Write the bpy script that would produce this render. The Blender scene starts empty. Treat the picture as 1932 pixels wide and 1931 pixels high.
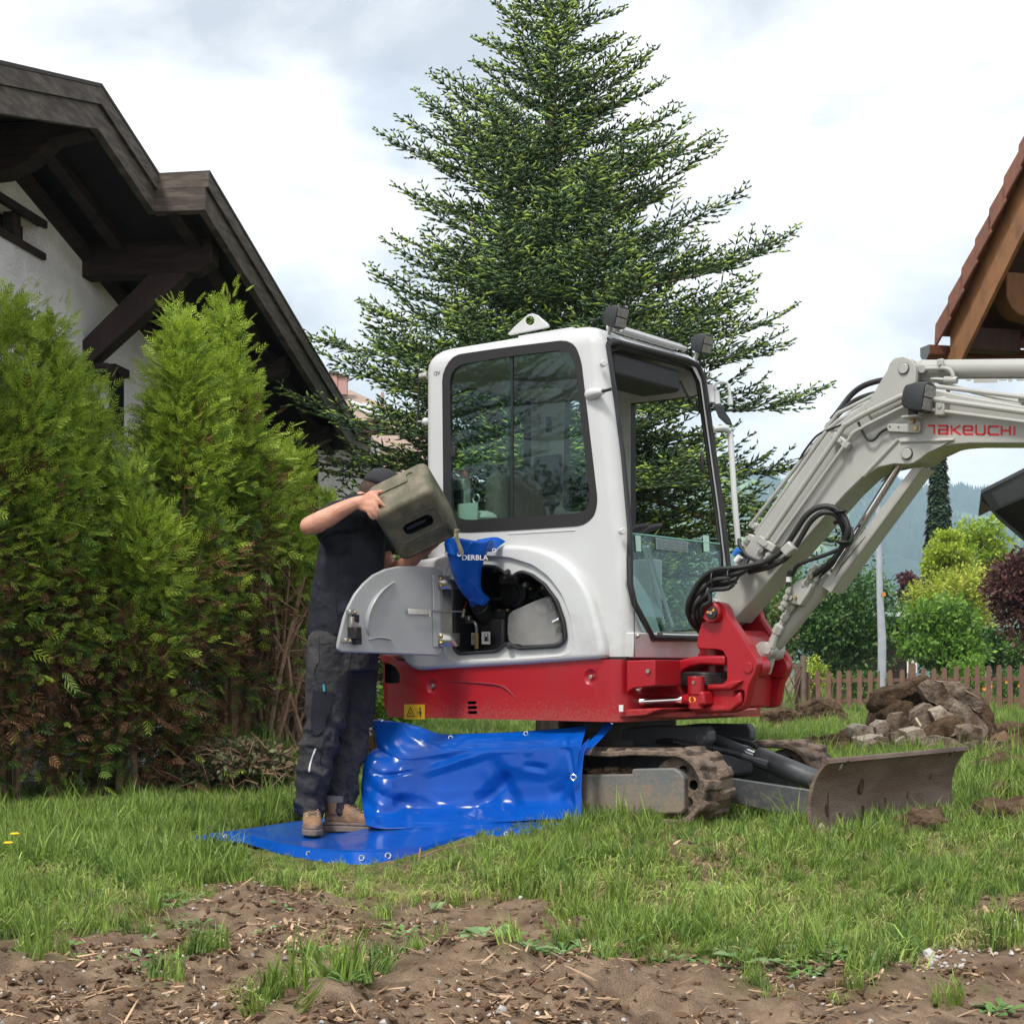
import bpy, bmesh, math, random
import numpy as np
from mathutils import Vector, Matrix, Euler, Quaternion

SC = bpy.context.scene
COL = SC.collection
R = math.radians
rng = np.random.default_rng(7)
random.seed(5)

# ------------------------------------------------------------------ camera
F, PC, HOR, CH = 3000.0, 966.0, 1272.0, 0.80      # focal and centre measured on a 1932 px wide view of the photo; eye height in metres
cam_d = bpy.data.cameras.new('camera'); cam = bpy.data.objects.new('camera', cam_d); COL.objects.link(cam)
cam.location = (0, 0, CH); cam.rotation_euler = (R(90), 0, 0)
cam_d.sensor_width = 36; cam_d.lens = F/1932*36; cam_d.shift_y = (HOR-965.5)/1932
cam_d.clip_end = 20000; cam_d.clip_start = 0.05
SC.camera = cam

# ------------------------------------------------------------------ light, sky, exposure
SUN_EL, SUN_AZ = 58, 215      # azimuth from +Y clockwise
sd = bpy.data.lights.new('sun', 'SUN'); so = bpy.data.objects.new('sun', sd); COL.objects.link(so)
sd.energy = 2.2; sd.angle = R(12); sd.color = (1.0, 0.955, 0.88)
_sv = Vector((math.sin(R(SUN_AZ))*math.cos(R(SUN_EL)), math.cos(R(SUN_AZ))*math.cos(R(SUN_EL)), math.sin(R(SUN_EL))))
so.rotation_euler = _sv.to_track_quat('Z', 'Y').to_euler()
W = bpy.data.worlds.new('World'); SC.world = W; W.use_nodes = True
nt = W.node_tree; nt.nodes.clear()
def N(t, tree=None, **k):
    n = (tree or nt).nodes.new(t)
    for a, b in k.items():
        setattr(n, a, b)
    return n
def LK(tree, a, b): tree.links.new(a, b)
out = N('ShaderNodeOutputWorld'); bg = N('ShaderNodeBackground'); bg.inputs[1].default_value = 0.1
sky = N('ShaderNodeTexSky', sky_type='NISHITA'); sky.sun_disc = False
sky.sun_elevation = R(SUN_EL); sky.sun_rotation = R(SUN_AZ)
tc = N('ShaderNodeTexCoord')
mp = N('ShaderNodeMapping'); mp.inputs['Scale'].default_value = (1, 1, 2.2); mp.inputs['Location'].default_value = (.62, .1, .05)
LK(nt, tc.outputs['Generated'], mp.inputs[0])
n1 = N('ShaderNodeTexNoise'); n1.inputs['Scale'].default_value = 4.2; n1.inputs['Detail'].default_value = 7; n1.inputs['Roughness'].default_value = .58; n1.inputs['Distortion'].default_value = .35
LK(nt, mp.outputs[0], n1.inputs[0])
cr = N('ShaderNodeValToRGB'); e = cr.color_ramp.elements
e[0].position = .36; e[0].color = (3.9, 4.1, 4.45, 1); e[1].position = .60; e[1].color = (8.8, 8.75, 8.7, 1)
m_ = cr.color_ramp.elements.new(.47); m_.color = (5.9, 6.0, 6.15, 1)
LK(nt, n1.outputs[0], cr.inputs[0])
# an opening in the cloud, blue sky behind it, ragged by the noise
gx, gy = (748-PC)/F, (HOR-205)/F
gd = Vector((gx, 1, gy)).normalized()
sub = N('ShaderNodeVectorMath', operation='DISTANCE'); sub.inputs[1].default_value = gd
LK(nt, tc.outputs['Generated'], sub.inputs[0])
n2 = N('ShaderNodeTexNoise'); n2.inputs['Scale'].default_value = 24; n2.inputs['Detail'].default_value = 5
LK(nt, tc.outputs['Generated'], n2.inputs[0])
ma = N('ShaderNodeMath', operation='MULTIPLY_ADD'); ma.inputs[1].default_value = .085; LK(nt, n2.outputs[0], ma.inputs[0]); LK(nt, sub.outputs['Value'], ma.inputs[2])
mr = N('ShaderNodeMapRange'); mr.inputs[1].default_value = .050; mr.inputs[2].default_value = .074; mr.inputs[3].default_value = .72; mr.inputs[4].default_value = .97
LK(nt, ma.outputs[0], mr.inputs[0])
mx = N('ShaderNodeMix', data_type='RGBA'); LK(nt, mr.outputs[0], mx.inputs[0]); LK(nt, sky.outputs[0], mx.inputs[6]); LK(nt, cr.outputs[0], mx.inputs[7])
LK(nt, mx.outputs[2], bg.inputs[0]); LK(nt, bg.outputs[0], out.inputs[0])
SC.view_settings.view_transform = 'Standard'; SC.view_settings.look = 'None'
SC.view_settings.exposure = 0.86; SC.view_settings.gamma = 1; SC.view_settings.use_curve_mapping = False
SC.render.engine = 'CYCLES'
SC.cycles.use_denoising = True
SC.cycles.max_bounces = 8; SC.cycles.transparent_max_bounces = 12; SC.cycles.diffuse_bounces = 3; SC.cycles.glossy_bounces = 4
SC.cycles.caustics_reflective = False; SC.cycles.caustics_refractive = False
SC.cycles.volume_bounces = 1; SC.cycles.sample_clamp_indirect = 6

# ------------------------------------------------------------------ helpers
def at(px, py, Y):
    return Vector(((px-PC)/F*Y, Y, CH+(HOR-py)/F*Y))
def lerp(a, b, t): return a+(b-a)*t
def sm(a, b, x):
    t = np.clip((np.asarray(x, float)-a)/(b-a), 0, 1); return t*t*(3-2*t)

_tab = np.random.default_rng(3).random((256, 256))
def vnoise(x, y):
    x = np.asarray(x, float); y = np.asarray(y, float)
    xi = np.floor(x).astype(int); yi = np.floor(y).astype(int); fx = x-xi; fy = y-yi
    fx = fx*fx*(3-2*fx); fy = fy*fy*(3-2*fy)
    g = lambda i, j: _tab[i & 255, j & 255]
    return (g(xi, yi)*(1-fx)+g(xi+1, yi)*fx)*(1-fy)+(g(xi, yi+1)*(1-fx)+g(xi+1, yi+1)*fx)*fy
def fbm(x, y, o=4, r=.5):
    s = 0; a = 1; t = 0
    for k in range(o):
        s = s+a*vnoise(x*2**k+17*k, y*2**k+31*k); t += a; a *= r
    return s/t

def dirt(m, z0, z1, col=(.24, .18, .125), scale=26, amount=.55, thr=.55):
    """dust and dried mud splashes, thicker towards the foot of the thing (object space)"""
    t = m.node_tree; b = t.nodes['Principled BSDF']; inp = b.inputs['Base Color']; tcn = N('ShaderNodeTexCoord', t); sp = N('ShaderNodeSeparateXYZ', t); LK(t, tcn.outputs['Object'], sp.inputs[0])
    hr_ = N('ShaderNodeMapRange', t); hr_.inputs[1].default_value = z1; hr_.inputs[2].default_value = z0; hr_.inputs[3].default_value = 0; hr_.inputs[4].default_value = .3; LK(t, sp.outputs[2], hr_.inputs[0])
    n = N('ShaderNodeTexNoise', t); n.inputs['Scale'].default_value = scale; n.inputs['Detail'].default_value = 9; n.inputs['Roughness'].default_value = .72; LK(t, tcn.outputs['Object'], n.inputs[0])
    ad = N('ShaderNodeMath', t, operation='ADD'); LK(t, n.outputs[0], ad.inputs[0]); LK(t, hr_.outputs[0], ad.inputs[1])
    mk_ = N('ShaderNodeMapRange', t); mk_.inputs[1].default_value = thr; mk_.inputs[2].default_value = thr+.16; mk_.inputs[4].default_value = amount; LK(t, ad.outputs[0], mk_.inputs[0])
    x = N('ShaderNodeMix', t, data_type='RGBA'); LK(t, mk_.outputs[0], x.inputs[0])
    if inp.links: LK(t, inp.links[0].from_socket, x.inputs[6])
    else: x.inputs[6].default_value = inp.default_value
    x.inputs[7].default_value = (*col, 1); LK(t, x.outputs[2], inp)
    r_ = N('ShaderNodeMapRange', t); r_.inputs[3].default_value = b.inputs['Roughness'].default_value; r_.inputs[4].default_value = .9; LK(t, mk_.outputs[0], r_.inputs[0]); LK(t, r_.outputs[0], b.inputs['Roughness'])
def tag(o, label=None, cat=None, group=None, kind=None):
    if label: o['label'] = label
    if cat: o['category'] = cat
    if group: o['group'] = group
    if kind: o['kind'] = kind
    return o
def empty(name, loc=(0, 0, 0), rz=0, label=None, cat=None, group=None):
    o = bpy.data.objects.new(name, None); COL.objects.link(o); o.location = loc; o.rotation_euler = (0, 0, rz); o.empty_display_size = .1
    return tag(o, label, cat, group)
def link(name, me, m=None, parent=None):
    o = bpy.data.objects.new(name, me); COL.objects.link(o)
    if m is not None and not me.materials: me.materials.append(m)
    if parent is not None: o.parent = parent
    return o
def smooth(me, ang=35):
    me.polygons.foreach_set('use_smooth', [True]*len(me.polygons))
    if ang is not None and ang < 180:
        me.set_sharp_from_angle(angle=R(ang))
    me.update()
def mk(name, verts, faces, m, parent=None, ang=35, loc=None):
    me = bpy.data.meshes.new(name); me.from_pydata([tuple(v) for v in verts], [], faces)
    bm = bmesh.new(); bm.from_mesh(me); bmesh.ops.recalc_face_normals(bm, faces=bm.faces); bm.to_mesh(me); bm.free()
    if ang: smooth(me, ang)
    o = link(name, me, m, parent)
    if loc is not None: o.location = loc
    return o
def tri_mesh(name, V, Fc, m, parent=None, mats=None, midx=None):
    """fast numpy triangles/quads"""
    V = np.asarray(V, np.float32); Fc = np.asarray(Fc, np.int32)
    me = bpy.data.meshes.new(name)
    me.vertices.add(len(V)); me.vertices.foreach_set('co', V.ravel())
    k = Fc.shape[1]
    me.loops.add(Fc.size); me.loops.foreach_set('vertex_index', Fc.ravel())
    me.polygons.add(len(Fc)); me.polygons.foreach_set('loop_start', np.arange(0, Fc.size, k, dtype=np.int32))
    me.polygons.foreach_set('loop_total', np.full(len(Fc), k, np.int32))
    if mats:
        for q in mats: me.materials.append(q)
        me.polygons.foreach_set('material_index', np.asarray(midx, np.int32))
    me.update(calc_edges=True); me.validate()
    return link(name, me, m if not mats else None, parent)
def bev(o, w=.006, seg=2, ang=30):
    b = o.modifiers.new('bevel', 'BEVEL'); b.width = w; b.segments = seg; b.limit_method = 'ANGLE'; b.angle_limit = R(ang); b.harden_normals = False
    return o
class MB:
    """collects shapes, builds ONE mesh object"""
    def __init__(s): s.v = []; s.f = []
    def add(s, V, Fs):
        n = len(s.v); s.v += [Vector(p) for p in V]; s.f += [tuple(i+n for i in f) for f in Fs]; return s
    def box(s, c, d, rot=None):
        x, y, z = [q/2 for q in d]
        V = [Vector((a*x, b*y, e_*z)) for a in (-1, 1) for b in (-1, 1) for e_ in (-1, 1)]
        if rot is not None: V = [rot @ p for p in V]
        V = [p+Vector(c) for p in V]
        return s.add(V, [(0, 1, 3, 2), (4, 6, 7, 5), (0, 4, 5, 1), (2, 3, 7, 6), (0, 2, 6, 4), (1, 5, 7, 3)])
    def bar(s, p, q, w, h, up=(0, 0, 1)):
        p = Vector(p); q = Vector(q); d = (q-p).normalized(); u = Vector(up); sd_ = d.cross(u).normalized(); u = sd_.cross(d).normalized()
        V = [b+sd_*a*w/2+u*c_*h/2 for b in (p, q) for a, c_ in ((-1, -1), (1, -1), (1, 1), (-1, 1))]
        return s.add(V, [(0, 1, 2, 3), (7, 6, 5, 4), (0, 4, 5, 1), (1, 5, 6, 2), (2, 6, 7, 3), (3, 7, 4, 0)])
    def tube(s, pts, r, seg=10, cap=True, ry=None):
        pts = [Vector(p) for p in pts]; n = len(pts)
        rr = r if hasattr(r, '__len__') else [r]*n
        V = []; prev = None
        for i, p in enumerate(pts):
            t = (pts[min(i+1, n-1)]-pts[max(i-1, 0)])
            t = t.normalized() if t.length > 1e-9 else Vector((0, 0, 1))
            if prev is None:
                a = t.cross(Vector((0, 0, 1)))
                if a.length < .05: a = t.cross(Vector((1, 0, 0)))
                a.normalize()
            else:
                a = prev-t*prev.dot(t)
                a.normalize()
            prev = a; b = t.cross(a)
            for k in range(seg):
                th = 2*math.pi*k/seg
                V.append(p+a*math.cos(th)*rr[i]+b*math.sin(th)*rr[i]*(1 if ry is None else ry))
        Fs = [(i*seg+k, i*seg+(k+1) % seg, (i+1)*seg+(k+1) % seg, (i+1)*seg+k) for i in range(n-1) for k in range(seg)]
        if cap: Fs += [tuple(range(seg))[::-1], tuple((n-1)*seg+k for k in range(seg))]
        return s.add(V, Fs)
    def cyl(s, p, q, r, seg=20): return s.tube([p, q], r, seg)
    def ball(s, c, r, seg=12, rings=8, sc=(1, 1, 1), rot=None):
        V = []; c = Vector(c)
        for i in range(1, rings):
            ph = math.pi*i/rings
            for k in range(seg):
                th = 2*math.pi*k/seg
                q = Vector((math.sin(ph)*math.cos(th)*r*sc[0], math.sin(ph)*math.sin(th)*r*sc[1], math.cos(ph)*r*sc[2]))
                V.append(c+(rot @ q if rot else q))
        q = Vector((0, 0, r*sc[2])); q2 = -q
        V += [c+(rot @ q if rot else q), c+(rot @ q2 if rot else q2)]
        a = len(V)-2
        Fs = [(i*seg+k, (i+1)*seg+k, (i+1)*seg+(k+1) % seg, i*seg+(k+1) % seg) for i in range(rings-2) for k in range(seg)]
        Fs += [(a, k, (k+1) % seg) for k in range(seg)]+[(a+1, (rings-2)*seg+(k+1) % seg, (rings-2)*seg+k) for k in range(seg)]
        return s.add(V, Fs)
    def prism(s, A, B):
        n = len(A)
        return s.add(list(A)+list(B), [tuple(range(n))[::-1], tuple(range(n, 2*n))]+[(i, (i+1) % n, n+(i+1) % n, n+i) for i in range(n)])
    def build(s, name, m, parent=None, ang=35, bevel=None, seg=2):
        o = mk(name, s.v, s.f, m, parent, ang)
        if bevel: bev(o, bevel, seg)
        return o
def spline(pts, n=8, closed=False):
    """Catmull-Rom through the points"""
    P_ = [Vector(p) for p in pts]; out_ = []; m = len(P_)
    rngs = range(m if closed else m-1)
    for i in rngs:
        if closed: a, b, c, d = P_[(i-1) % m], P_[i], P_[(i+1) % m], P_[(i+2) % m]
        else: a, b, c, d = P_[max(i-1, 0)], P_[i], P_[i+1], P_[min(i+2, m-1)]
        for k in range(n):
            t = k/n; t2 = t*t; t3 = t2*t
            out_.append(.5*((2*b)+(c-a)*t+(2*a-5*b+4*c-d)*t2+(3*b-a-3*c+d)*t3))
    if not closed: out_.append(P_[-1].copy())
    return out_
def round_poly(pts, r, n=4):
    """2-D polygon with rounded corners"""
    out_ = []; m = len(pts)
    for i in range(m):
        a = Vector(pts[i-1][:2]); b = Vector(pts[i][:2]); c = Vector(pts[(i+1) % m][:2])
        d1 = (a-b); d2 = (c-b); q = min(r, d1.length*.45, d2.length*.45)
        p0 = b+d1.normalized()*q; p2 = b+d2.normalized()*q
        for k in range(n+1):
            t = k/n; out_.append((1-t)**2*p0+2*t*(1-t)*b+t*t*p2)
    return out_
def evaluated(o):
    dg = bpy.context.evaluated_depsgraph_get(); dg.update()
    me = bpy.data.meshes.new_from_object(o.evaluated_get(dg)); return me
def boolean(o, cutters, op='DIFFERENCE'):
    for c in cutters:
        b = o.modifiers.new('cut', 'BOOLEAN'); b.operation = op; b.object = c; b.solver = 'EXACT'
    me = evaluated(o); o.modifiers.clear(); o.data = me
    for c in cutters: bpy.data.objects.remove(c)
    return o
def remeshed(o, vox, it=3, fac=.5):
    r = o.modifiers.new('r', 'REMESH'); r.mode = 'VOXEL'; r.voxel_size = vox; r.use_smooth_shade = True
    s_ = o.modifiers.new('s', 'SMOOTH'); s_.factor = fac; s_.iterations = it
    me = evaluated(o); o.modifiers.clear(); o.data = me; me.polygons.foreach_set('use_smooth', [True]*len(me.polygons))
    return o

# ------------------------------------------------------------------ materials
def mat(name, col=(.5, .5, .5), rough=.6, metal=0, spec=.5, var=0, vscale=8, col2=None, bump=0, bscale=60, island=0, coat=0, detail=5, stretch=None, contrast=(.35, .65), trans=0, objrand=0, bdist=.01):
    m = bpy.data.materials.new(name); m.use_nodes = True; t = m.node_tree; b = t.nodes['Principled BSDF']
    b.inputs['Roughness'].default_value = rough; b.inputs['Metallic'].default_value = metal
    b.inputs['Specular IOR Level'].default_value = spec; b.inputs['Coat Weight'].default_value = coat; b.inputs['Coat Roughness'].default_value = .06
    b.inputs['Base Color'].default_value = (*col, 1)
    tcn = N('ShaderNodeTexCoord', t); src = tcn.outputs['Object']
    if stretch:
        q = N('ShaderNodeMapping', t); q.inputs['Scale'].default_value = stretch; LK(t, src, q.inputs[0]); src = q.outputs[0]
    last = None
    if col2 is not None:
        n = N('ShaderNodeTexNoise', t); n.inputs['Scale'].default_value = vscale; n.inputs['Detail'].default_value = detail; n.inputs['Roughness'].default_value = .6; LK(t, src, n.inputs[0])
        r_ = N('ShaderNodeMapRange', t); r_.inputs[1].default_value = contrast[0]; r_.inputs[2].default_value = contrast[1]; LK(t, n.outputs[0], r_.inputs[0])
        x = N('ShaderNodeMix', t, data_type='RGBA'); LK(t, r_.outputs[0], x.inputs[0]); x.inputs[6].default_value = (*col, 1); x.inputs[7].default_value = (*col2, 1); last = x.outputs[2]
    if island or var or objrand:
        if island: g = N('ShaderNodeNewGeometry', t).outputs['Random Per Island']
        elif objrand: g = N('ShaderNodeObjectInfo', t).outputs['Random']
        else:
            n = N('ShaderNodeTexNoise', t); n.inputs['Scale'].default_value = vscale*2.7; n.inputs['Detail'].default_value = 4; LK(t, src, n.inputs[0]); g = n.outputs[0]
        a = island or var or objrand
        r_ = N('ShaderNodeMapRange', t); r_.inputs[3].default_value = 1-a; r_.inputs[4].default_value = 1+a; LK(t, g, r_.inputs[0])
        x = N('ShaderNodeVectorMath', t, operation='SCALE'); LK(t, r_.outputs[0], x.inputs[3])
        if last: LK(t, last, x.inputs[0])
        else: x.inputs[0].default_value = col
        last = x.outputs[0]
    if last: LK(t, last, b.inputs['Base Color'])
    if bump:
        n = N('ShaderNodeTexNoise', t); n.inputs['Scale'].default_value = bscale; n.inputs['Detail'].default_value = 6; LK(t, src, n.inputs[0])
        bb = N('ShaderNodeBump', t); bb.inputs['Strength'].default_value = bump; bb.inputs['Distance'].default_value = bdist; LK(t, n.outputs[0], bb.inputs['Height']); LK(t, bb.outputs[0], b.inputs['Normal'])
    if trans:
        b.inputs['Subsurface Weight'].default_value = 0
        tr = N('ShaderNodeBsdfTranslucent', t)
        if last: LK(t, last, tr.inputs[0])
        else: tr.inputs[0].default_value = (*col, 1)
        ms = N('ShaderNodeMixShader', t); ms.inputs[0].default_value = trans
        LK(t, b.outputs[0], ms.inputs[1]); LK(t, tr.outputs[0], ms.inputs[2]); LK(t, ms.outputs[0], t.nodes['Material Output'].inputs[0])
    return m

# ------------------------------------------------------------------ instancing of ground cover (stuff only)
_gi = {}
def scatter(name, pts, rot, scl, idx, sources, label, cat):
    """one 'stuff' object: ground cover set out by geometry nodes from a point mesh"""
    c = bpy.data.collections.new(name+'_source')
    for k, s_ in enumerate(sources):
        s_.name = '%s_%02d' % (name+'_src', k); c.objects.link(s_)
    me = bpy.data.meshes.new(name); me.vertices.add(len(pts)); me.vertices.foreach_set('co', np.asarray(pts, np.float32).ravel())
    a = me.attributes.new('rot', 'FLOAT_VECTOR', 'POINT'); a.data.foreach_set('vector', np.asarray(rot, np.float32).ravel())
    a = me.attributes.new('scl', 'FLOAT', 'POINT'); a.data.foreach_set('value', np.asarray(scl, np.float32))
    a = me.attributes.new('idx', 'INT', 'POINT'); a.data.foreach_set('value', np.asarray(idx, np.int32))
    o = link(name, me)
    g = bpy.data.node_groups.new(name, 'GeometryNodeTree')
    g.interface.new_socket('Geometry', in_out='INPUT', socket_type='NodeSocketGeometry'); g.interface.new_socket('Geometry', in_out='OUTPUT', socket_type='NodeSocketGeometry')
    gi = N('NodeGroupInput', g); go = N('NodeGroupOutput', g)
    ip = N('GeometryNodeInstanceOnPoints', g); ci = N('GeometryNodeCollectionInfo', g)
    ci.inputs[0].default_value = c; ci.inputs[1].default_value = True; ci.inputs[2].default_value = True
    ar = N('GeometryNodeInputNamedAttribute', g, data_type='FLOAT_VECTOR'); ar.inputs[0].default_value = 'rot'
    asn = N('GeometryNodeInputNamedAttribute', g, data_type='FLOAT'); asn.inputs[0].default_value = 'scl'
    ai = N('GeometryNodeInputNamedAttribute', g, data_type='INT'); ai.inputs[0].default_value = 'idx'
    LK(g, gi.outputs[0], ip.inputs['Points']); LK(g, ci.outputs[0], ip.inputs['Instance']); ip.inputs['Pick Instance'].default_value = True
    LK(g, ai.outputs[0], ip.inputs['Instance Index']); LK(g, ar.outputs[0], ip.inputs['Rotation']); LK(g, asn.outputs[0], ip.inputs['Scale'])
    LK(g, ip.outputs[0], go.inputs[0])
    md = o.modifiers.new('scatter', 'NODES'); md.node_group = g
    return tag(o, label, cat, kind='stuff')
def loose(name, V, Fc, m):
    me = bpy.data.meshes.new(name); me.from_pydata([tuple(v) for v in V], [], [tuple(f) for f in Fc]); me.materials.append(m)
    return bpy.data.objects.new(name, me)
# ------------------------------------------------------------------ ground
def gpx(x, y):
    """where a ground point at about z=0 lies in the photo"""
    y = np.maximum(y, .5)
    return PC+x/y*F, HOR+CH/y*F
EDGE = [(-400, 1800), (0, 1750), (150, 1735), (260, 1700), (420, 1672), (600, 1675), (800, 1688), (900, 1700), (1000, 1730), (1150, 1765), (1300, 1795), (1400, 1825), (1600, 1815), (1700, 1785), (1760, 1742), (1932, 1735), (2400, 1730)]
ex_, ey_ = zip(*EDGE)
MOUND = [(895, 1835, .20, .075), (1160, 1880, .16, .06), (1010, 1905, .18, .05), (1690, 1840, .12, .04), (640, 1905, .25, .03), (480, 1700, .15, .04), (1320, 1860, .14, .03), (760, 1725, .12, .03)]
def grass_density(x, y):
    px, py = gpx(x, y)
    n = fbm(x*2.3+5, y*2.3+9, 4)-.5
    b = np.interp(px, ex_, ey_)
    m = sm(25, -25, py-b+n*230)
    bare = np.exp(-(((px-470)/260)**2+((py-1712)/28)**2))*1.2+np.exp(-(((px-1000)/170)**2+((py-1712)/22)**2))*.8
    m = m*np.clip(1-bare+n, 0, 1)
    m = m*np.clip(1-.75*np.exp(-(((px-1330)/110)**2+((py-1665)/50)**2)), 0, 1)
    # tongues and tufts standing in the soil
    for qx, qy, rx, ry, a in ((620, 1795, 90, 28, .55), (560, 1830, 70, 26, .5), (700, 1820, 70, 26, .9), (655, 1860, 40, 18, 1), (790, 1790, 60, 20, .9), (860, 1775, 60, 18, .6), (250, 1732, 90, 16, .7), (520, 1895, 50, 22, .5), (1420, 1860, 50, 14, .7), (1130, 1840, 50, 14, .8), (960, 1850, 30, 10, .7), (300, 1850, 60, 12, .6), (80, 1800, 60, 16, .8), (1640, 1845, 60, 14, .7), (380, 1800, 50, 12, .7), (1860, 1850, 26, 10, .6), (1775, 1890, 30, 12, .7), (1240, 1795, 60, 14, .6)):
        m = np.maximum(m, a*np.exp(-(((px-qx)/rx)**2+((py-qy)/ry)**2)*1.3)*np.clip(1+n*2.4, 0, 1))
    # soil round the rubble, under the hedge and behind the machine
    for qx, qy, rx, ry in ((1710, 1582, 95, 20), (1890, 1566, 75, 26), (1895, 1512, 55, 12), (1890, 1460, 70, 12), (1560, 1620, 40, 10), (1520, 1360, 120, 12)):
        m = m*(1-.93*np.exp(-((((px-qx)/rx)**2+((py-qy)/ry)**2)**1.5))*np.clip(1.1+n, 0, 1))
    d = np.hypot((x-4.3)/2.2, (y-16.8)/2.2); m = m*sm(.75, 1.25, d+n*.8)
    d = (x+4.1)*.80+(y-9.7)*-.60        # the hedge line runs away to the right
    hg = sm(-.05, .7, d+n*.9); m = m*(hg+(1-hg)*sm(13.5, 16, y))
    far = sm(17, 22, y); m = m*(1-far*.45*sm(.5, .62, fbm(x*.35+3, y*.35, 3)))
    return np.clip(m, 0, 1)
def gz(x, y):
    x = np.asarray(x, float); y = np.asarray(y, float)
    g = .10*sm(-.9, .5, x)*sm(5.2, 6.8, y)*(1-sm(10, 16, y))
    near = 1-sm(10, 40, y)
    g = g+(fbm(x*1.1, y*1.1, 4)-.5)*.05*near
    px, py = gpx(x, y)
    soil = 1-grass_density(x, y)
    lump = np.abs(fbm(x*9+3, y*9, 4)-.5)*2
    g = g+soil*near*(1-sm(8, 12, y))*((fbm(x*6, y*6, 5, .68)-.5)*.115+lump*.045-.028)
    for qx, qy, r_, h in MOUND:
        Y0 = CH*F/(qy-HOR); X0 = (qx-PC)/F*Y0
        q = np.exp(-((x-X0)**2+((y-Y0)*.8)**2)/r_**2)
        g = g+q*h*1.25*(.5+1.4*fbm(x*20, y*20, 4, .7))
    fr = np.interp(px, [365, 455, 530, 620, 700, 800, 880, 980, 1098], [1576, 1588, 1608, 1624, 1630, 1616, 1596, 1580, 1554]); re_ = np.interp(px, [365, 550, 690, 1098], [1570, 1545, 1540, 1530])
    g = g-.04*sm(355, 385, px)*sm(1110, 1095, px)*sm(-6, 4, py-re_)*sm(4, -4, py-fr)      # pressed down by the tarpaulin
    # a low bank of dug soil against the hedge
    g = g+.42*np.exp(-(((x+2.05)/.5)**2+((y-11.55)/.42)**2))*(.7+.6*fbm(x*4, y*4, 3))
    g = g+.25*np.exp(-(((x-4.3)/1.1)**2+((y-16.9)/.8)**2))
    return g
def axis(segs):
    a = []
    for lo, hi, st in segs: a += list(np.arange(lo, hi, st))
    return np.array(a)
gxs = axis([(-2600, -300, 250), (-300, -60, 40), (-60, -16, 6), (-16, -6, 1.0), (-6, -2.6, .15), (-2.6, 2.6, .034), (2.6, 7, .12), (7, 20, 1.0), (20, 60, 6), (60, 300, 40), (300, 3200, 250)])
gys = axis([(-60, -10, 8), (-10, 2.4, .9), (2.4, 8.6, .032), (8.6, 14, .09), (14, 24, .3), (24, 60, 1.5), (60, 200, 14), (200, 3600, 200)])
GX, GY = np.meshgrid(gxs, gys)
GZ = gz(GX, GY)
nx, ny = len(gxs), len(gys)
i_ = (np.arange(ny-1)[:, None]*nx+np.arange(nx-1)[None, :]).ravel()
Fq = np.stack([i_, i_+1, i_+1+nx, i_+nx], 1)
M_soil = mat('soil', (.105, .065, .041), .95, spec=.2, col2=(.28, .20, .135), vscale=7, var=.6, bump=1.0, bscale=150, contrast=(.3, .72), bdist=.012)
ground = tri_mesh('ground', np.stack([GX.ravel(), GY.ravel(), GZ.ravel()], 1), Fq, None, mats=[M_soil], midx=np.zeros(len(Fq)))
smooth(ground.data, 180)
att = ground.data.attributes.new('turf', 'FLOAT', 'POINT'); att.data.foreach_set('value', grass_density(GX, GY).ravel().astype(np.float32))
t = M_soil.node_tree; b_ = t.nodes['Principled BSDF']
a_ = N('ShaderNodeAttribute', t); a_.attribute_name = 'turf'
mx_ = N('ShaderNodeMix', t, data_type='RGBA'); LK(t, a_.outputs['Fac'], mx_.inputs[0]); old = b_.inputs['Base Color'].links[0].from_socket
LK(t, old, mx_.inputs[6])
nz_ = N('ShaderNodeTexNoise', t); nz_.inputs['Scale'].default_value = 2.2; nz_.inputs['Detail'].default_value = 8
tco = N('ShaderNodeTexCoord', t); LK(t, tco.outputs['Object'], nz_.inputs[0])
cr_ = N('ShaderNodeValToRGB', t); cr_.color_ramp.elements[0].color = (.06, .062, .025, 1); cr_.color_ramp.elements[1].color = (.15, .165, .05, 1); cr_.color_ramp.elements[0].position = .35; cr_.color_ramp.elements[1].position = .65
LK(t, nz_.outputs[0], cr_.inputs[0]); LK(t, cr_.outputs[0], mx_.inputs[7]); LK(t, mx_.outputs[2], b_.inputs['Base Color'])
tag(ground, 'lawn and bare brown soil around the machine', kind='structure')

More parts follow.
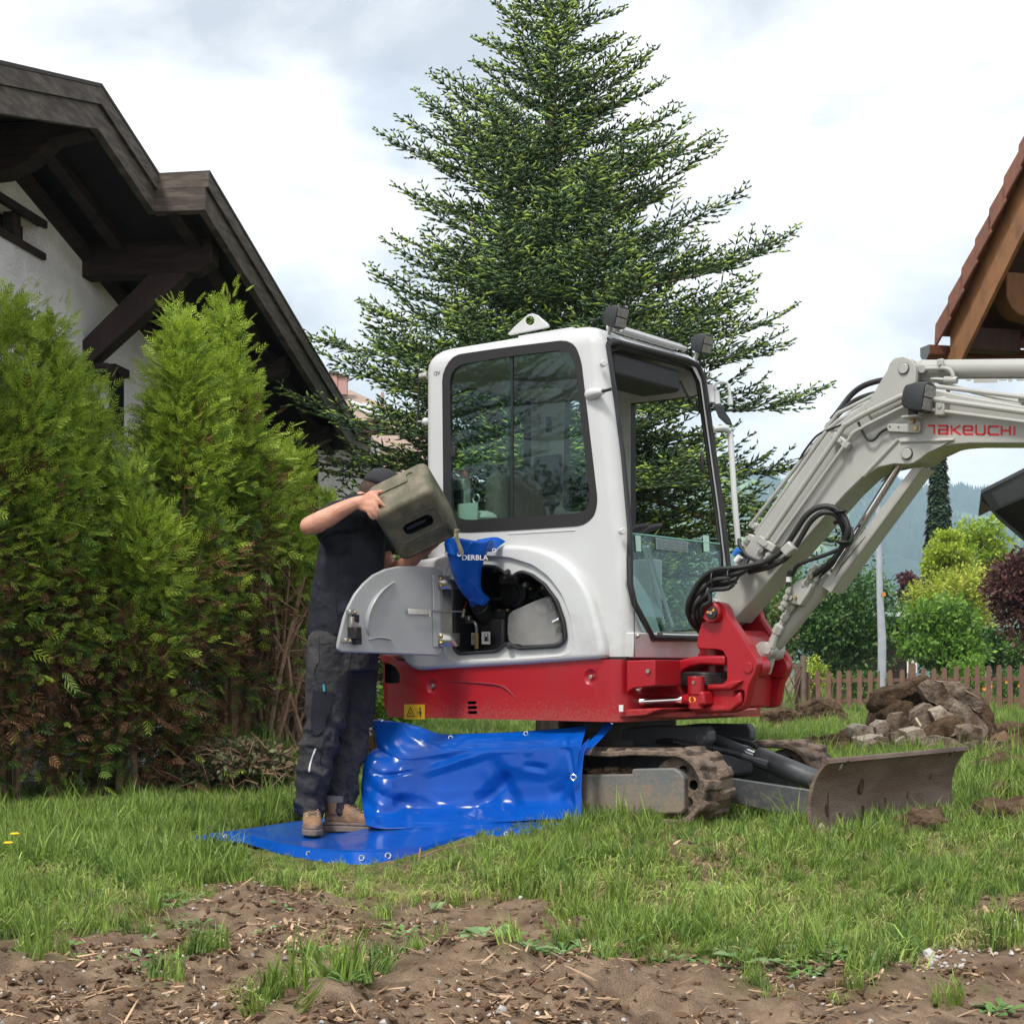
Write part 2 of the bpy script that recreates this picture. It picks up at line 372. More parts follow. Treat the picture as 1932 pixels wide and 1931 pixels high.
# --- grass
M_g = [mat('grass_green', (.205, .305, .055), .5, spec=.35, island=.45, trans=.28),
       mat('grass_pale', (.29, .40, .085), .5, spec=.35, island=.4, trans=.28),
       mat('grass_dark', (.125, .215, .045), .5, spec=.35, island=.4, trans=.28),
       mat('grass_dry', (.34, .30, .13), .7, spec=.2, island=.45, trans=.15)]
def tuft(n, h, lean, spread, w=.0034, seg=3, flat=0, m=None):
    V = []; Fc = []
    for k in range(n):
        a = rng.uniform(0, 6.283); d = rng.uniform(0, 1)**.5*spread; x = math.cos(a)*d; y = math.sin(a)*d
        L = h*rng.uniform(.45, 1.15); az = rng.uniform(0, 6.283); ln = lean*rng.uniform(.3, 1.6)+flat
        wd = w*rng.uniform(.7, 1.3); sx, sy = -math.sin(az), math.cos(az); n0 = len(V)
        cx, cy, cz = x, y, -.01; el = math.pi/2-.1*ln
        for s_ in range(seg+1):
            q = wd*(1-s_/seg)**.7
            if s_ < seg: V += [(cx-sx*q, cy-sy*q, cz), (cx+sx*q, cy+sy*q, cz)]
            else: V.append((cx, cy, cz))
            st = L/seg; cx += math.cos(az)*math.cos(el)*st; cy += math.sin(az)*math.cos(el)*st; cz = max(cz+math.sin(el)*st, .004 if s_ > 0 else cz)
            el -= ln*.75
        for s_ in range(seg-1): a0 = n0+2*s_; Fc.append((a0, a0+1, a0+3, a0+2))
        a0 = n0+2*(seg-1); Fc.append((a0, a0+1, a0+2))
    return loose('tuft', V, Fc, m)
T = []
for k in range(4): T.append(tuft(30, .15, .45, .045, m=M_g[0]))
for k in range(3): T.append(tuft(26, .13, .55, .045, m=M_g[1]))
for k in range(3): T.append(tuft(26, .14, .5, .04, m=M_g[2]))
for k in range(2): T.append(tuft(16, .24, .3, .04, w=.004, m=M_g[0], seg=4))          # tall
for k in range(3): T.append(tuft(22, .12, .5, .08, w=.003, flat=.95, m=M_g[3]))       # dry cuttings lying flat
for k in range(3): T.append(tuft(22, .14, .5, .08, w=.0032, flat=.85, m=M_g[1]))      # green, lying flat
def sample(x0, x1, y0, y1, dens):
    n = int((x1-x0)*(y1-y0)*dens); x = rng.uniform(x0, x1, n); y = rng.uniform(y0, y1, n); return x, y
Xs, Ys, Sc = [], [], []
for (x0, x1, y0, y1, dn, s0) in ((-3.0, 3.0, 3.6, 6.2, 900, .62), (-4.2, 4.2, 6.2, 9.2, 640, .78), (-5.5, 6.5, 9.2, 13.5, 300, .82), (-6, 7, 13.5, 21, 110, .95), (-5, 14, 21, 36, 42, 1.15), (-8, 20, 36, 60, 8, 2.0)):
    x, y = sample(x0, x1, y0, y1, dn); d = grass_density(x, y); k = rng.random(len(x)) < d**1.2
    if y0 < 7: k &= np.abs(x) < y*.5
    Xs.append(x[k]); Ys.append(y[k]); Sc.append(np.full(k.sum(), s0))
X = np.concatenate(Xs); Y = np.concatenate(Ys); S = np.concatenate(Sc)
px, py = gpx(X, Y)
# nothing grows through the tarpaulin or under the tracks
front = np.interp(px, [365, 455, 530, 620, 700, 800, 880, 980, 1098], [1578, 1590, 1610, 1626, 1632, 1618, 1598, 1582, 1556])
rear = np.interp(px, [365, 550, 690, 1098], [1572, 1543, 1538, 1528])
keep = ~((px > 370) & (px < 1098) & (py > rear) & (py < front+5))
keep &= ~((Y > 7.75) & (Y < 8.05) & (X > -.85) & (X < .35))
X, Y, S, px, py, front = [q[keep] for q in (X, Y, S, px, py, front)]
n_ = fbm(X*1.3+2, Y*1.3, 3)
dry = np.clip(sm(.5, .68, fbm(X*1.1+40, Y*1.1+11, 3))*.55+.7*np.exp(-(((px-1330)/260)**2+((py-1660)/80)**2))+.5*np.exp(-(((px-850)/230)**2+((py-1680)/28)**2)), 0, .85)
u = rng.random(len(X)); w = rng.random(len(X))
idx = np.where(u < dry, np.where(w < .62, 12+(w*97).astype(int) % 3, 15+(w*83).astype(int) % 3), np.where(w < .42, (w*91).astype(int) % 4, np.where(w < .42+.6*n_, 4+(w*71).astype(int) % 3, np.where(w < .95, 7+(w*57).astype(int) % 3, 10+(w*301).astype(int) % 2))))
hs = .55+.95*fbm(X*1.7+9, Y*1.7+4, 3)
hs = np.where((px < 500) & (py < 1600), hs*.72, hs); hs = hs*(.62+.8*vnoise(X*4.1, Y*4.1))
hs = hs*(.5+.5*sm(0, .5, grass_density(X, Y)))
hs = np.where((px > 330) & (px < 520) & (py > 1568) & (py < 1625), hs*.42, hs)
tread = np.exp(-(((px-720)/260)**4+((py-1660)/62)**4))                     # trodden flat before the tarpaulin
near_lip = (px > 440) & (px < 1100) & (py >= front) & (py < front+34); hs = np.where(near_lip, hs*.5, hs)
hs = hs*(1-.38*tread); idx = np.where((tread > .4) & (rng.random(len(X)) < .6), 12+rng.integers(0, 6, len(X)), idx)
hs = hs*(1-.35*np.exp(-(((px-1250)/330)**4+((py-1600)/50)**4)))
scl = S*hs*rng.uniform(.6, 1.35, len(X))
rot = np.stack([rng.normal(0, .24, len(X)), rng.normal(0, .24, len(X)), rng.uniform(0, 6.283, len(X))], 1)
scatter('grass', np.stack([X, Y, gz(X, Y)], 1), rot, scl, idx, T, 'long green grass with dry cuttings lying in it', 'grass')

# --- wood chips, straw bits and pebbles on the soil
M_chip = mat('wood_chip', (.38, .26, .165), .8, spec=.2, objrand=.55); M_chip2 = mat('bark_bit', (.13, .075, .045), .9, spec=.2, objrand=.5); M_peb = mat('pebble', (.42, .40, .38), .7, objrand=.4)
M_crumb = mat('soil_crumb', (.12, .076, .047), .95, spec=.15, objrand=.4)
def flake(L, w, h, m, jag=.25):
    V = []
    for z in (0, h):
        for a in range(6):
            th = a*math.pi/3; r_ = 1+rng.uniform(-jag, jag); V.append((math.cos(th)*L*r_, math.sin(th)*w*r_, z+rng.uniform(-.3, .3)*h))
    return loose('flake', V, [(5, 4, 3, 2, 1, 0), (6, 7, 8, 9, 10, 11)]+[(i, (i+1) % 6, 6+(i+1) % 6, 6+i) for i in range(6)], m)
def crumb(r_, m):
    bm = bmesh.new(); bmesh.ops.create_icosphere(bm, subdivisions=1, radius=r_)
    for v in bm.verts: v.co *= rng.uniform(.65, 1.25); v.co.z *= .75
    me = bpy.data.meshes.new('crumb'); bm.to_mesh(me); bm.free(); me.materials.append(m); return bpy.data.objects.new('crumb', me)
FL = [flake(.030, .0022, .0015, M_chip), flake(.022, .006, .003, M_chip), flake(.011, .005, .002, M_chip), flake(.032, .0035, .002, M_chip),
      flake(.02, .006, .003, M_chip2), flake(.013, .006, .003, M_chip2), crumb(.007, M_peb), crumb(.010, M_peb), crumb(.006, M_crumb), crumb(.011, M_crumb), crumb(.013, M_crumb)]
x, y = sample(-2.8, 3.0, 3.2, 6.8, 4600)
k = (rng.random(len(x)) < (1-grass_density(x, y))**1.5*(.16+1.0*sm(.42, .66, fbm(x*3.4+8, y*3.4+2, 4)))) & (np.abs(x) < y*.45)
x, y = x[k], y[k]; w = rng.random(len(x)); px, py = gpx(x, y)
idx = np.array([0, 1, 2, 3, 0, 2, 4, 5, 4, 8, 9, 8, 9, 8, 10, 6])[(w*16).astype(int)]
gr = (px > 1640) & (py > 1725) & (py < 1810) & (rng.random(len(x)) < .55); idx = np.where(gr, 6+(w*10).astype(int) % 2, idx)
sc_ = rng.uniform(.28, 1.0, len(x))**1.3*1.15*np.where(rng.random(len(x)) > .975, 1.9, 1)
rot = np.stack([rng.normal(0, .35, len(x)), rng.normal(0, .35, len(x)), rng.uniform(0, 6.283, len(x))], 1)
scatter('wood_chips', np.stack([x, y, gz(x, y)+.001], 1), rot, sc_, idx, FL, 'pale wood chips, crumbs of earth and pebbles strewn on the soil', 'wood chips')

n = 2600; cx_ = rng.random(n); x = np.where(cx_ < .5, rng.normal(4.2, 1.0, n), np.where(cx_ < .75, rng.normal(2.1, .35, n), rng.uniform(-3.9, -1.2, n))); y = np.where(cx_ < .5, rng.normal(16.0, .6, n), np.where(cx_ < .75, rng.normal(7.3, .35, n), 9.4+(x+4.1)*1.25+rng.normal(0, .3, n)))
k = (grass_density(x, y) < .6); x, y = x[k], y[k]; m_ = len(x)
scatter('rubble_debris', np.stack([x, y, gz(x, y)], 1), rng.uniform(0, 6.28, (m_, 3)), rng.uniform(.5, 1.0, m_)**3*np.where(y > 12, 9.0, 3.2), rng.integers(8, 11, m_), [q.copy() for q in FL], 'crumbled earth and small broken bits strewn round the rubble pile and along the hedge', 'debris')

# --- broad-leaved weeds at the edge of the turf
M_w = [mat('weed_leaf', (.12, .24, .05), .5, island=.3, trans=.25), mat('weed_leaf_pale', (.20, .31, .12), .55, island=.3, trans=.25)]
def rosette(n, L, w, el, m, sp=.02):
    V = []; Fc = []
    for k in range(n):
        az = k*6.283/n+rng.uniform(-.4, .4); l_ = L*rng.uniform(.6, 1.1); e_ = el*rng.uniform(.3, 1.4); n0 = len(V); ca, sa = math.cos(az), math.sin(az)
        prof = [(0, .08), (.25, .35), (.5, .9), (.72, 1), (.9, .6), (1, 0)]
        x = sp*rng.random(); z = .004
        for i, (t_, q) in enumerate(prof):
            rr = x+l_*t_*math.cos(e_*(1-.6*t_)); zz = z+l_*t_*math.sin(e_)*(1-.55*t_)
            wq = w*q*(1 if i % 2 else .8)
            V += [(ca*rr-sa*wq, sa*rr+ca*wq, zz+wq*.35), (ca*rr, sa*rr, zz), (ca*rr+sa*wq, sa*rr-ca*wq, zz+wq*.3)]
        for i in range(5):
            a0 = n0+3*i; Fc += [(a0, a0+1, a0+4, a0+3), (a0+1, a0+2, a0+5, a0+4)]
    return loose('rosette', V, Fc, m)
RO = [rosette(6, .075, .017, .6, M_w[0]), rosette(5, .09, .024, .4, M_w[1]), rosette(8, .06, .011, .8, M_w[0]), rosette(3, .06, .02, .3, M_w[1])]
P_ = []
for qx, qy, n, sx, sy in ((900, 1790, 26, 70, 14), (970, 1800, 12, 40, 12), (1490, 1800, 34, 75, 18), (1050, 1785, 10, 50, 12), (330, 1705, 22, 90, 18), (350, 1745, 12, 60, 14), (110, 1790, 8, 90, 20), (230, 1820, 5, 60, 12), (490, 1830, 4, 200, 30), (1240, 1800, 12, 60, 10), (180, 1665, 24, 120, 22), (60, 1640, 20, 60, 25), (660, 1870, 6, 40, 10), (1560, 1800, 10, 50, 12), (720, 1760, 8, 90, 20), (1860, 1875, 3, 30, 10), (400, 1560, 10, 120, 20)):
    for k in range(n):
        a = rng.normal(qx, sx); b = max(rng.normal(qy, sy), 1500); Y0 = CH*F/(b-HOR); P_.append(((a-PC)/F*Y0, Y0))
P_ = np.array(P_); n = len(P_)
scatter('weeds', np.stack([P_[:, 0], P_[:, 1], gz(P_[:, 0], P_[:, 1])], 1), np.stack([rng.normal(0, .15, n), rng.normal(0, .15, n), rng.uniform(0, 6.28, n)], 1), rng.uniform(.35, 1.0, n), rng.integers(0, 4, n), RO, 'broad-leaved weeds growing at the edge of the turf', 'weeds')
# ------------------------------------------------------------------ mountains and air
yy = np.linspace(900, 3600, 70); xx = np.linspace(-1900, 2600, 300)
MX, MY = np.meshgrid(xx, yy)
pxm = PC+MX/MY*F
sil = np.interp(pxm, [-900, 300, 700, 1000, 1300, 1380, 1420, 1450, 1500, 1560, 1600, 1650, 1690, 1740, 1800, 1850, 1900, 1950, 2400], [1100, 1010, 1020, 930, 950, 912, 900, 906, 935, 905, 896, 897, 915, 934, 928, 934, 926, 930, 900])
top = (HOR-sil)/F*2900
rise = sm(1000, 2900, MY)**1.25
MZ = top*rise*(1-.5*sm(2900, 3600, MY))+(fbm(MX/260, MY/260, 5)-.5)*70*rise*(1-rise*.5)+(fbm(MX/40+7, MY/90, 3, .7)-.5)*16*sm(1100, 1500, MY)-5
nx2 = len(xx); i_ = (np.arange(len(yy)-1)[:, None]*nx2+np.arange(nx2-1)[None, :]).ravel()
M_mt = mat('mountain_side', (.035, .07, .022), .95, spec=.1)
t = M_mt.node_tree; bs = t.nodes['Principled BSDF']
tcx = N('ShaderNodeTexCoord', t); n1_ = N('ShaderNodeTexNoise', t); n1_.inputs['Scale'].default_value = .0042; n1_.inputs['Detail'].default_value = 6; n1_.inputs['Distortion'].default_value = .8; LK(t, tcx.outputs['Object'], n1_.inputs[0])
r1 = N('ShaderNodeValToRGB', t); q = r1.color_ramp.elements; q[0].position = .47; q[0].color = (.02, .05, .022, 1); q[1].position = .56; q[1].color = (.16, .26, .06, 1)
LK(t, n1_.outputs[0], r1.inputs[0])
n2_ = N('ShaderNodeTexNoise', t); n2_.inputs['Scale'].default_value = .07; n2_.inputs['Detail'].default_value = 4; LK(t, tcx.outputs['Object'], n2_.inputs[0])
r2 = N('ShaderNodeMapRange', t); r2.inputs[1].default_value = .35; r2.inputs[2].default_value = .65; r2.inputs[3].default_value = .35; r2.inputs[4].default_value = 1.5; LK(t, n2_.outputs[0], r2.inputs[0])
v1 = N('ShaderNodeVectorMath', t, operation='SCALE'); LK(t, r1.outputs[0], v1.inputs[0]); LK(t, r2.outputs[0], v1.inputs[3]); LK(t, v1.outputs[0], bs.inputs['Base Color'])
mt = tri_mesh('mountains', np.stack([MX.ravel(), MY.ravel(), MZ.ravel()], 1), np.stack([i_, i_+1, i_+1+nx2, i_+nx2], 1), M_mt)
smooth(mt.data, 180); tag(mt, 'wooded mountain slopes with meadows, fading blue in the distance', kind='structure')
# the wood on the slopes and crests: cones, far too many to count
M_wood = mat('far_spruce', (.022, .055, .022), .95, spec=.1, island=.4)
n = 16000; wx = rng.uniform(250, 1300, n); wy = rng.uniform(1250, 2950, n)
k = (np.abs(PC+wx/wy*F-1640) < 330); wx, wy = wx[k], wy[k]
g_ = fbm(wx/170+3, wy/210+1, 4); k = (g_ > .47) | ((wy > 2750) & (rng.random(len(wx)) < .8)); wx, wy = wx[k], wy[k]
from mathutils.bvhtree import BVHTree
ci = np.clip(np.searchsorted(xx, wx)-1, 0, nx2-2); ri = np.clip(np.searchsorted(yy, wy)-1, 0, len(yy)-2)
fx = (wx-xx[ci])/(xx[1]-xx[0]); fy = (wy-yy[ri])/(yy[1]-yy[0])
wz = (MZ[ri, ci]*(1-fx)+MZ[ri, ci+1]*fx)*(1-fy)+(MZ[ri+1, ci]*(1-fx)+MZ[ri+1, ci+1]*fx)*fy
hh = rng.uniform(9, 20, len(wx)); rr = hh*rng.uniform(.2, .32, len(wx))
B = np.stack([wx, wy, wz], 1); V = np.zeros((len(wx), 5, 3)); a0 = rng.uniform(0, 6.28, len(wx))
for j in range(4): V[:, j] = B+np.stack([np.cos(a0+j*1.571)*rr, np.sin(a0+j*1.571)*rr, np.full(len(wx), -2.)], 1)
V[:, 4] = B+np.stack([0*hh, 0*hh, hh], 1)
bi = (np.arange(len(wx))*5)[:, None]; Fc = np.concatenate([bi+np.array([[j, (j+1) % 4, 4]]) for j in range(4)])
tag(tri_mesh('mountain_wood', V.reshape(-1, 3), Fc, M_wood), 'far spruce wood covering the mountain slopes', kind='stuff')
# haze
bm = bmesh.new(); bmesh.ops.create_cube(bm, size=1); me = bpy.data.meshes.new('haze'); bm.to_mesh(me); bm.free()
hz = link('haze', me); hz.scale = (7000, 4000, 420); hz.location = (200, 1800, 208.6)
M_hz = bpy.data.materials.new('haze'); M_hz.use_nodes = True; t = M_hz.node_tree; t.nodes.clear()
o_ = N('ShaderNodeOutputMaterial', t); pv = N('ShaderNodeVolumePrincipled', t); pv.inputs['Color'].default_value = (.60, .78, 1, 1); pv.inputs['Density'].default_value = .00029; pv.inputs['Anisotropy'].default_value = .2
LK(t, pv.outputs[0], o_.inputs['Volume']); me.materials.append(M_hz); tag(hz, 'pale blue haze in the valley air', kind='stuff')

# ------------------------------------------------------------------ leafy trees and shrubs
LEAF = np.array([(0, 0, 0), (.5, .28, .06), (1, 0, -.05), (.5, -.28, .06)])        # folded along the rib
LEAFF = np.array([(0, 1, 2), (0, 2, 3)])
def frames(D, roll=None):
    """rotation matrices with x along D"""
    D = D/np.maximum(np.linalg.norm(D, axis=1, keepdims=True), 1e-9)
    h = np.tile(np.array([0, 0, 1.]), (len(D), 1)); h[np.abs(D[:, 2]) > .95] = (1, 0, 0)
    y = np.cross(h, D); y /= np.linalg.norm(y, axis=1, keepdims=True); z = np.cross(D, y)
    if roll is not None:
        c, s = np.cos(roll)[:, None], np.sin(roll)[:, None]; y, z = y*c+z*s, -y*s+z*c
    return np.stack([D, y, z], 2)
def stamp(T, TF, P, M, S):
    """copies of a template at points"""
    S = np.asarray(S, float); S = S[:, None] if S.ndim == 1 else S
    V = np.einsum('nij,nkj->nki', M, T[None]*S[:, None, :])
    V = V+P[:, None, :]
    Fc = (np.arange(len(P))*len(T))[:, None, None]+TF[None]
    return V.reshape(-1, 3), Fc.reshape(-1, TF.shape[1])
M_bark = mat('bark', (.12, .085, .06), .9, col2=(.2, .16, .12), vscale=14, bump=.6, bscale=40, stretch=(1, 1, .2))
def leafy(name, px, top, bot, hw, Y, m, label, cat='shrub', n=6000, leaf=.08, clumps=40, depth=None, group=None, trunk=True, droop=0, gap=1.0, m2=None, base=None, cr=.34):
    c = at(px, (top+bot)/2, Y); rx = hw/F*Y; rz = (bot-top)/2/F*Y; ry = depth or rx*.8
    z0 = float(gz(c.x, Y)) if base is None else base
    root = empty(name, (c.x, Y, z0), 0, label, cat, group)
    # clump centres through an ellipsoid volume, biased to its surface
    d = rng.normal(size=(clumps, 3)); d /= np.linalg.norm(d, axis=1, keepdims=True); rad = rng.uniform(.35, .86, clumps)[:, None]
    C_ = d*rad*np.array([rx, ry, rz]); R_ = rng.uniform(.65, 1.25, clumps)*min(rx, rz)*cr
    per = rng.integers(0, clumps, n); dd = rng.normal(size=(n, 3)); dd /= np.linalg.norm(dd, axis=1, keepdims=True)
    q = C_[per]+dd*(R_[per]*rng.uniform(.45, 1.12, n)**gap)[:, None]*np.array([1, 1, .85])
    out_d = dd+rng.normal(size=(n, 3))*.55; out_d[:, 2] -= droop
    M_ = frames(out_d, rng.uniform(-1.3, 1.3, n)); S_ = leaf*rng.uniform(.6, 1.35, n)
    V, Fc = stamp(LEAF, LEAFF, q, M_, S_)
    off = np.array([0, 0, c.z-z0]); V = V+off
    if m2:
        mi = np.repeat((rng.random(n) < .35).astype(int), len(LEAFF))
        cr_o = tri_mesh('crown', V, Fc, None, root, mats=[m, m2], midx=mi)
    else: cr_o = tri_mesh('crown', V, Fc, m, root)
    cr_o['kind'] = 'stuff'
    mb = MB()
    h = c.z-z0
    if trunk:
        mb.tube([(0, 0, -.1), (rx*.03, 0, h*.5), (rx*.05, 0, h)], [rx*.07+.02, rx*.055+.015, rx*.03+.01], 8)
        for k in range(12):
            e_ = C_[k % clumps]+off; s_ = (0, 0, max(.1, h*(.3+.05*k)))
            mb.tube([s_, Vector(s_).lerp(Vector(e_), .5)+Vector((0, 0, .1)), e_], [rx*.03+.008, rx*.02+.005, .004], 5)
    else:
        for k in range(14):
            e_ = C_[k % clumps]+off; mb.tube([(rng.normal(0, .08), rng.normal(0, .08), 0), Vector(e_)*.5+Vector((0, 0, .05)), e_], [.02, .014, .004], 5)
    mb.build('trunk' if trunk else 'stem', M_bark, root)
    return root
ML = lambda nme, c, i=.35, tr=.25: mat(nme, c, .5, spec=.3, island=i, trans=tr)
L_dark = ML('leaf_dark', (.06, .135, .035)); L_mid = ML('leaf_mid', (.11, .21, .045)); L_bright = ML('leaf_bright', (.20, .36, .05), tr=.35); L_yel = ML('leaf_yellow', (.40, .50, .05), tr=.4)
L_gold = ML('leaf_golden', (.42, .45, .08), tr=.35); L_pur = ML('leaf_purple', (.13, .05, .055), .45); L_pur2 = ML('leaf_purple_green', (.11, .07, .04), .4); L_lemon = ML('leaf_lemon', (.36, .46, .05))
leafy('lilac_bush', 1570, 1040, 1300, 150, 40, L_dark, 'large dark green bush behind the picket fence, left of the lamp post', n=15000, leaf=.12, clumps=90, m2=L_mid)
leafy('garden_bush', 1440, 1085, 1320, 60, 33, L_mid, 'narrow brownish green bush behind the red boom bracket', n=5000, leaf=.09, clumps=40, m2=L_pur2)
leafy('willow_bush', 1782, 1120, 1290, 90, 38, L_bright, 'bright green bush with upright narrow leaves behind the rubble pile', n=10000, leaf=.13, clumps=60, m2=L_mid)
leafy('golden_bush', 1800, 1060, 1230, 90, 42, L_gold, 'yellow-green bush showing above the bright green bush', n=7000, leaf=.11, clumps=46, m2=L_yel)
leafy('young_tree', 1787, 985, 1140, 44, 47, L_yel, 'lime green pointed tree beside the tall narrow spruce', 'tree', n=5500, leaf=.12, clumps=40, m2=L_lemon)
leafy('young_tree', 1852, 960, 1140, 66, 50, L_yel, 'taller lime green tree under the dark roof corner', 'tree', n=7000, leaf=.13, clumps=46, m2=L_bright)
leafy('copper_tree', 1945, 1005, 1225, 88, 31, L_pur, 'dark purple-leaved tree at the edge of the garden under the dark roof', 'tree', n=11000, leaf=.10, clumps=60, m2=L_pur2)
leafy('plum_bush', 1716, 1062, 1165, 24, 45, L_pur, 'small dark purple bush between the lamp post and the golden bush', n=2600, leaf=.10, clumps=24)
leafy('garden_bush', 1875, 1165, 1290, 50, 41, L_dark, 'dark green bush behind the picket fence beneath the purple tree', n=5000, leaf=.1, clumps=40, m2=L_mid)
leafy('garden_bush', 1945, 1180, 1290, 50, 40, L_mid, 'mid green bush behind the fence, cut by the edge of the photo', n=4000, leaf=.1, clumps=40)
leafy('lady_mantle', 1540, 1240, 1310, 34, 36.8, L_lemon, 'low pale yellow-green shrub just behind the picket fence', n=2600, leaf=.06, clumps=30, trunk=False)
leafy('garden_bush', 1625, 1250, 1330, 40, 37, L_mid, 'low leafy bush behind the fence at the foot of the lamp post', n=2200, leaf=.07, clumps=24, trunk=False)
leafy('garden_bush', 1830, 1230, 1330, 46, 37, L_bright, 'low light green bush growing through the pickets right of the rubble', n=3500, leaf=.07, clumps=30, trunk=False)
leafy('garden_bush', 1905, 1245, 1330, 34, 36.9, L_mid, 'low flower bush with orange blossoms behind the pickets', n=2000, leaf=.06, clumps=24, trunk=False)
leafy('roadside_tree', 1440, 1010, 1240, 70, 60, L_mid, 'rounded green tree far behind the boom and the handrail', 'tree', n=5000, leaf=.2, clumps=50, m2=L_bright)
leafy('roadside_tree', 1330, 1100, 1330, 110, 44, L_dark, 'dark green tree seen through the lower cab glass', 'tree', n=6000, leaf=.16, clumps=50, m2=L_mid)
leafy('roadside_tree', 1130, 1120, 1340, 130, 48, L_mid, 'green tree far behind the cab', 'tree', n=5000, leaf=.16, clumps=50, m2=L_dark)
leafy('garden_tree', 1225, 985, 1345, 150, 30, L_dark, 'dense dark green tree behind the cab, seen through its lower front glass', 'tree', n=14000, leaf=.11, clumps=90, m2=L_mid)
leafy('garden_tree', 1040, 1130, 1345, 120, 31, L_mid, 'green bushy tree behind the engine end of the excavator', 'tree', n=6000, leaf=.11, clumps=50, m2=L_dark)
leafy('climbing_weed', 1672, 1272, 1345, 26, 35.6, L_bright, 'light green weeds growing in front of the pickets left of the rubble', 'weeds', n=1400, leaf=.06, clumps=16, trunk=False)
leafy('garden_bush', 720, 1180, 1350, 60, 22, L_bright, 'light green bush seen between the worker and the machine', n=3000, leaf=.07, clumps=36, m2=L_mid)
leafy('garden_bush', 745, 1290, 1375, 40, 12.5, L_bright, 'low fresh green plant behind the worker\'s legs', n=2500, leaf=.045, clumps=30, trunk=False)
M_or = mat('orange_petal', (.85, .28, .02), .6)
for i, (a, b, lb_) in enumerate(((1832, 1266, 'orange garden flower behind the pickets, the lowest of the left cluster'), (1838, 1263, 'orange garden flower behind the pickets, upper right of the left cluster'), (1826, 1268, 'orange garden flower behind the pickets, leftmost of all'), (1869, 1255, 'single orange garden flower halfway between the two clusters by the pickets'), (1893, 1262, 'orange garden flower behind the pickets, nearest the photo edge'))):
    mb = MB(); c = at(a+30, b+30, 36.3)
    for k in range(6): th = k*1.047; mb.add([(0, 0, 0), (math.cos(th-.4)*.05, -.03, math.sin(th-.4)*.05), (math.cos(th+.4)*.05, -.03, math.sin(th+.4)*.05)], [(0, 1, 2)])
    o = mb.build('orange_flower', M_or, ang=None); o.location = c; tag(o, lb_, 'flower', 'orange garden flowers')

# ------------------------------------------------------------------ conifers
def spruce_column(name, px, top, bot, hw, Y, label):
    c = at(px, bot, Y); H_ = (bot-top)/F*Y; r0 = hw/F*Y; root = empty(name, (c.x, Y, c.z-3), 0, label, 'tree')
    n = 9000; t_ = rng.random(n)**.8; z = (1-t_)*H_; lay = np.round(z/(.42))*.42*.35+z*.65+rng.normal(0, .08, n)
    a = rng.uniform(0, 6.283, n); wob = .7+.45*vnoise(np.round(z/.42)*3.1, a*1.6); rr = r0*(.08+.92*(1-z/H_)**.85)*wob*np.sqrt(rng.random(n))
    q = np.stack([np.cos(a)*rr, np.sin(a)*rr, lay-rr*.28+3], 1); D = np.stack([np.cos(a), np.sin(a), -.45+0*a], 1)
    V, Fc = stamp(LEAF, LEAFF, q, frames(D, rng.uniform(-.5, .5, n)), .34*rng.uniform(.6, 1.2, n))
    tri_mesh('crown', V, Fc, mat('far_needles', (.035, .07, .03), .7, island=.4), root)['kind'] = 'stuff'
    MB().tube([(0, 0, -2), (0, 0, H_+2.9)], [.22, .02], 8).build('trunk', M_bark, root)
spruce_column('columnar_spruce', 1771, 856, 1160, 25, 62, 'tall narrow dark spruce standing alone before the mountains')

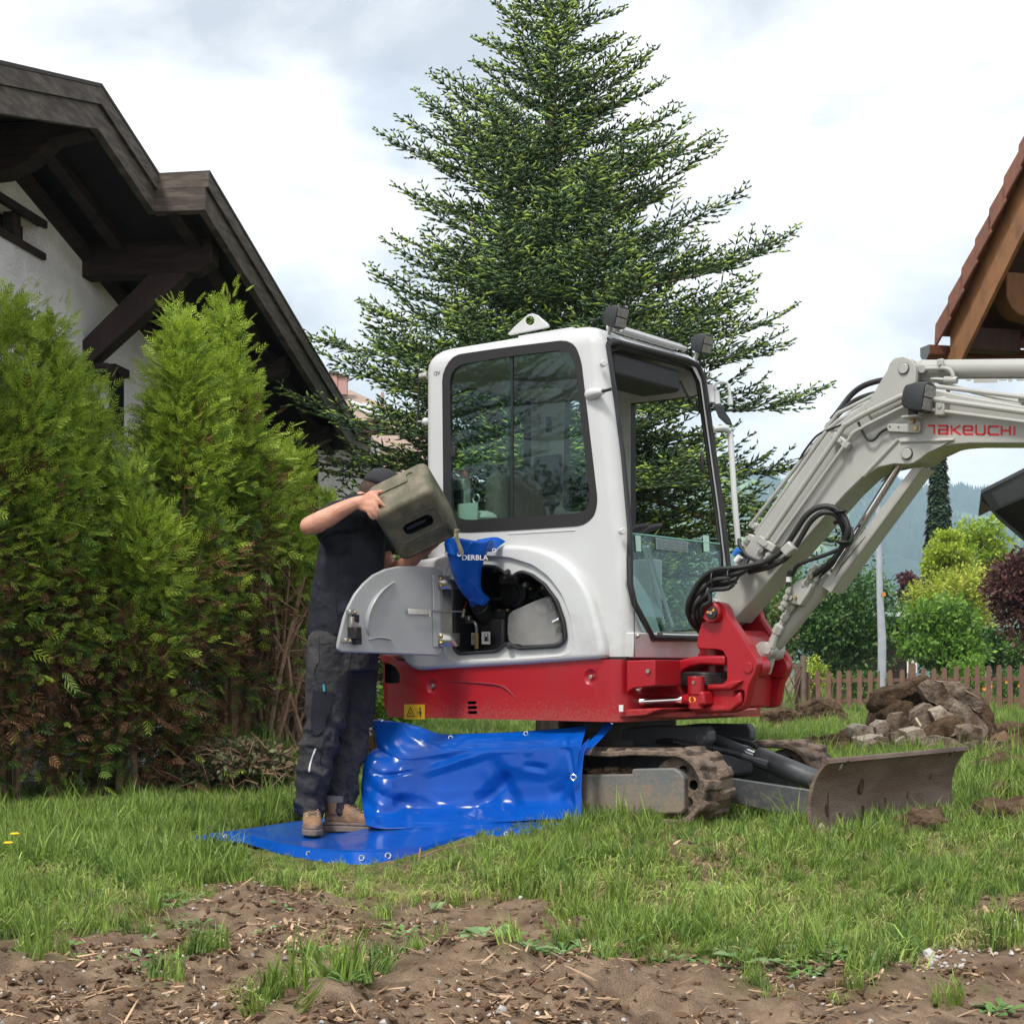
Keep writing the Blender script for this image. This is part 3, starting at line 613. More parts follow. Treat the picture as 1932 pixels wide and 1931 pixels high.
def big_fir(name, loc, Ht, label, detail=1.0, seed=1):
    g = np.random.default_rng(seed); root = empty(name, loc, 0, label, 'tree')
    segA, segB, segR, segT = [], [], [], []          # shoots: start, end, radius, type (0 old needles, 1 new growth)
    wood = MB(); wood.tube([(0, 0, -.1), (.03, 0, Ht*.4), (0, 0, Ht*.8), (0, 0, Ht)], [.15, .10, .045, .008], 10)
    z = .9; k = 0
    while z < Ht-.15:
        rel = (Ht-z)/Ht
        L0 = .53*(Ht-z)*(.92+.16*g.random()) if z > 2.2 else .53*(Ht-2.2)*(.75+.25*z/2.2)
        nb = 8 if z < Ht*.7 else 7
        for j in range(nb):
            az = j*6.283/nb+k*1.1+g.normal(0, .22); L = L0*g.uniform(.62, 1.12); el = lerp(.10, .75, 1-rel)+g.normal(0, .10)
            if z < 3: el -= .12
            if z < 2.3: L *= .66
            n = max(6, int(L/.073)); pts = []; p = np.array([0, 0, z]); e_ = el
            az2 = az
            for i in range(n+1):
                pts.append(p.copy()); p = p+np.array([math.cos(az2)*math.cos(e_), math.sin(az2)*math.cos(e_), math.sin(e_)])*L/n
                e_ += (.035 if i > n*.5 else -.022); az2 += g.normal(0, .02)
            pts = np.array(pts)
            wood.tube([pts[0], pts[n//3], pts[2*n//3], pts[-1]], [.006+.011*L, .005+.006*L, .006, .003], 5)
            fwd = np.array([math.cos(az), math.sin(az), 0]); sdv = np.array([-math.sin(az), math.cos(az), 0])
            for i in range(max(1, int(n*.12)), n+1):
                t_ = i/n; tl = (.05+.36*L*(1-t_)**.8*min(1, t_*3.2))*g.uniform(.7, 1.15)
                tl = min(tl, .75)
                if i == n: tl = .05
                segA.append(pts[i-1]); segB.append(pts[i]); segR.append(.011); segT.append(0)
                for sgn in (-1, 1):
                    up = g.normal(.02, .2)+.25*(1-rel)
                    d = fwd*math.cos(.95)+sdv*sgn*math.sin(.95)*g.uniform(.85, 1.1); d[2] += math.sin(el)*.5+up; d /= np.linalg.norm(d)
                    m_ = max(1, int(tl/.075)); q = pts[i].copy()
                    s2 = np.cross(d, (0, 0, 1)); s2 /= np.linalg.norm(s2)
                    for w_ in range(m_):
                        q2 = q+d*tl/m_+np.array([0, 0, g.normal(0, .004)]); last = w_ == m_-1
                        segA.append(q); segB.append(q2); segR.append(.0095); segT.append(1 if last and g.random() < .75 else 0)
                        if detail > .5:
                            sl = min(.11, .04+.4*(tl-(w_+1)*tl/m_))*g.uniform(.55, 1.35)
                            for s3 in (-1, 1):
                                if g.random() < .12: continue
                                dd = d*g.uniform(.5, .85)+s2*s3*g.uniform(.55, .9)+np.array([0, 0, g.normal(.0, .24)]); segA.append(q2); segB.append(q2+dd*sl); segR.append(.0085); segT.append(1 if g.random() < .32*(t_ > .45) else 0)
                        q = q2; d = d+np.array([0, 0, .03])
        z += g.uniform(.185, .25)*(1 if detail > .5 else 2.2); k += 1
    A = np.array(segA); B_ = np.array(segB); Rr = np.array(segR); Ty = np.array(segT)
    T3 = np.array([(-.03, 0, 0)]+[(.5, math.cos(a*2.094)*1.3, math.sin(a*2.094)*1.3) for a in range(3)]+[(1.08, 0, 0)])
    TF = np.array([(0, 2, 1), (0, 3, 2), (0, 1, 3), (1, 2, 4), (2, 3, 4), (3, 1, 4)])
    D = B_-A; ln = np.linalg.norm(D, axis=1)
    V, Fc = stamp(T3, TF, A, frames(D, g.uniform(0, 6, len(A))), np.stack([ln, Rr, Rr], 1))
    print(name, 'shoots', len(A), 'tris', len(Fc))
    cr_o = tri_mesh('crown', V, Fc, None, root, mats=[M_needle, M_newneedle], midx=np.repeat(Ty, len(TF))); cr_o['kind'] = 'stuff'
    wood.build('trunk', M_bark, root)
    return root
M_needle = mat('fir_needles', (.062, .115, .045), .55, spec=.35, island=.35); M_newneedle = mat('fir_new_needles', (.30, .42, .08), .55, spec=.3, island=.3)
fir = big_fir('fir_tree', (at(1037, 1272, 15).x, 15, 0), 8.25, 'big dark green fir tree with light green tips standing behind the excavator')
fir2 = big_fir('fir_tree', (-10.5, 6.6, 0), 8.5, 'fir tree beyond the hedge that the cab window mirrors', detail=.3, seed=5)

for i, (x_, y_, h_, lb_) in enumerate(((-16, 9.3, 5.2, 'leafy garden tree beyond the hedge that only the cab window mirrors'), (-17, 3.4, 4.6, 'second leafy garden tree beyond the hedge, mirrored in the cab window'))):
    ap_ = PC+x_/y_*F; leafy('garden_tree', ap_, HOR-(h_-CH)/y_*F, HOR+(CH-.6)/y_*F, 2.6/y_*F, y_, L_dark, lb_, 'tree', n=9000, leaf=.1, clumps=60, depth=2.6)
# ------------------------------------------------------------------ thuja hedge: single conifers
SP = []; SF = []
def _kite(a, d, l_, w):
    n0 = len(SP); d = np.array(d)/np.linalg.norm(d); s_ = np.array([-d[1], d[0], 0]); a = np.array(a)
    SP.extend([a, a+d*l_*.45+s_*w, a+d*l_, a+d*l_*.45-s_*w]); SF.extend([(n0, n0+1, n0+2), (n0, n0+2, n0+3)])
_kite((0, 0, 0), (1, 0, 0), 1.0, .025)
for i in range(4):
    x_ = .1+i*.21; l_ = .46*(1-.15*i)
    for s_ in (-1, 1):
        d = (.78, s_*.62, 0); _kite((x_, 0, .01*i), d, l_, .042)
        if i < 0:
            e_ = np.array([x_, 0, 0])+np.array(d)/1.004*l_*.45
            _kite(e_, (.98, s_*.15, .02), l_*.5, .035)
SP = np.array(SP, float); SP[:, 2] += -.18*SP[:, 0]**2-.1*np.abs(SP[:, 1]); SF = np.array(SF)
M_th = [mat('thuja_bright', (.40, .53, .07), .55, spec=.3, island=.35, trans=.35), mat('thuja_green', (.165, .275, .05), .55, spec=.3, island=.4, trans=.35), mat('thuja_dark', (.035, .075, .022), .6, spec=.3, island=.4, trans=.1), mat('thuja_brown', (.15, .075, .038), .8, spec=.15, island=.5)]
M_stem = mat('thuja_stem', (.17, .095, .06), .9, col2=(.30, .19, .13), vscale=20, bump=.5, bscale=60)
def thuja(px, top, hw, Y, label, n=3600, bare=.42, cutoff=0, spires=3, lean=0):
    c = at(px, top+62+(22 if hw < 50 else 0), Y); H_ = c.z; r0 = hw/F*Y*.92; n = int(n*2.0); z0 = float(gz(c.x, Y)); root = empty('thuja', (c.x, Y, z0-.02), 0, label, 'hedge plant', 'thuja plants of the hedge')
    # the crown is built of separate fans of sprays, with holes and dead patches between them
    nc = int(n/30); t_ = rng.random(nc)**.9; rel = .05+.95*t_; a = rng.uniform(0, 6.283, nc)
    prof = np.where(rel < .5, .92+.16*np.sin(rel*3.14), 1.08*(1-.86*np.clip((rel-.5)/.5, 0, 1)**1.25))
    keepc = rng.random(nc) < np.where(rel < cutoff, .03, np.where(rel < bare, .22+.62*rel/bare, 1))
    rel, a, prof = rel[keepc], a[keepc], prof[keepc]; nc = len(rel)
    rr = r0*prof*rng.uniform(.45, 1.05, nc); k = sm(.62, .98, rel)
    sp_a = rng.uniform(0, 6.28, spires); sp_r = r0*rng.uniform(.3, .7, spires); sp_r[0] *= .3; sp_h = np.array([1.0]+list(rng.uniform(.74, .93, spires-1))); si = rng.integers(0, spires, nc)
    cx = np.cos(a)*rr*(1-.45*k)+k*np.cos(sp_a[si])*sp_r[si]; cy = np.sin(a)*rr*(1-.45*k)+k*np.sin(sp_a[si])*sp_r[si]; cz = H_*rel*(1-k*(1-sp_h[si]))
    CC = np.stack([cx, cy, cz], 1); CD = np.stack([np.cos(a), np.sin(a), -.25+1.5*rel**1.3], 1)+rng.normal(size=(nc, 3))*.35; CD /= np.linalg.norm(CD, axis=1, keepdims=True)
    CR = rng.uniform(.13, .27, nc)*(1-.35*k); ctype = rng.random(nc)
    per = rng.integers(0, nc, n); q0 = np.clip(rng.normal(size=(n, 3))*.5, -.85, .85); along = rng.uniform(-.7, .9, n)
    q = CC[per]+(q0*.8+CD[per]*along[:, None])*CR[per][:, None]
    D = CD[per]*1.1+q0*.9+rng.normal(size=(n, 3))*.25; D[:, 2] += .25*rel[per]
    relk = np.clip(q[:, 2]/H_, 0, 1)
    tip = q[:, 2] > H_*.93; size = (.118-.02*relk)*rng.uniform(.5, 1.4, n)
    V, Fc = stamp(SP, SF, q, frames(D, rng.normal(0, .8, n)), size)
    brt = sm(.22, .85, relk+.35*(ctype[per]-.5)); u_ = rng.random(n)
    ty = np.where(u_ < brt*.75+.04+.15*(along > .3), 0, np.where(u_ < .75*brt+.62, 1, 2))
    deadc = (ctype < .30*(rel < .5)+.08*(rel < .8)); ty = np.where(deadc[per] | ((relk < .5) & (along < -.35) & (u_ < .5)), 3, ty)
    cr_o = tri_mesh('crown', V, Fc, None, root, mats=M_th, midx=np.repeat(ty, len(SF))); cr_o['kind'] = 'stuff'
    mb = MB()
    for k in range(5):
        a_ = rng.uniform(0, 6.28); b0 = (math.cos(a_)*r0*.25, math.sin(a_)*r0*.25, 0); e_ = (math.cos(a_+.4)*r0*.35, math.sin(a_+.4)*r0*.35, H_*rng.uniform(.6, .9))
        md = (math.cos(a_)*r0*rng.uniform(.1, .5), math.sin(a_)*r0*rng.uniform(.1, .5), H_*.4)
        mb.tube(spline([b0, md, e_], 5), [.03-.0025*i for i in range(11)], 6)
        for j in range(9):
            zb = H_*rng.uniform(.08, .6); p = Vector(b0).lerp(Vector(md), min(1, zb/(H_*.4))); aa = rng.uniform(0, 6.28); l_ = r0*rng.uniform(.5, 1.0)
            m1 = p+Vector((math.cos(aa)*l_*.5, math.sin(aa)*l_*.5, l_*.15)); e2 = p+Vector((math.cos(aa+.5)*l_, math.sin(aa+.5)*l_, l_*rng.uniform(.1, .8)))
            mb.tube([p, m1, e2], [.009, .006, .002], 4, cap=False)
    mb.build('trunk', M_stem, root)
for (px, top, hw, Y, lb, n) in (
    (-130, 560, 120, 9.6, 'thuja at the end of the hedge, cut off by the photo edge', 2600),
    (10, 520, 100, 10.0, 'tall thuja at the photo edge in front of the white wall', 4600),
    (95, 555, 62, 10.2, 'thuja with a feathery top in front of the small wall window', 3600),
    (180, 680, 66, 10.6, 'lower thuja in front of the brace of the dark roof', 3600),
    (335, 540, 74, 10.9, 'tallest thuja of the hedge, pointed, under the middle of the roof', 5400),
    (432, 585, 44, 11.4, 'slim pointed thuja directly right of the tallest one', 3200),
    (245, 810, 80, 10.4, 'bushy thuja standing low before the tallest one', 2800),
    (455, 765, 62, 11.6, 'thuja with a bright feathery tip beside the house post', 3000),
    (540, 790, 56, 12.2, 'bright thuja beside the worker\'s elbow', 2800),
    (628, 868, 60, 13.2, 'small bright thuja behind the worker\'s arm', 2400),
    (700, 905, 50, 14.2, 'small thuja behind the worker\'s head', 2000)):
    thuja(px, top, hw, Y, lb, n, cutoff=.50 if px in (455, 540, 628) else 0)
# dug-up bushes with soil at the hedge foot, bare stems
mb = MB()
for k in range(80):
    a = rng.uniform(440, 600); Y0 = rng.uniform(11.5, 13.2); b0 = at(a, 1272, Y0); b0.z = float(gz(b0.x, Y0)); h = rng.uniform(.6, 1.7)
    p = [b0, b0+Vector((rng.normal(0, .12), rng.normal(0, .1), h*.5)), b0+Vector((rng.normal(0, .22), rng.normal(0, .2), h))]
    mb.tube(spline(p, 4), [.022-.0018*i for i in range(9)], 5)
    for j in range(5):
        s_ = p[0].lerp(p[2], rng.uniform(.2, .9)); e2 = s_+Vector((rng.normal(0, .22), rng.normal(0, .15), rng.normal(.12, .14))); mb.tube([s_, (s_+e2)/2+Vector((0, 0, .03)), e2], [.008, .005, .002], 4, cap=False)
tag(mb.build('bare_stems', M_stem), 'bare brown thuja stems and twigs at the open end of the hedge', 'hedge stems')
tag(bpy.data.objects['bare_stems'], kind='stuff')
leafy('brush_heap', 440, 1392, 1496, 150, 10.7, mat('heap_leaf', (.14, .17, .07), .7, island=.5), 'heap of pulled up weeds, roots and soil at the hedge foot', 'heap', n=6500, leaf=.045, clumps=120, trunk=False, m2=mat('heap_root', (.16, .10, .06), .9, island=.5), cr=.34, depth=.35)
mb = MB(); hb0 = bpy.data.objects['brush_heap']
for k in range(150):
    p0 = Vector((rng.uniform(-.55, .55), rng.uniform(-.4, .1), rng.uniform(.02, .3))); d = Vector((rng.normal(), rng.normal()*.6, rng.normal()*.45)).normalized()*rng.uniform(.08, .3)
    mb.tube([p0, p0+d*.5+Vector((0, 0, rng.uniform(0, .06))), p0+d], [.004, .003, .0015], 4, cap=False)
mb.build('root', M_stem, hb0)['kind'] = 'stuff'
# ------------------------------------------------------------------ houses
M_white = mat('white_render', (.86, .85, .83), .9, col2=(.70, .69, .66), vscale=3, bump=.9, bscale=38, spec=.1, bdist=.02)
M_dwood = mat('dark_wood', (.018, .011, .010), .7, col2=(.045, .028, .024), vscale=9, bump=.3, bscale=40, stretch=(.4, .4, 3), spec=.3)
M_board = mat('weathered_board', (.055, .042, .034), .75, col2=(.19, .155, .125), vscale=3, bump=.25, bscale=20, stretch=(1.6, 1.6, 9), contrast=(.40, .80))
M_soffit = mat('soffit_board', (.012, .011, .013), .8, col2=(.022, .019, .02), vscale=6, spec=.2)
M_glass_d = mat('window_glass', (.02, .025, .03), .08, spec=.6)
M_wframe = mat('window_frame', (.75, .75, .73), .5)
M_rooft = mat('roof_sheet', (.05, .04, .035), .8)
dH = Vector((.156, .988, 0)); nH = Vector((.988, -.156, 0)); AP = Vector((-2.876, 11.05, 4.875))
cS, sS = math.cos(R(15.2)), math.sin(R(15.2))
def RP(e, t, dz=0):       # point of the roof: e outwards, t down the slope (negative: the near slope)
    return AP+nH*e+dH*(t*cS)+Vector((0, 0, -abs(t)*sS+dz))
house = empty('chalet', (-4.2, 12, 0), 0, 'white rendered house with a wide dark overhanging gable roof behind the hedge', 'house')
def hp(mb, name, m, par=house, bevel=None, ang=35):
    o = mb.build(name, m, None, ang, bevel)
    o.parent = par; o.matrix_parent_inverse = Matrix.Translation(par.matrix_world.translation if par.matrix_world.translation.length else par.location).inverted()
    return o
bpy.context.view_layer.update()
T1 = 1.10; TE = 5.85; TN = -3.2; EI = -6; ES = .40
# roof slabs
mb = MB()
def slab(e0, e1, t0, t1, z0, z1):
    P0 = [RP(e0, t0, z0), RP(e1, t0, z0), RP(e1, t1, z0), RP(e0, t1, z0)]; P1 = [RP(e0, t0, z1), RP(e1, t0, z1), RP(e1, t1, z1), RP(e0, t1, z1)]
    mb.prism(P0, P1)
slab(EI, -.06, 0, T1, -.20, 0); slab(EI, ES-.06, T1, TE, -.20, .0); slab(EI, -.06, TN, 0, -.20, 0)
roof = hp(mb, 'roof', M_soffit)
mb = MB(); slab(EI, .03, 0, T1, .003, .028); slab(EI, ES+.03, T1+.002, TE+.05, .003, .028); slab(EI, .03, TN, -.002, .003, .028)
hp(mb, 'roof_covering', M_rooft)
# verge boards: an upper and a lower course
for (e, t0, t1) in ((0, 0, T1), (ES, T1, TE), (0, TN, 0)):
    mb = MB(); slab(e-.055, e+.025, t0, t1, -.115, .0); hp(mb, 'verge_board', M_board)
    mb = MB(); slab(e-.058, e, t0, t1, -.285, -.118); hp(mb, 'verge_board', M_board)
for (z0, z1, o_) in ((-.115, -.001, .03), (-.285, -.118, .005)):      # boards closing the step in the verge
    mb = MB(); mb.prism([RP(0, T1-.03, z0), RP(ES+o_, T1-.03, z0), RP(ES+o_, T1-.03, z1), RP(0, T1-.03, z1)], [RP(0, T1+.02, z0-.005), RP(ES+o_, T1+.02, z0-.005), RP(ES+o_, T1+.02, z1-.005), RP(0, T1+.02, z1-.005)])
    hp(mb, 'step_board', M_board)
# gable wall with its slit window
EW = -.82
def wl(px, py):
    k = (px-PC)/F; o = AP+nH*EW; s_ = (k*o.y-o.x)/(dH.x-k*dH.y); q = o+dH*s_
    return s_, CH+(HOR-py)/F*q.y
def WP(s_, z, e=EW): q = AP+nH*e+dH*s_; return Vector((q.x, q.y, z))
def roofz(s_): return AP.z-abs(s_)/cS*sS-.2
SE = 5.05
mb = MB(); poly = [(-3.0, -.3), (SE, -.3), (SE, roofz(SE)), (0, roofz(0)), (-3.0, roofz(-3.0))]
mb.prism([WP(s_, z) for s_, z in poly], [WP(s_, z, EW-.3) for s_, z in poly])
wall = hp(mb, 'wall', M_white)
w0 = wl(-40, 362); w1 = wl(76, 482); s0, s1 = w0[0], w1[0]; zt, zb = wl(40, 404)[1], wl(40, 455)[1]
cb = MB(); cb.prism([WP(a, b, EW+.1) for a, b in ((s0-.6, zb), (s1, zb), (s1, zt), (s0-.6, zt))], [WP(a, b, EW-.22) for a, b in ((s0-.6, zb), (s1, zb), (s1, zt), (s0-.6, zt))])
cut = cb.build('cut', M_white); boolean(wall, [cut])
win = MB(); win.prism([WP(a, b, EW-.14) for a, b in ((s0-.6, zb), (s1, zb), (s1, zt), (s0-.6, zt))], [WP(a, b, EW-.16) for a, b in ((s0-.6, zb), (s1, zb), (s1, zt), (s0-.6, zt))])
wn = hp(win, 'window', M_soffit)
for (a, b, c_, d_) in ((s0-.6, s1+.06, zt-.005, zt+.05), (s0-.6, s1+.04, zb-.05, zb-.002)):
    mb = MB(); mb.prism([WP(a, c_, EW-.02), WP(b, c_, EW-.02), WP(b, d_, EW-.02), WP(a, d_, EW-.02)], [WP(a, c_, EW+.03), WP(b, c_, EW+.03), WP(b, d_, EW+.03), WP(a, d_, EW+.03)]); hp(mb, 'window_board', M_dwood)
mb = MB(); sa = wl(30, 430)[0]; mb.prism([WP(sa, zb, EW-.1), WP(sa+.12, zb, EW-.1), WP(sa+.12, zt, EW-.1), WP(sa, zt, EW-.1)], [WP(sa, zb, EW-.02), WP(sa+.12, zb, EW-.02), WP(sa+.12, zt, EW-.02), WP(sa, zt, EW-.02)]); hp(mb, 'shutter', M_dwood)
# purlins with their ends, brace, ridge purlin
def purlin(t, e1, drop, h=.2, w=.16, e0=EW-.1, curve=False, name='purlin'):
    mb = MB(); top = -.205-drop
    a = [RP(e0, t, 0), RP(e1, t, 0)]
    zt_ = min(a[0].z, a[1].z)+top
    o = AP+dH*(t*cS); f = lambda e, z, s_: Vector((o.x, o.y, 0))+nH*e+dH*s_+Vector((0, 0, z))
    if curve: prof = [(e0, zt_), (e1, zt_), (e1, zt_-h*.35), (e1-.25, zt_-h*.5), (e1-.33, zt_-h*.75), (e1-.42, zt_-h*1.05), (e1-.62, zt_-h*1.35), (e0, zt_-h*1.4)]
    else: prof = [(e0, zt_), (e1, zt_), (e1, zt_-h*.7), (e1-.14, zt_-h), (e0, zt_-h)]
    mb.prism([f(e, z, -w/2) for e, z in prof], [f(e, z, w/2) for e, z in prof]); hp(mb, name, M_dwood, bevel=.008); return zt_-h, o
zr, _ = purlin(.06, -.08, .0, .26, .2, curve=True, name='ridge_purlin')
zp, op = purlin(1.72, ES-.14, -.03, .27, .18)
purlin(3.72, ES-.13, .0, .2, .16); purlin(5.25, ES-.13, .0, .18, .14)
# the long brace under the big purlin
o = op; f = lambda e, z, s_: Vector((o.x, o.y, 0))+nH*e+dH*s_+Vector((0, 0, z))
zc = zp
mb = MB(); mb.prism([f(e, z, -.085) for e, z in ((ES-.34, zc+.005), (ES-.40, zc-.06), (EW+.05, zc-.70), (EW-.02, zc-.72), (EW-.02, zc-.52), (ES-.66, zc+.005))], [f(e, z, .085) for e, z in ((ES-.34, zc+.005), (ES-.40, zc-.06), (EW+.05, zc-.70), (EW-.02, zc-.72), (EW-.02, zc-.52), (ES-.66, zc+.005))])
hp(mb, 'brace', mat('reddish_dark_wood', (.024, .012, .010), .65, col2=(.042, .022, .018), vscale=6, bump=.3, stretch=(3, 3, .5)), bevel=.008)
mb = MB(); mb.box(f(EW+.1, zc-.75, 0), (.24, .17, .13), Euler((0, 0, math.atan2(nH.y, nH.x))).to_matrix()); hp(mb, 'corbel', M_dwood, bevel=.02)
# rafters running along the soffit
for e in (-.50, ES-.25-.02):
    for (t0, t1) in ((0.1, T1), (T1, TE-.1)):
        if e > 0 and t0 < 1: continue
        mb = MB(); slab(e-.05, e+.05, t0, t1, -.29, -.203); hp(mb, 'rafter', M_dwood)
mb = MB(); slab(EW-.02, EW+.10, -.2, TE-.4, -.27, -.203); hp(mb, 'rafter', M_dwood)
# timber bay and corner post behind the hedge, far end
mb = MB(); mb.prism([WP(SE, z, e) for e, z in ((EW-.3, 0), (EW+.05, 0), (EW+.05, 3.25), (EW-.3, 3.25))], [WP(SE+.16, z, e) for e, z in ((EW-.3, 0), (EW+.05, 0), (EW+.05, 3.25), (EW-.3, 3.25))]); hp(mb, 'corner_post', M_dwood)
mb = MB(); a0 = at(430, 1200, 16.9); mb.box((-2.62, 16.95, 1.55), (1.1, .1, 3.3)); hp(mb, 'timber_wall', M_dwood)
for (pa, pb, ya, yb) in ((478, 506, 764, 850),):
    p0 = at(pa, yb, 16.85); p1 = at(pb, ya, 16.85); c = (p0+p1)/2; mb = MB()
    w_ = p1.x-p0.x; h_ = p1.z-p0.z
    for dx in (-w_/2, 0, w_/2): mb.box((c.x+dx, 16.87, c.z), (.035, .05, h_))
    mb.box((c.x, 16.87, p1.z), (w_+.035, .05, .04)); fr = hp(mb, 'window', M_wframe)
    mb = MB(); mb.box((c.x, 16.885, c.z), (w_, .015, h_)); hp(mb, 'window_pane', M_glass_d)
# small window low on the gable wall near the hedge top (dark lintel)
sA, zA = wl(205, 702); sB, zB = wl(232, 716)
mb = MB(); mb.prism([WP(sA, zA, EW+.003), WP(sB, zA, EW+.003), WP(sB, zA+.07, EW+.003), WP(sA, zA+.07, EW+.003)], [WP(sA, zA, EW+.06), WP(sB, zA, EW+.06), WP(sB, zA+.07, EW+.06), WP(sA, zA+.07, EW+.06)]); hp(mb, 'window_board', M_dwood)
mb = MB(); mb.prism([WP(sA, zA-.9, EW+.003), WP(sB-.05, zA-.9, EW+.003), WP(sB-.05, zA-.003, EW+.003), WP(sA, zA-.003, EW+.003)], [WP(sA, zA-.9, EW+.03), WP(sB-.05, zA-.9, EW+.03), WP(sB-.05, zA-.003, EW+.03), WP(sA, zA-.003, EW+.03)]); hp(mb, 'window', M_glass_d)

# annex: white wall under a dark red eave
annex = empty('annex', (-2.2, 19, 0), 0, 'low white annex with a dark red eave board right of the big roof', 'outbuilding'); bpy.context.view_layer.update()
p0 = at(557, 1300, 19); p1 = at(700, 820, 19)
mb = MB(); mb.box(((p0.x+p1.x)/2, 19.6, p1.z/2-.1), (p1.x-p0.x, 1.2, p1.z+.2)); hp(mb, 'wall', M_white, annex)
mb = MB(); q0 = at(582, 818, 18.6); q1 = at(735, 806, 18.6)
mb.prism([(q0.x-.4, 18.5, q0.z-.01), (q1.x+.07, 18.5, q0.z-.01), (q1.x-.02, 18.5, q1.z+.03), (q1.x-.1, 18.5, q1.z+.07), (q0.x-.4, 18.5, q1.z+.07)], [(q0.x-.4, 18.66, q0.z-.01), (q1.x+.07, 18.66, q0.z-.01), (q1.x-.02, 18.66, q1.z+.03), (q1.x-.1, 18.66, q1.z+.07), (q0.x-.4, 18.66, q1.z+.07)])
hp(mb, 'eave_board', mat('dark_red_wood', (.07, .022, .02), .6), annex)
mb = MB(); mb.prism([(q0.x-.4, 18.66, q1.z+.05), (q1.x, 18.66, q1.z+.05), (q1.x-.4, 22, q1.z+.5), (q0.x-.4, 22, q1.z+.5)], [(q0.x-.4, 18.66, q1.z+.0), (q1.x, 18.66, q1.z+.0), (q1.x-.4, 22, q1.z+.45), (q0.x-.4, 22, q1.z+.45)]); hp(mb, 'roof', M_rooft, annex)

# neighbour house with brown tiled roof, two chimneys, roof windows
nb = empty('neighbour_house', (-5, 42, 0), 0, 'distant house with a brown tiled roof, roof windows and two pink chimneys', 'house'); bpy.context.view_layer.update()
M_tile = mat('brown_tiles', (.27, .19, .15), .85, col2=(.38, .28, .22), vscale=2, stretch=(1, 1, 14), bump=.4, bscale=6); M_chim = mat('pink_render', (.45, .27, .24), .85)
def A_(px, py, Y): return at(px, py, Y)
rp = [A_(560, 715, 46), A_(655, 740, 46), A_(800, 815, 44), A_(840, 900, 40), A_(690, 900, 38), A_(560, 900, 38)]
rp = [A_(540, 728, 47), A_(662, 736, 47), A_(830, 812, 47), A_(900, 905, 40), A_(540, 905, 40)]
mb = MB(); mb.prism(rp, [p+Vector((0, .25, -.25)) for p in rp]); hp(mb, 'roof', M_tile, nb)
mb = MB(); mb.box((-3.6, 46, 2.4), (8, 9, 4.8)); hp(mb, 'wall', M_white, nb)
for (x0, x1, y0, y1) in ((624, 637, 705, 742), (638, 655, 712, 744), (741-22, 746-22, 762-22, 775)):
    a, b = A_(x0, y1, 46), A_(x1, y0, 46); mb = MB(); mb.box(((a.x+b.x)/2, 46.1, (a.z+b.z)/2), (b.x-a.x, .3, b.z-a.z)); ch = hp(mb, 'chimney', M_chim, nb)
    if x1-x0 > 8: mb = MB(); mb.box(((a.x+b.x)/2, 46.1, b.z+.03), (b.x-a.x+.08, .4, .05)); hp(mb, 'chimney_cap', M_board, nb)
for (pts) in (((660, 762), (700, 776), (712, 792), (672, 778)), ((686, 768), (716, 778), (738, 800), (706, 790))):
    P_ = [A_(a, b, 42.5-(b-760)*.03) for a, b in pts]; mb = MB(); mb.prism([p+Vector((0, -.5, .05)) for p in P_], [p+Vector((0, -.3, .0)) for p in P_]); w_ = hp(mb, 'roof_window', mat('pale_glass', (.5, .53, .55), .15), nb)

# ------------------------------------------------------------------ right-hand roof corner with orange brown boards
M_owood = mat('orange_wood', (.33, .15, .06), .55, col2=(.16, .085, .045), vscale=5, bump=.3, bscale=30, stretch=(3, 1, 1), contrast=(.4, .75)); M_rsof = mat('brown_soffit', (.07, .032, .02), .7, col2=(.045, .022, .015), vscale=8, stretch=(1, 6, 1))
M_rt = mat('clay_tile', (.30, .12, .075), .75, col2=(.20, .095, .07), vscale=12, bump=.3); M_cop = mat('copper_gutter', (.25, .11, .07), .4, metal=.6); M_zinc = mat('zinc', (.28, .29, .30), .45, metal=.7)
Yb = 14.0; V0 = at(1806, 640, Yb); vd = Vector((.25, -.968, 0)); ed = Vector((.968, .25, 0)); SL = .88
def VP_(t, e=0, z=0): return V0+vd*t+ed*e+Vector((0, 0, SL*t+z))
rh = empty('farmhouse_roof', (3.9, 14, 0), 0, 'roof corner with clay tiles and orange brown verge boards, top right of the photo', 'house'); bpy.context.view_layer.update()
TL = 2.6
def vb(e0, e1, z0, z1, t0, t1, name, m, tip=0):
    mb = MB(); a = [VP_(t0, e0, z0), VP_(t0+tip, e0, z1), VP_(t1, e0, z1), VP_(t1, e0, z0)]
    if tip: a = [VP_(t0-.02, e0, z0-.02), VP_(t0+.01, e0, z1), VP_(t1, e0, z1), VP_(t1, e0, z0), VP_(t0+tip, e0, z0)]
    b = [p+ed*(e1-e0) for p in a]; mb.prism(a, b); return hp(mb, name, m, rh, bevel=.004)
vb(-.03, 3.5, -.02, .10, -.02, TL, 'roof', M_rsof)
vb(-.06, -.03, -.17, .125, -.02, TL, 'verge_board', M_owood)
vb(-.09, -.055, -.42, -.15, -.02, TL, 'verge_board', M_owood, tip=.10)
k = 0; t_ = -.14
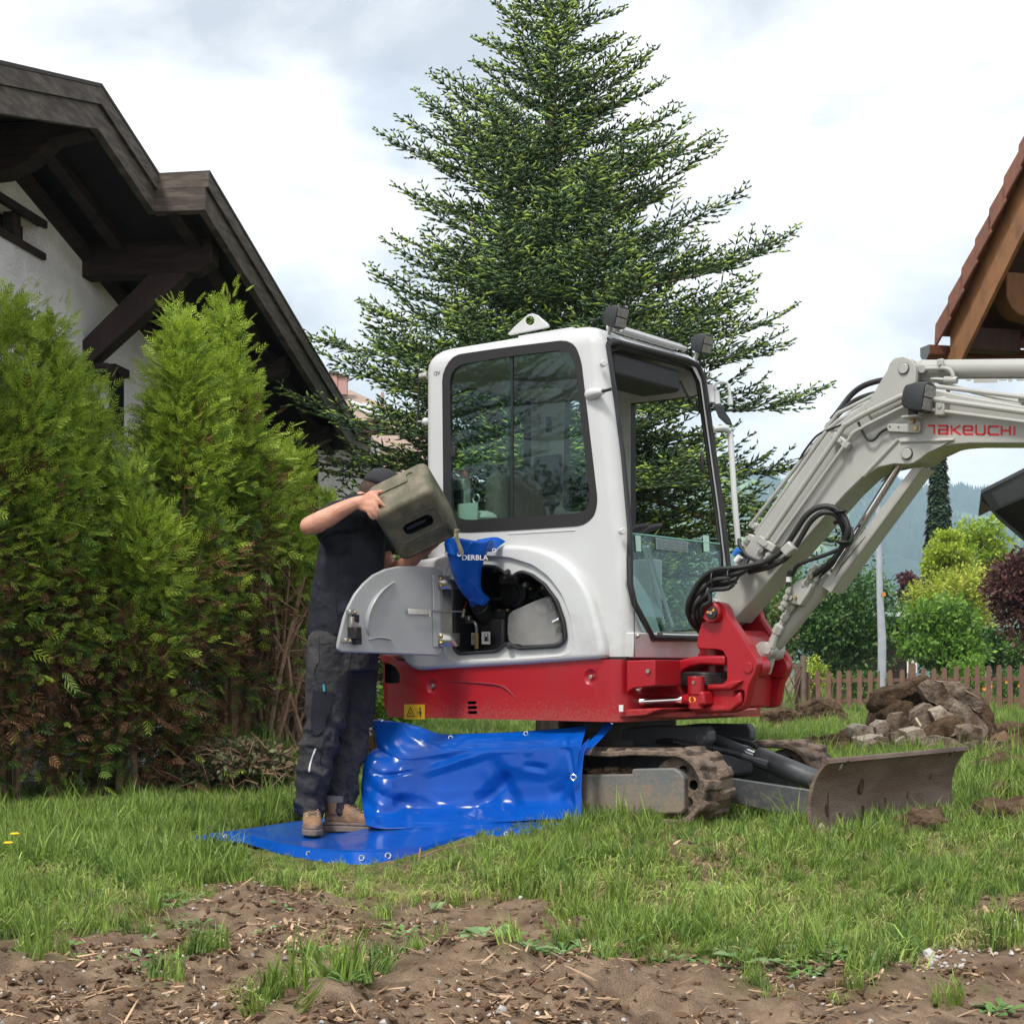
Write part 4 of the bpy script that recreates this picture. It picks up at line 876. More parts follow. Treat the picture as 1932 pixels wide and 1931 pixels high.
while t_ < TL:
    mb = MB(); z_ = .14; mb.prism([VP_(t_, -.13, z_+.03), VP_(t_+.27, -.13, z_-.01), VP_(t_+.27, -.13, z_+.06), VP_(t_+.02, -.13, z_+.115)], [VP_(t_, .16, z_+.03), VP_(t_+.27, .16, z_-.01), VP_(t_+.27, .16, z_+.06), VP_(t_+.02, .16, z_+.115)])
    mb.prism([VP_(t_, -.15, z_-.08), VP_(t_+.27, -.15, z_-.12), VP_(t_+.27, -.15, z_+.06), VP_(t_+.02, -.15, z_+.115)], [VP_(t_, -.128, z_-.08), VP_(t_+.27, -.128, z_-.12), VP_(t_+.27, -.128, z_+.06), VP_(t_+.02, -.128, z_+.115)])
    hp(mb, 'roof_tile', M_rt, rh, bevel=.008); t_ += .22
vb(.16, 3.5, .11, .22, -.1, TL, 'roof_covering', M_rt)
g0 = VP_(-.16, -.22, .05); mb = MB()
pr = [Vector((0, 0, 0)) for _ in range(1)]
sec = [(-.08, .05), (-.075, -.03), (-.03, -.075), (.03, -.075), (.075, -.03), (.08, .05), (.068, .05), (.062, -.025), (.025, -.062), (-.025, -.062), (-.062, -.025), (-.068, .05)]
mb.prism([g0+vd*a+Vector((0, 0, b)) for a, b in sec], [g0+ed*3.6+vd*a+Vector((0, 0, b)) for a, b in sec]); gut = hp(mb, 'gutter', M_cop, rh)
mb = MB(); mb.prism([g0+ed*(-.01)+vd*a+Vector((0, 0, b)) for a, b in sec[:6]], [g0+ed*.004+vd*a+Vector((0, 0, b)) for a, b in sec[:6]]); hp(mb, 'gutter_cap', M_zinc, rh)
q0 = at(1846, 641, 13.9); mb = MB(); mb.cyl(q0, q0+ed*3+Vector((0, 0, 0)), .052); hp(mb, 'drain_pipe', M_cop, rh)
mb = MB(); mb.cyl(q0+ed*.36, q0+ed*.38, .062); hp(mb, 'pipe_clamp', M_cop, rh)
# wall plate and scroll-ended purlin
pu = at(1886, 560, 13.6); sec = [(0, .19), (0, -.02), (.05, -.11), (.13, -.17), (.3, -.2), (3, -.2), (3, .19)]
mb = MB(); mb.prism([pu+ed*a+vd*-.11+Vector((0, 0, b)) for a, b in sec], [pu+ed*a+vd*.11+Vector((0, 0, b)) for a, b in sec]); hp(mb, 'purlin', M_owood, rh, bevel=.01)
mb = MB(); e1 = VP_(.18, .12, -.20); mb.box(e1+ed*.1, (.5, .16, .2), Euler((0, 0, .25)).to_matrix()); hp(mb, 'purlin', M_rsof, rh, bevel=.01)
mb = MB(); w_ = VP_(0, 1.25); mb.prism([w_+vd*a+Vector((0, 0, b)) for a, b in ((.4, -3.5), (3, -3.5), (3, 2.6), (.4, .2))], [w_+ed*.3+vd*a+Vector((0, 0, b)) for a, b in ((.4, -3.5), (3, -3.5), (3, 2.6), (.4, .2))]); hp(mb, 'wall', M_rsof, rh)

# second roof corner, dark
dk = empty('barn', (7, 22, 0), 0, 'dark barn roof corner at the photo edge above the purple tree', 'barn'); bpy.context.view_layer.update()
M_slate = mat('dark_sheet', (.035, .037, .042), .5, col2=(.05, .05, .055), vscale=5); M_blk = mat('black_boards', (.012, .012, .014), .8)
B0 = at(1851, 924, 22); B1 = at(2000, 848, 20.4)
mb = MB(); dn = Vector((0, 0, -.10)); bk = Vector((.9, 3.2, 0))
mb.prism([B0, B1, B1+bk, B0+bk], [p+Vector((0, 0, -.05)) for p in (B0, B1, B1+bk, B0+bk)]); hp(mb, 'roof', M_slate, dk)
mb = MB(); mb.prism([B0+Vector((.01, 0, -.052)), B1+Vector((0, 0, -.052)), B1+Vector((0, 0, -.42)), B0+Vector((.16, -.0, -.30))], [q+Vector((.01, .04, 0)) for q in (B0+Vector((.01, 0, -.052)), B1+Vector((0, 0, -.052)), B1+Vector((0, 0, -.42)), B0+Vector((.16, -.0, -.30)))]); hp(mb, 'verge_board', M_slate, dk)
W0 = at(1865, 950, 22.3); W1 = at(1932, 1012, 22.3)
mb = MB(); pts = [B0+Vector((.06, .2, -.12)), B1+Vector((0, .3, -.1)), at(2010, 960, 22.2), at(1960, 1004, 22.2), at(1925, 1006, 22.2)]
mb.prism(pts, [p+Vector((1.1, 2.8, 0)) for p in pts]); hp(mb, 'wall', M_blk, dk)

# dark shed behind the fence
shed = empty('shed', (9.2, 43, 0), 0, 'dark brown board shed in the shade behind the lamp post', 'shed'); bpy.context.view_layer.update()
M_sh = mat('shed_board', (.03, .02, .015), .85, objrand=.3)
for k in range(8):
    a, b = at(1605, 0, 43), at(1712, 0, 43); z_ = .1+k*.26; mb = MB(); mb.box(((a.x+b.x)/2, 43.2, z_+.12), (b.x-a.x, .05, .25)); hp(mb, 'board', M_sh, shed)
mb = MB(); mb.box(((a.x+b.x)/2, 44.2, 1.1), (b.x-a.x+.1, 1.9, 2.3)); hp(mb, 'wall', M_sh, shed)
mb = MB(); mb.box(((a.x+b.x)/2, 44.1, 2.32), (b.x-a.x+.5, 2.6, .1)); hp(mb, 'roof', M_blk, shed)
# far red roof
fr_ = empty('valley_house', at(1722, 1135, 190), 0, 'tiny far house with a red roof at the foot of the mountain', 'house'); bpy.context.view_layer.update()
a, b = at(1707, 1111, 190), at(1736, 1104, 190)
mb = MB(); mb.prism([(a.x, 190, a.z), (b.x, 190, a.z), (b.x-.3, 193, b.z+.3), (a.x+.3, 193, b.z+.3)], [(a.x, 190, a.z-.2), (b.x, 190, a.z-.2), (b.x-.3, 193, b.z+.1), (a.x+.3, 193, b.z+.1)]); hp(mb, 'roof', mat('red_tiles', (.5, .08, .06), .7), fr_)
mb = MB(); mb.box(((a.x+b.x)/2, 193, a.z-5), (b.x-a.x-.5, 5, 10)); hp(mb, 'wall', M_white, fr_)

# lamp post
lp = at(1664, 1330, 34.6); top_ = at(1652, 700, 34.6)
lamp = empty('lamp_post', (lp.x, lp.y, 0), 0, 'slim grey steel lamp post standing behind the picket fence', 'lamp post'); bpy.context.view_layer.update()
M_galv = mat('galvanised_steel', (.42, .45, .50), .45, metal=.35, col2=(.5, .52, .56), vscale=6)
mb = MB(); b0 = Vector((lp.x, lp.y, 0)); tp = b0.lerp(top_, 1); mb.tube([b0, b0+Vector((0, 0, 1.6)), b0.lerp(tp, .35), b0.lerp(tp, .62)], [.095, .092, .07, .052], 12); hp(mb, 'pole', M_galv, lamp)
s_ = at(1667, 1121, 34.5); mb = MB(); mb.cyl((s_.x, 34.49, s_.z), (s_.x, 34.51, s_.z), .05, 12); hp(mb, 'sticker', mat('sticker', (.6, .25, .05), .5), lamp)

# picket fence
M_pk = mat('picket_wood', (.21, .115, .075), .8, col2=(.15, .085, .06), vscale=4, bump=.3, objrand=.0)
M_pk2 = mat('grey_brown_post', (.12, .085, .065), .85, col2=(.2, .15, .12), vscale=9, bump=.4)
fence = empty('picket_fence', (8.5, 35.5, 0), 0, 'brown wooden picket fence with rounded tops along the garden', 'fence'); bpy.context.view_layer.update()
f0 = at(1506, 0, 35.2); f1 = at(2010, 0, 33.2)
f0.z = f1.z = 0; L_ = (f1-f0).length; fd = (f1-f0).normalized(); fn = Vector((-fd.y, fd.x, 0)); ang_ = math.atan2(fd.y, fd.x)
pk = None; npk = int(L_/.225)
for k in range(npk+1):
    p = f0+fd*(k*.225); big = k in (11, 25, 0)
    px_ = PC+p.x/p.y*F; topz = (.875+.13*sm(1500, 1932, px_)) if not big else 1.06
    if pk is None:
        mb = MB(); w_, hh_ = .052, .9; prof = [(-w_, 0), (w_, 0), (w_, hh_-.05), (w_*.7, hh_-.012), (0, hh_), (-w_*.7, hh_-.012), (-w_, hh_-.05)]
        mb.prism([(a, -.012, b) for a, b in prof], [(a, .012, b) for a, b in prof]); pk = mb.build('picket', M_pk, fence, 30); o = pk
    else: o = pk.copy(); COL.objects.link(o); o.parent = fence
    if big: o.name = 'fence_post'
    o.location = p+Vector((0, 0, .03))-fence.location-(fn*.02); o.rotation_euler = (rng.normal(0, .01), rng.normal(0, .012), ang_); o.scale = (1.35 if big else 1, 2.5 if big else 1, (topz-.03+rng.normal(0, .012))/.9)
for z_ in (.22, .66):
    mb = MB(); mb.bar(f0+Vector((0, .04, z_)), f1+Vector((0, .04, z_+.06)), .035, .075); hp(mb, 'rail', M_pk, fence)
gate = empty('lattice_gate', (5.6, 34.7, 0), 0, 'weathered wooden lattice panel at the left end of the picket fence', 'fence panel'); bpy.context.view_layer.update()
ga, gb = at(1466, 0, 35), at(1516, 0, 35)
for X_ in (gb.x, ga.x-.1):
    mb = MB(); mb.cyl((X_, 35, 0), (X_, 35, 1.22), .065, 10); hp(mb, 'post', M_pk2, gate)
for k in range(5):
    x_ = ga.x-.25+k*.2
    for s_ in (-1, 1):
        a = Vector((max(ga.x-.1, x_), 35-.02*s_, .12)); b = Vector((x_+.55*s_+(.2 if s_ < 0 else 0), 35-.02*s_, .98)); b.x = min(max(b.x, ga.x-.1), gb.x); mb = MB(); mb.bar(a, b, .02, .055, up=(0, 1, 0)); hp(mb, 'slat', M_pk2, gate)
for z_ in (.12, 1.0):
    mb = MB(); mb.bar((ga.x-.1, 34.97, z_), (gb.x, 34.97, z_), .03, .06); hp(mb, 'rail', M_pk2, gate)

# ------------------------------------------------------------------ rubble pile and clods
M_rub = mat('rubble_concrete', (.25, .20, .155), .95, spec=.15, col2=(.09, .06, .042), vscale=4, bump=1, bscale=26, contrast=(.42, .62), var=.25, bdist=.03); M_pale = mat('rubble_pale', (.38, .32, .26), .95, spec=.15, col2=(.15, .105, .075), vscale=4, bump=1, bscale=28, contrast=(.5, .68), bdist=.03); M_earth = mat('dug_earth', (.065, .04, .025), .98, spec=.1, col2=(.14, .095, .06), vscale=10, bump=1, bscale=40, bdist=.03)
def stone(name, P2, Y, th, m, label, cat='rubble', group='broken concrete lumps of the rubble pile', disp=.035, flat=.0, voxd=.022):
    """an outline gets thickness, rounding and rough skin"""
    pts = [at(a, b, Y) for a, b in P2]; c = sum(pts, Vector())/len(pts); bm = bmesh.new()
    loops = []
    for dy, sc_ in ((-th/2, .93), (-th*.4, 1.0), (th*.4, 1.0), (th/2, .9)):
        loops.append([bm.verts.new(Vector(((p.x-c.x)*sc_, dy+flat*(p.z-c.z), (p.z-c.z)*sc_))) for p in pts])
    n = len(pts)
    for a, b in zip(loops, loops[1:]):
        for i in range(n): bm.faces.new((a[i], a[(i+1) % n], b[(i+1) % n], b[i]))
    bm.faces.new(loops[0][::-1]); bm.faces.new(loops[-1])
    bmesh.ops.recalc_face_normals(bm, faces=bm.faces)
    for k in range(4 if m is M_earth else 13):                                   # broken faces
        d = Vector((rng.normal(), rng.normal()-.5, rng.normal()+.3)).normalized(); far_ = max(v.co.dot(d) for v in bm.verts)
        bmesh.ops.bisect_plane(bm, geom=bm.verts[:]+bm.edges[:]+bm.faces[:], plane_co=d*far_*(rng.uniform(.86, .98) if m is M_earth else rng.uniform(.66, .93)), plane_no=d, clear_outer=True); bmesh.ops.holes_fill(bm, edges=bm.edges)
    me = bpy.data.meshes.new(name); bm.to_mesh(me); bm.free()
    o = link(name, me, m); r_ = o.modifiers.new('r', 'REMESH'); r_.mode = 'VOXEL'; r_.voxel_size = voxd
    me = evaluated(o); o.modifiers.clear(); o.data = me; n = len(me.vertices); co = np.zeros(n*3); me.vertices.foreach_get('co', co); co = co.reshape(-1, 3)
    nr = np.zeros(n*3); me.vertex_normals.foreach_get('vector', nr) if False else me.vertices.foreach_get('normal', nr); nr = nr.reshape(-1, 3)
    s_ = rng.uniform(0, 50); d = (fbm(co[:, 0]*5+s_, co[:, 2]*5+co[:, 1]*4+s_, 4, .6)-.5)*2*disp+(fbm(co[:, 0]*22+s_, co[:, 2]*20+co[:, 1]*18, 4, .7)-.5)*disp*1.1
    co = co+nr*d[:, None]; me.vertices.foreach_set('co', co.ravel()); smooth(me, 50); me.materials.clear(); me.materials.append(m)
    o.location = c; return tag(o, label, cat, group)
def block(P2, Y, th, m, label, cat='rubble', group='broken concrete lumps of the rubble pile'):
    """a broken block: hull of jittered corner points, fractured skin, hard edges"""
    pts = [at(a, b, Y) for a, b in P2]; c = sum(pts, Vector())/len(pts); bm = bmesh.new(); sh_ = rng.uniform(-.12, .12, 2)
    for p in pts:
        for dy in (-th/2, th/2):
            k = rng.uniform(.82, 1.04); bm.verts.new(Vector(((p.x-c.x)*k+dy*sh_[0], dy*rng.uniform(.7, 1.1), (p.z-c.z)*k+dy*sh_[1])))
    r_ = bmesh.ops.convex_hull(bm, input=bm.verts); bmesh.ops.delete(bm, geom=[g for g in r_['geom_interior'] if isinstance(g, bmesh.types.BMVert)], context='VERTS')
    bmesh.ops.triangulate(bm, faces=bm.faces)
    for i in range(4):
        long_ = [e for e in bm.edges if e.calc_length() > .05]
        if not long_ or len(bm.faces) > 3500: break
        bmesh.ops.subdivide_edges(bm, edges=long_, cuts=1, fractal=.0); bmesh.ops.triangulate(bm, faces=bm.faces)
    s_ = rng.uniform(0, 50)
    for v in bm.verts:
        q = v.co; d = (float(fbm(q.x*7+s_, q.z*7+q.y*6, 4, .62))-.5)*.075; v.co = q+(q.normalized()*.6+v.normal*.4)*d
    bmesh.ops.recalc_face_normals(bm, faces=bm.faces); me = bpy.data.meshes.new('rubble_lump'); bm.to_mesh(me); bm.free(); smooth(me, 26); me.materials.append(m)
    o = link('rubble_lump', me); o.location = c; return tag(o, label, cat, group)
for (P2, Y, th, m, lb) in (
    ([(1640, 1360), (1650, 1310), (1700, 1290), (1760, 1275), (1830, 1300), (1862, 1345), (1868, 1400), (1800, 1415), (1700, 1412), (1642, 1405)], 17.6, .7, M_earth, 'mass of dark earth forming the core of the rubble pile'),
    ([(1640, 1330), (1648, 1305), (1700, 1290), (1742, 1272), (1752, 1284), (1722, 1305), (1680, 1325), (1650, 1345)], 17.0, .5, M_earth, 'long dark clod with roots at the upper left of the rubble pile'),
    ([(1726, 1292), (1744, 1281), (1770, 1286), (1812, 1332), (1796, 1350), (1746, 1322)], 16.5, .3, M_rub, 'long broken concrete slab lying tilted across the top of the pile'),
    ([(1792, 1318), (1826, 1332), (1866, 1378), (1852, 1396), (1815, 1374), (1786, 1350)], 16.45, .28, M_rub, 'second tilted slab continuing down the right slope of the pile'),
    ([(1752, 1340), (1776, 1330), (1796, 1346), (1790, 1362), (1762, 1364)], 16.2, .25, M_pale, 'small grey block wedged under the tilted top slab'),
    ([(1690, 1398), (1702, 1388), (1722, 1396), (1718, 1412), (1694, 1414)], 15.5, .2, M_pale, 'small pale block at the front foot of the pile'),
    ([(1640, 1402), (1652, 1396), (1662, 1404), (1656, 1416), (1642, 1416)], 15.5, .15, M_rub, 'little brown stone before the pale square block'),
    ([(1742, 1412), (1758, 1402), (1776, 1408), (1770, 1424), (1746, 1424)], 15.4, .2, M_rub, 'brown stone at the very front of the pile'),
    ([(1782, 1366), (1800, 1362), (1808, 1378), (1796, 1390), (1780, 1384)], 15.9, .18, M_pale, 'grey chunk left of the square-cornered block'),
    ([(1765, 1280), (1800, 1284), (1830, 1302), (1846, 1325), (1842, 1345), (1810, 1330), (1780, 1305)], 16.9, .4, M_rub, 'rounded brown lump behind the tilted slab'),
    ([(1704, 1362), (1712, 1340), (1740, 1322), (1775, 1335), (1790, 1360), (1775, 1385), (1735, 1392), (1706, 1385)], 16.5, .45, M_rub, 'large rounded brown lump in the middle of the pile'),
    ([(1662, 1345), (1690, 1318), (1720, 1325), (1716, 1350), (1690, 1365), (1668, 1362)], 16.7, .4, M_earth, 'dark earthy clod left above the middle of the pile'),
    ([(1670, 1375), (1680, 1345), (1703, 1340), (1713, 1362), (1700, 1390), (1678, 1392)], 16.2, .35, M_rub, 'dark lump left of the middle lump'),
    ([(1644, 1368), (1655, 1357), (1680, 1360), (1682, 1385), (1660, 1392), (1646, 1384)], 16.3, .3, M_pale, 'grey lump at the left shoulder of the pile'),
    ([(1602, 1372), (1612, 1364), (1640, 1368), (1642, 1382), (1628, 1390), (1604, 1386)], 16.2, .25, M_pale, 'small broken stone at the far left of the pile'),
    ([(1612, 1392), (1650, 1386), (1676, 1388), (1678, 1415), (1640, 1420), (1614, 1418)], 15.8, .35, M_pale, 'pale square block at the lower left of the pile'),
    ([(1672, 1382), (1695, 1378), (1706, 1395), (1706, 1412), (1680, 1416)], 15.7, .3, M_rub, 'grey-brown block right of the pale square one'),
    ([(1702, 1378), (1735, 1370), (1740, 1385), (1722, 1402), (1706, 1400)], 15.9, .28, M_pale, 'light grey wedge in the lower middle of the pile'),
    ([(1726, 1392), (1760, 1385), (1800, 1392), (1818, 1410), (1780, 1424), (1732, 1418)], 15.7, .4, M_rub, 'broad brown slab at the foot of the pile'),
    ([(1770, 1362), (1800, 1348), (1812, 1365), (1800, 1388), (1765, 1392), (1740, 1388)], 16.0, .35, M_earth, 'rooty dark clod right of the middle lump'),
    ([(1802, 1368), (1815, 1362), (1845, 1368), (1848, 1395), (1835, 1405), (1805, 1400)], 15.8, .35, M_rub, 'square-cornered concrete block at the right of the pile'),
    ([(1822, 1400), (1846, 1395), (1850, 1412), (1838, 1422), (1820, 1420)], 15.6, .25, M_rub, 'narrow lump under the square-cornered block'),
    ([(1852, 1400), (1885, 1398), (1890, 1412), (1855, 1418)], 15.9, .3, M_rub, 'flat block lying alone right of the pile'),
    ([(1845, 1345), (1862, 1365), (1876, 1385), (1868, 1405), (1850, 1398)], 16.9, .35, M_earth, 'sloping clod at the right shoulder of the pile')):
    (stone('rubble_lump', P2, Y, th, m, lb) if m is M_earth else block(P2, Y, th, m, lb))
def clod(P2, Y, th, label, m=None): stone('earth_clod', P2, Y, th, m or M_earth, label, 'clod', 'clods of dug earth on the grass', disp=.06, voxd=.016)
clod([(1638, 1572), (1660, 1556), (1700, 1550), (1722, 1536), (1760, 1532), (1784, 1542), (1786, 1575), (1750, 1588), (1700, 1592), (1648, 1598)], 6.95, .2, 'dark dug clod with roots in the grass before the dozer blade')
clod([(1834, 1442), (1860, 1432), (1900, 1426), (1940, 1430), (1945, 1470), (1900, 1474), (1845, 1472)], 11.8, .3, 'dark clod at the photo edge right of the blade')
clod([(1832, 1548), (1850, 1520), (1880, 1508), (1932, 1505), (1950, 1530), (1945, 1578), (1880, 1582), (1832, 1578)], 7.35, .25, 'big dark clod at the photo edge below the others')
clod([(1862, 1490), (1890, 1478), (1920, 1490), (1940, 1520), (1900, 1526), (1862, 1522)], 8.9, .2, 'dark clod standing just above the big clod at the edge')
clod([(1505, 1330), (1535, 1318), (1570, 1322), (1596, 1345), (1590, 1364), (1500, 1366)], 27, .6, 'low heap of dug earth in front of the picket fence')
clod([(1440, 1345), (1480, 1335), (1510, 1345), (1500, 1374), (1436, 1376)], 24, .5, 'low heap of dug earth before the lattice panel')
clod([(1870, 1375), (1895, 1362), (1932, 1368), (1940, 1400), (1868, 1402)], 19, .4, 'clod with weeds behind the right end of the rubble pile')
clod([(1155, 1368), (1200, 1360), (1240, 1362), (1262, 1394), (1150, 1394)], 20, .5, 'clod seen far behind under the machine')
# ------------------------------------------------------------------ the excavator, in its own frame: u forward, v across, z up
AL = R(38); EC = Vector((.461, 7.6, 0)); EU = Vector((math.cos(AL), -math.sin(AL), 0)); EV = Vector((math.sin(AL), math.cos(AL), 0))
def Lp(p, v=0.):
    k = (p[0]-PC)/F; o = EC+EV*v; u = (k*o.y-o.x)/(EU.x-k*EU.y); Y = o.y+EU.y*u
    return Vector((u, v, CH+(HOR-p[1])/F*Y))
def Fp(p, ua=.286, ub=-.143, off=0):
    z = 1.5
    for _ in range(25):
        o = EC+EU*(ua+ub*z+off); k = (p[0]-PC)/F; v = (k*o.y-o.x)/(EV.x-k*EV.y); Y = o.y+EV.y*v; z = CH+(HOR-p[1])/F*Y
    return Vector((ua+ub*z+off, v, z))
Z4 = lambda x, y: (747+x*.3438, 553.3+y*.3438)
Z5 = lambda x, y: (1245+x*.3559, 608.7+y*.3559)
Z6 = lambda x, y: (636.3+x*.2865, 995.9+y*.2865)
Z7 = lambda x, y: (1079+x*.4009, 1189.6+y*.4009)
Z8 = lambda x, y: (1106.6+x*.2291, 1051.3+y*.2291)
Q1 = lambda x, y: (1300.3+x*.20057, 691.6+y*.20057)
Q2 = lambda x, y: (1632.2+x*.15522, 652.9+y*.15522)
def ext(mb, pts, v0, v1):
    """prism between two v planes from an outline of photo points laid on plane v0"""
    A = [Lp(p, v0) for p in pts]; mb.prism(A, [Vector((p.x, v1, p.z)) for p in A]); return mb
def extl(mb, pts, v0, v1):      # outline given as (u, z)
    mb.prism([Vector((a, v0, b)) for a, b in pts], [Vector((a, v1, b)) for a, b in pts]); return mb
exc = empty('excavator', EC, -AL, 'white and red compact excavator with its side service hatch open', 'excavator')
M_wp = mat('white_paint', (.57, .585, .59), .32, spec=.5, coat=.25, col2=(.52, .53, .525), vscale=3, contrast=(.4, .8), bump=.03, bscale=400)
M_bp = mat('boom_grey_paint', (.40, .40, .37), .38, spec=.5, coat=.15, col2=(.35, .35, .325), vscale=4, bump=.05, bscale=300)
M_red = mat('red_paint', (.36, .006, .014), .36, spec=.4, coat=.2, col2=(.29, .02, .025), vscale=5, contrast=(.5, .85), bump=.08, bscale=260)
M_blkp = mat('black_paint', (.012, .012, .013), .45, bump=.2, bscale=80); M_rub_ = mat('black_rubber', (.015, .015, .016), .55); M_dgrey = mat('dark_grey_paint', (.06, .066, .072), .45, col2=(.16, .14, .12), vscale=7, contrast=(.55, .8), bump=.2, bscale=60)
M_int = mat('cab_interior', (.50, .50, .47), .8, col2=(.44, .44, .41)); M_intd = mat('cab_dark_plastic', (.02, .02, .022), .6)
M_chr = mat('chrome', (.75, .76, .78), .08, metal=1); M_steel = mat('zinc_steel', (.55, .55, .53), .3, metal=.9, col2=(.42, .40, .34), vscale=20); M_brass = mat('brass_bolt', (.45, .33, .14), .4, metal=.8)
M_tr = mat('muddy_track', (.20, .15, .115), .95, spec=.15, col2=(.055, .045, .04), vscale=9, contrast=(.48, .68), bump=1, bscale=45, bdist=.012)
M_bl = mat('rusty_blade', (.125, .078, .058), .6, col2=(.225, .165, .13), vscale=4, stretch=(1, .6, 3), contrast=(.4, .7), bump=.5, bscale=60, metal=.25)
M_ugrey = mat('track_frame_grey', (.14, .145, .14), .6, col2=(.22, .19, .155), vscale=5, bump=.3, bscale=60, contrast=(.4, .75))
def glass(name, tint, base=.06, boost=1.0):
    m = bpy.data.materials.new(name); m.use_nodes = True; t = m.node_tree; t.nodes.clear(); o = N('ShaderNodeOutputMaterial', t)
    tr = N('ShaderNodeBsdfTransparent', t); tr.inputs[0].default_value = (*tint, 1); gl = N('ShaderNodeBsdfGlossy', t); gl.inputs[1].default_value = .02; gl.inputs[0].default_value = (.8, .9, .95, 1)
    lw = N('ShaderNodeFresnel', t); ge = N('ShaderNodeNewGeometry', t); io = N('ShaderNodeMapRange', t); io.inputs[3].default_value = 1.45; io.inputs[4].default_value = 1/1.45; LK(t, ge.outputs['Backfacing'], io.inputs[0]); LK(t, io.outputs[0], lw.inputs[0]); mul = N('ShaderNodeMath', t, operation='MULTIPLY_ADD'); mul.inputs[1].default_value = boost; mul.inputs[2].default_value = base
    ms = N('ShaderNodeMixShader', t); LK(t, lw.outputs[0], mul.inputs[0]); LK(t, mul.outputs[0], ms.inputs[0]); LK(t, tr.outputs[0], ms.inputs[1]); LK(t, gl.outputs[0], ms.inputs[2]); LK(t, ms.outputs[0], o.inputs[0]); return m
M_gl = glass('tinted_glass', (.76, .87, .83), .012, .7); M_gl2 = glass('clear_glass', (.76, .88, .86), .0, .8)

dirt(M_red, .55, .74, scale=70, amount=.26, thr=.62); dirt(M_wp, .85, 1.25, col=(.33, .30, .26), scale=14, amount=.22, thr=.63); dirt(M_ugrey, .1, .35, amount=.7, thr=.52); dirt(M_dgrey, .1, .4, amount=.3, thr=.64); dirt(M_bp, .6, 1.2, col=(.3, .27, .22), scale=11, amount=.25, thr=.64)
# --- cab hull: lofted, hollowed, windows cut
W_ = 1.02
def uf(z): return .286-.143*z if z > 1.25 else .107-.02*(1.25-z)
def hull(z0, z1, ub_, infl=0, r=.062, n=7, top=.11, vlo=0, vhi=W_, fr=None):
    zs = [z0]+[z0+(z1-top-z0)*k/6 for k in range(1, 7)]+[z1-top+top*math.sin(a*math.pi/12) for a in range(1, 7)]
    V = []; m_ = (n+1)*4
    for z in zs:
        k = max(0, z-(z1-top))/top if top else 0; ins = top*(1-math.sqrt(max(0, 1-k*k)))+infl
        f_ = (fr if fr is not None else uf(z))-ins; b_ = ub_+ins; lo = vlo+ins*.8; hi = vhi-ins*.8
        crown = .012*k
        for (cx, cy, a0) in ((f_-r, hi-r, 0), (b_+r, hi-r, 90), (b_+r, lo+r, 180), (f_-r, lo+r, 270)):
            for i in range(n+1):
                a = R(a0+90*i/n); V.append(Vector((cx+r*math.cos(a), cy+r*math.sin(a), z)))
    mb = MB(); Fs = [tuple(range(m_))[::-1], tuple((len(zs)-1)*m_+k for k in range(m_))]
    for s_ in range(len(zs)-1):
        for k in range(m_): Fs.append((s_*m_+k, s_*m_+(k+1) % m_, (s_+1)*m_+(k+1) % m_, (s_+1)*m_+k))
    mb.add(V, Fs); return mb
def cutter(mb, m): return mb.build('cutter', m, exc)
def bool_t(o, cs):
    for c in cs:
        b = o.modifiers.new('cut', 'BOOLEAN'); b.operation = 'DIFFERENCE'; b.object = c; b.solver = 'EXACT'; b.material_mode = 'TRANSFER'
    me = evaluated(o); o.modifiers.clear(); o.data = me
    for c in cs: bpy.data.objects.remove(c)
    smooth(o.data, 28)
side_o = [Z4(*p) for p in ((255, 440), (300, 360), (340, 335), (590, 298), (930, 256), (985, 285), (1018, 370), (1108, 1140), (1090, 1225), (1025, 1275), (620, 1302), (370, 1312), (290, 1300), (262, 1180))]
side_i = [Z4(*p) for p in ((298, 455), (330, 405), (370, 388), (590, 350), (900, 312), (960, 330), (985, 400), (1068, 1130), (1050, 1185), (1010, 1205), (620, 1228), (400, 1244), (330, 1232), (305, 1180))]
cab = hull(.885, 2.50, -1.175).build('cab', M_wp, exc)
cs = []
def rp(pts, r, v=0., n=4): 
    A = [Lp(p, v) for p in pts]; return round_poly([(p.x, p.z) for p in A], r, n)
SO = rp(side_o, .09); cs.append(cutter(extl(MB(), SO, -.1, .2), M_intd))
cs.append(cutter(hull(1.44, 2.45, -1.12, infl=.0, r=.06, top=.05, vlo=.05, vhi=W_-.05, fr=-.05), M_int))
cs.append(cutter(hull(.99, 2.40, -.50, infl=.05, r=.03, top=.05, vlo=.0, vhi=W_, fr=None), M_int))
fo = [(1146, 652), (1151, 646), (1163, 645), (1297, 680), (1316, 689), (1327, 714), (1362, 966), (1373, 1060), (1392, 1205), (1232, 1203), (1197, 1138), (1189, 1103), (1187, 1000), (1175, 863), (1160, 746)]
FO = [Fp(p) for p in fo]
def frontprism(P_, d0, d1): return MB().prism([p+Vector((d0, 0, 0)) for p in P_], [p+Vector((d1, 0, 0)) for p in P_])
cs.append(cutter(frontprism(FO, -.12, .2), M_intd))
for pts in (((945, 745), (1003, 762), (1003, 962), (945, 968)), ((1066, 752), (1104, 760), (1128, 962), (1062, 966))):
    cs.append(cutter(extl(MB(), rp(pts, .04, W_-.05), W_-.12, W_+.1), M_intd))
cs.append(cutter(MB().box((-1.16, .49, 1.98), (.3, .74, .72)), M_intd))
cs.append(cutter(MB().box((-.22, W_, 1.655), (.60, .3, 1.25)), M_intd))
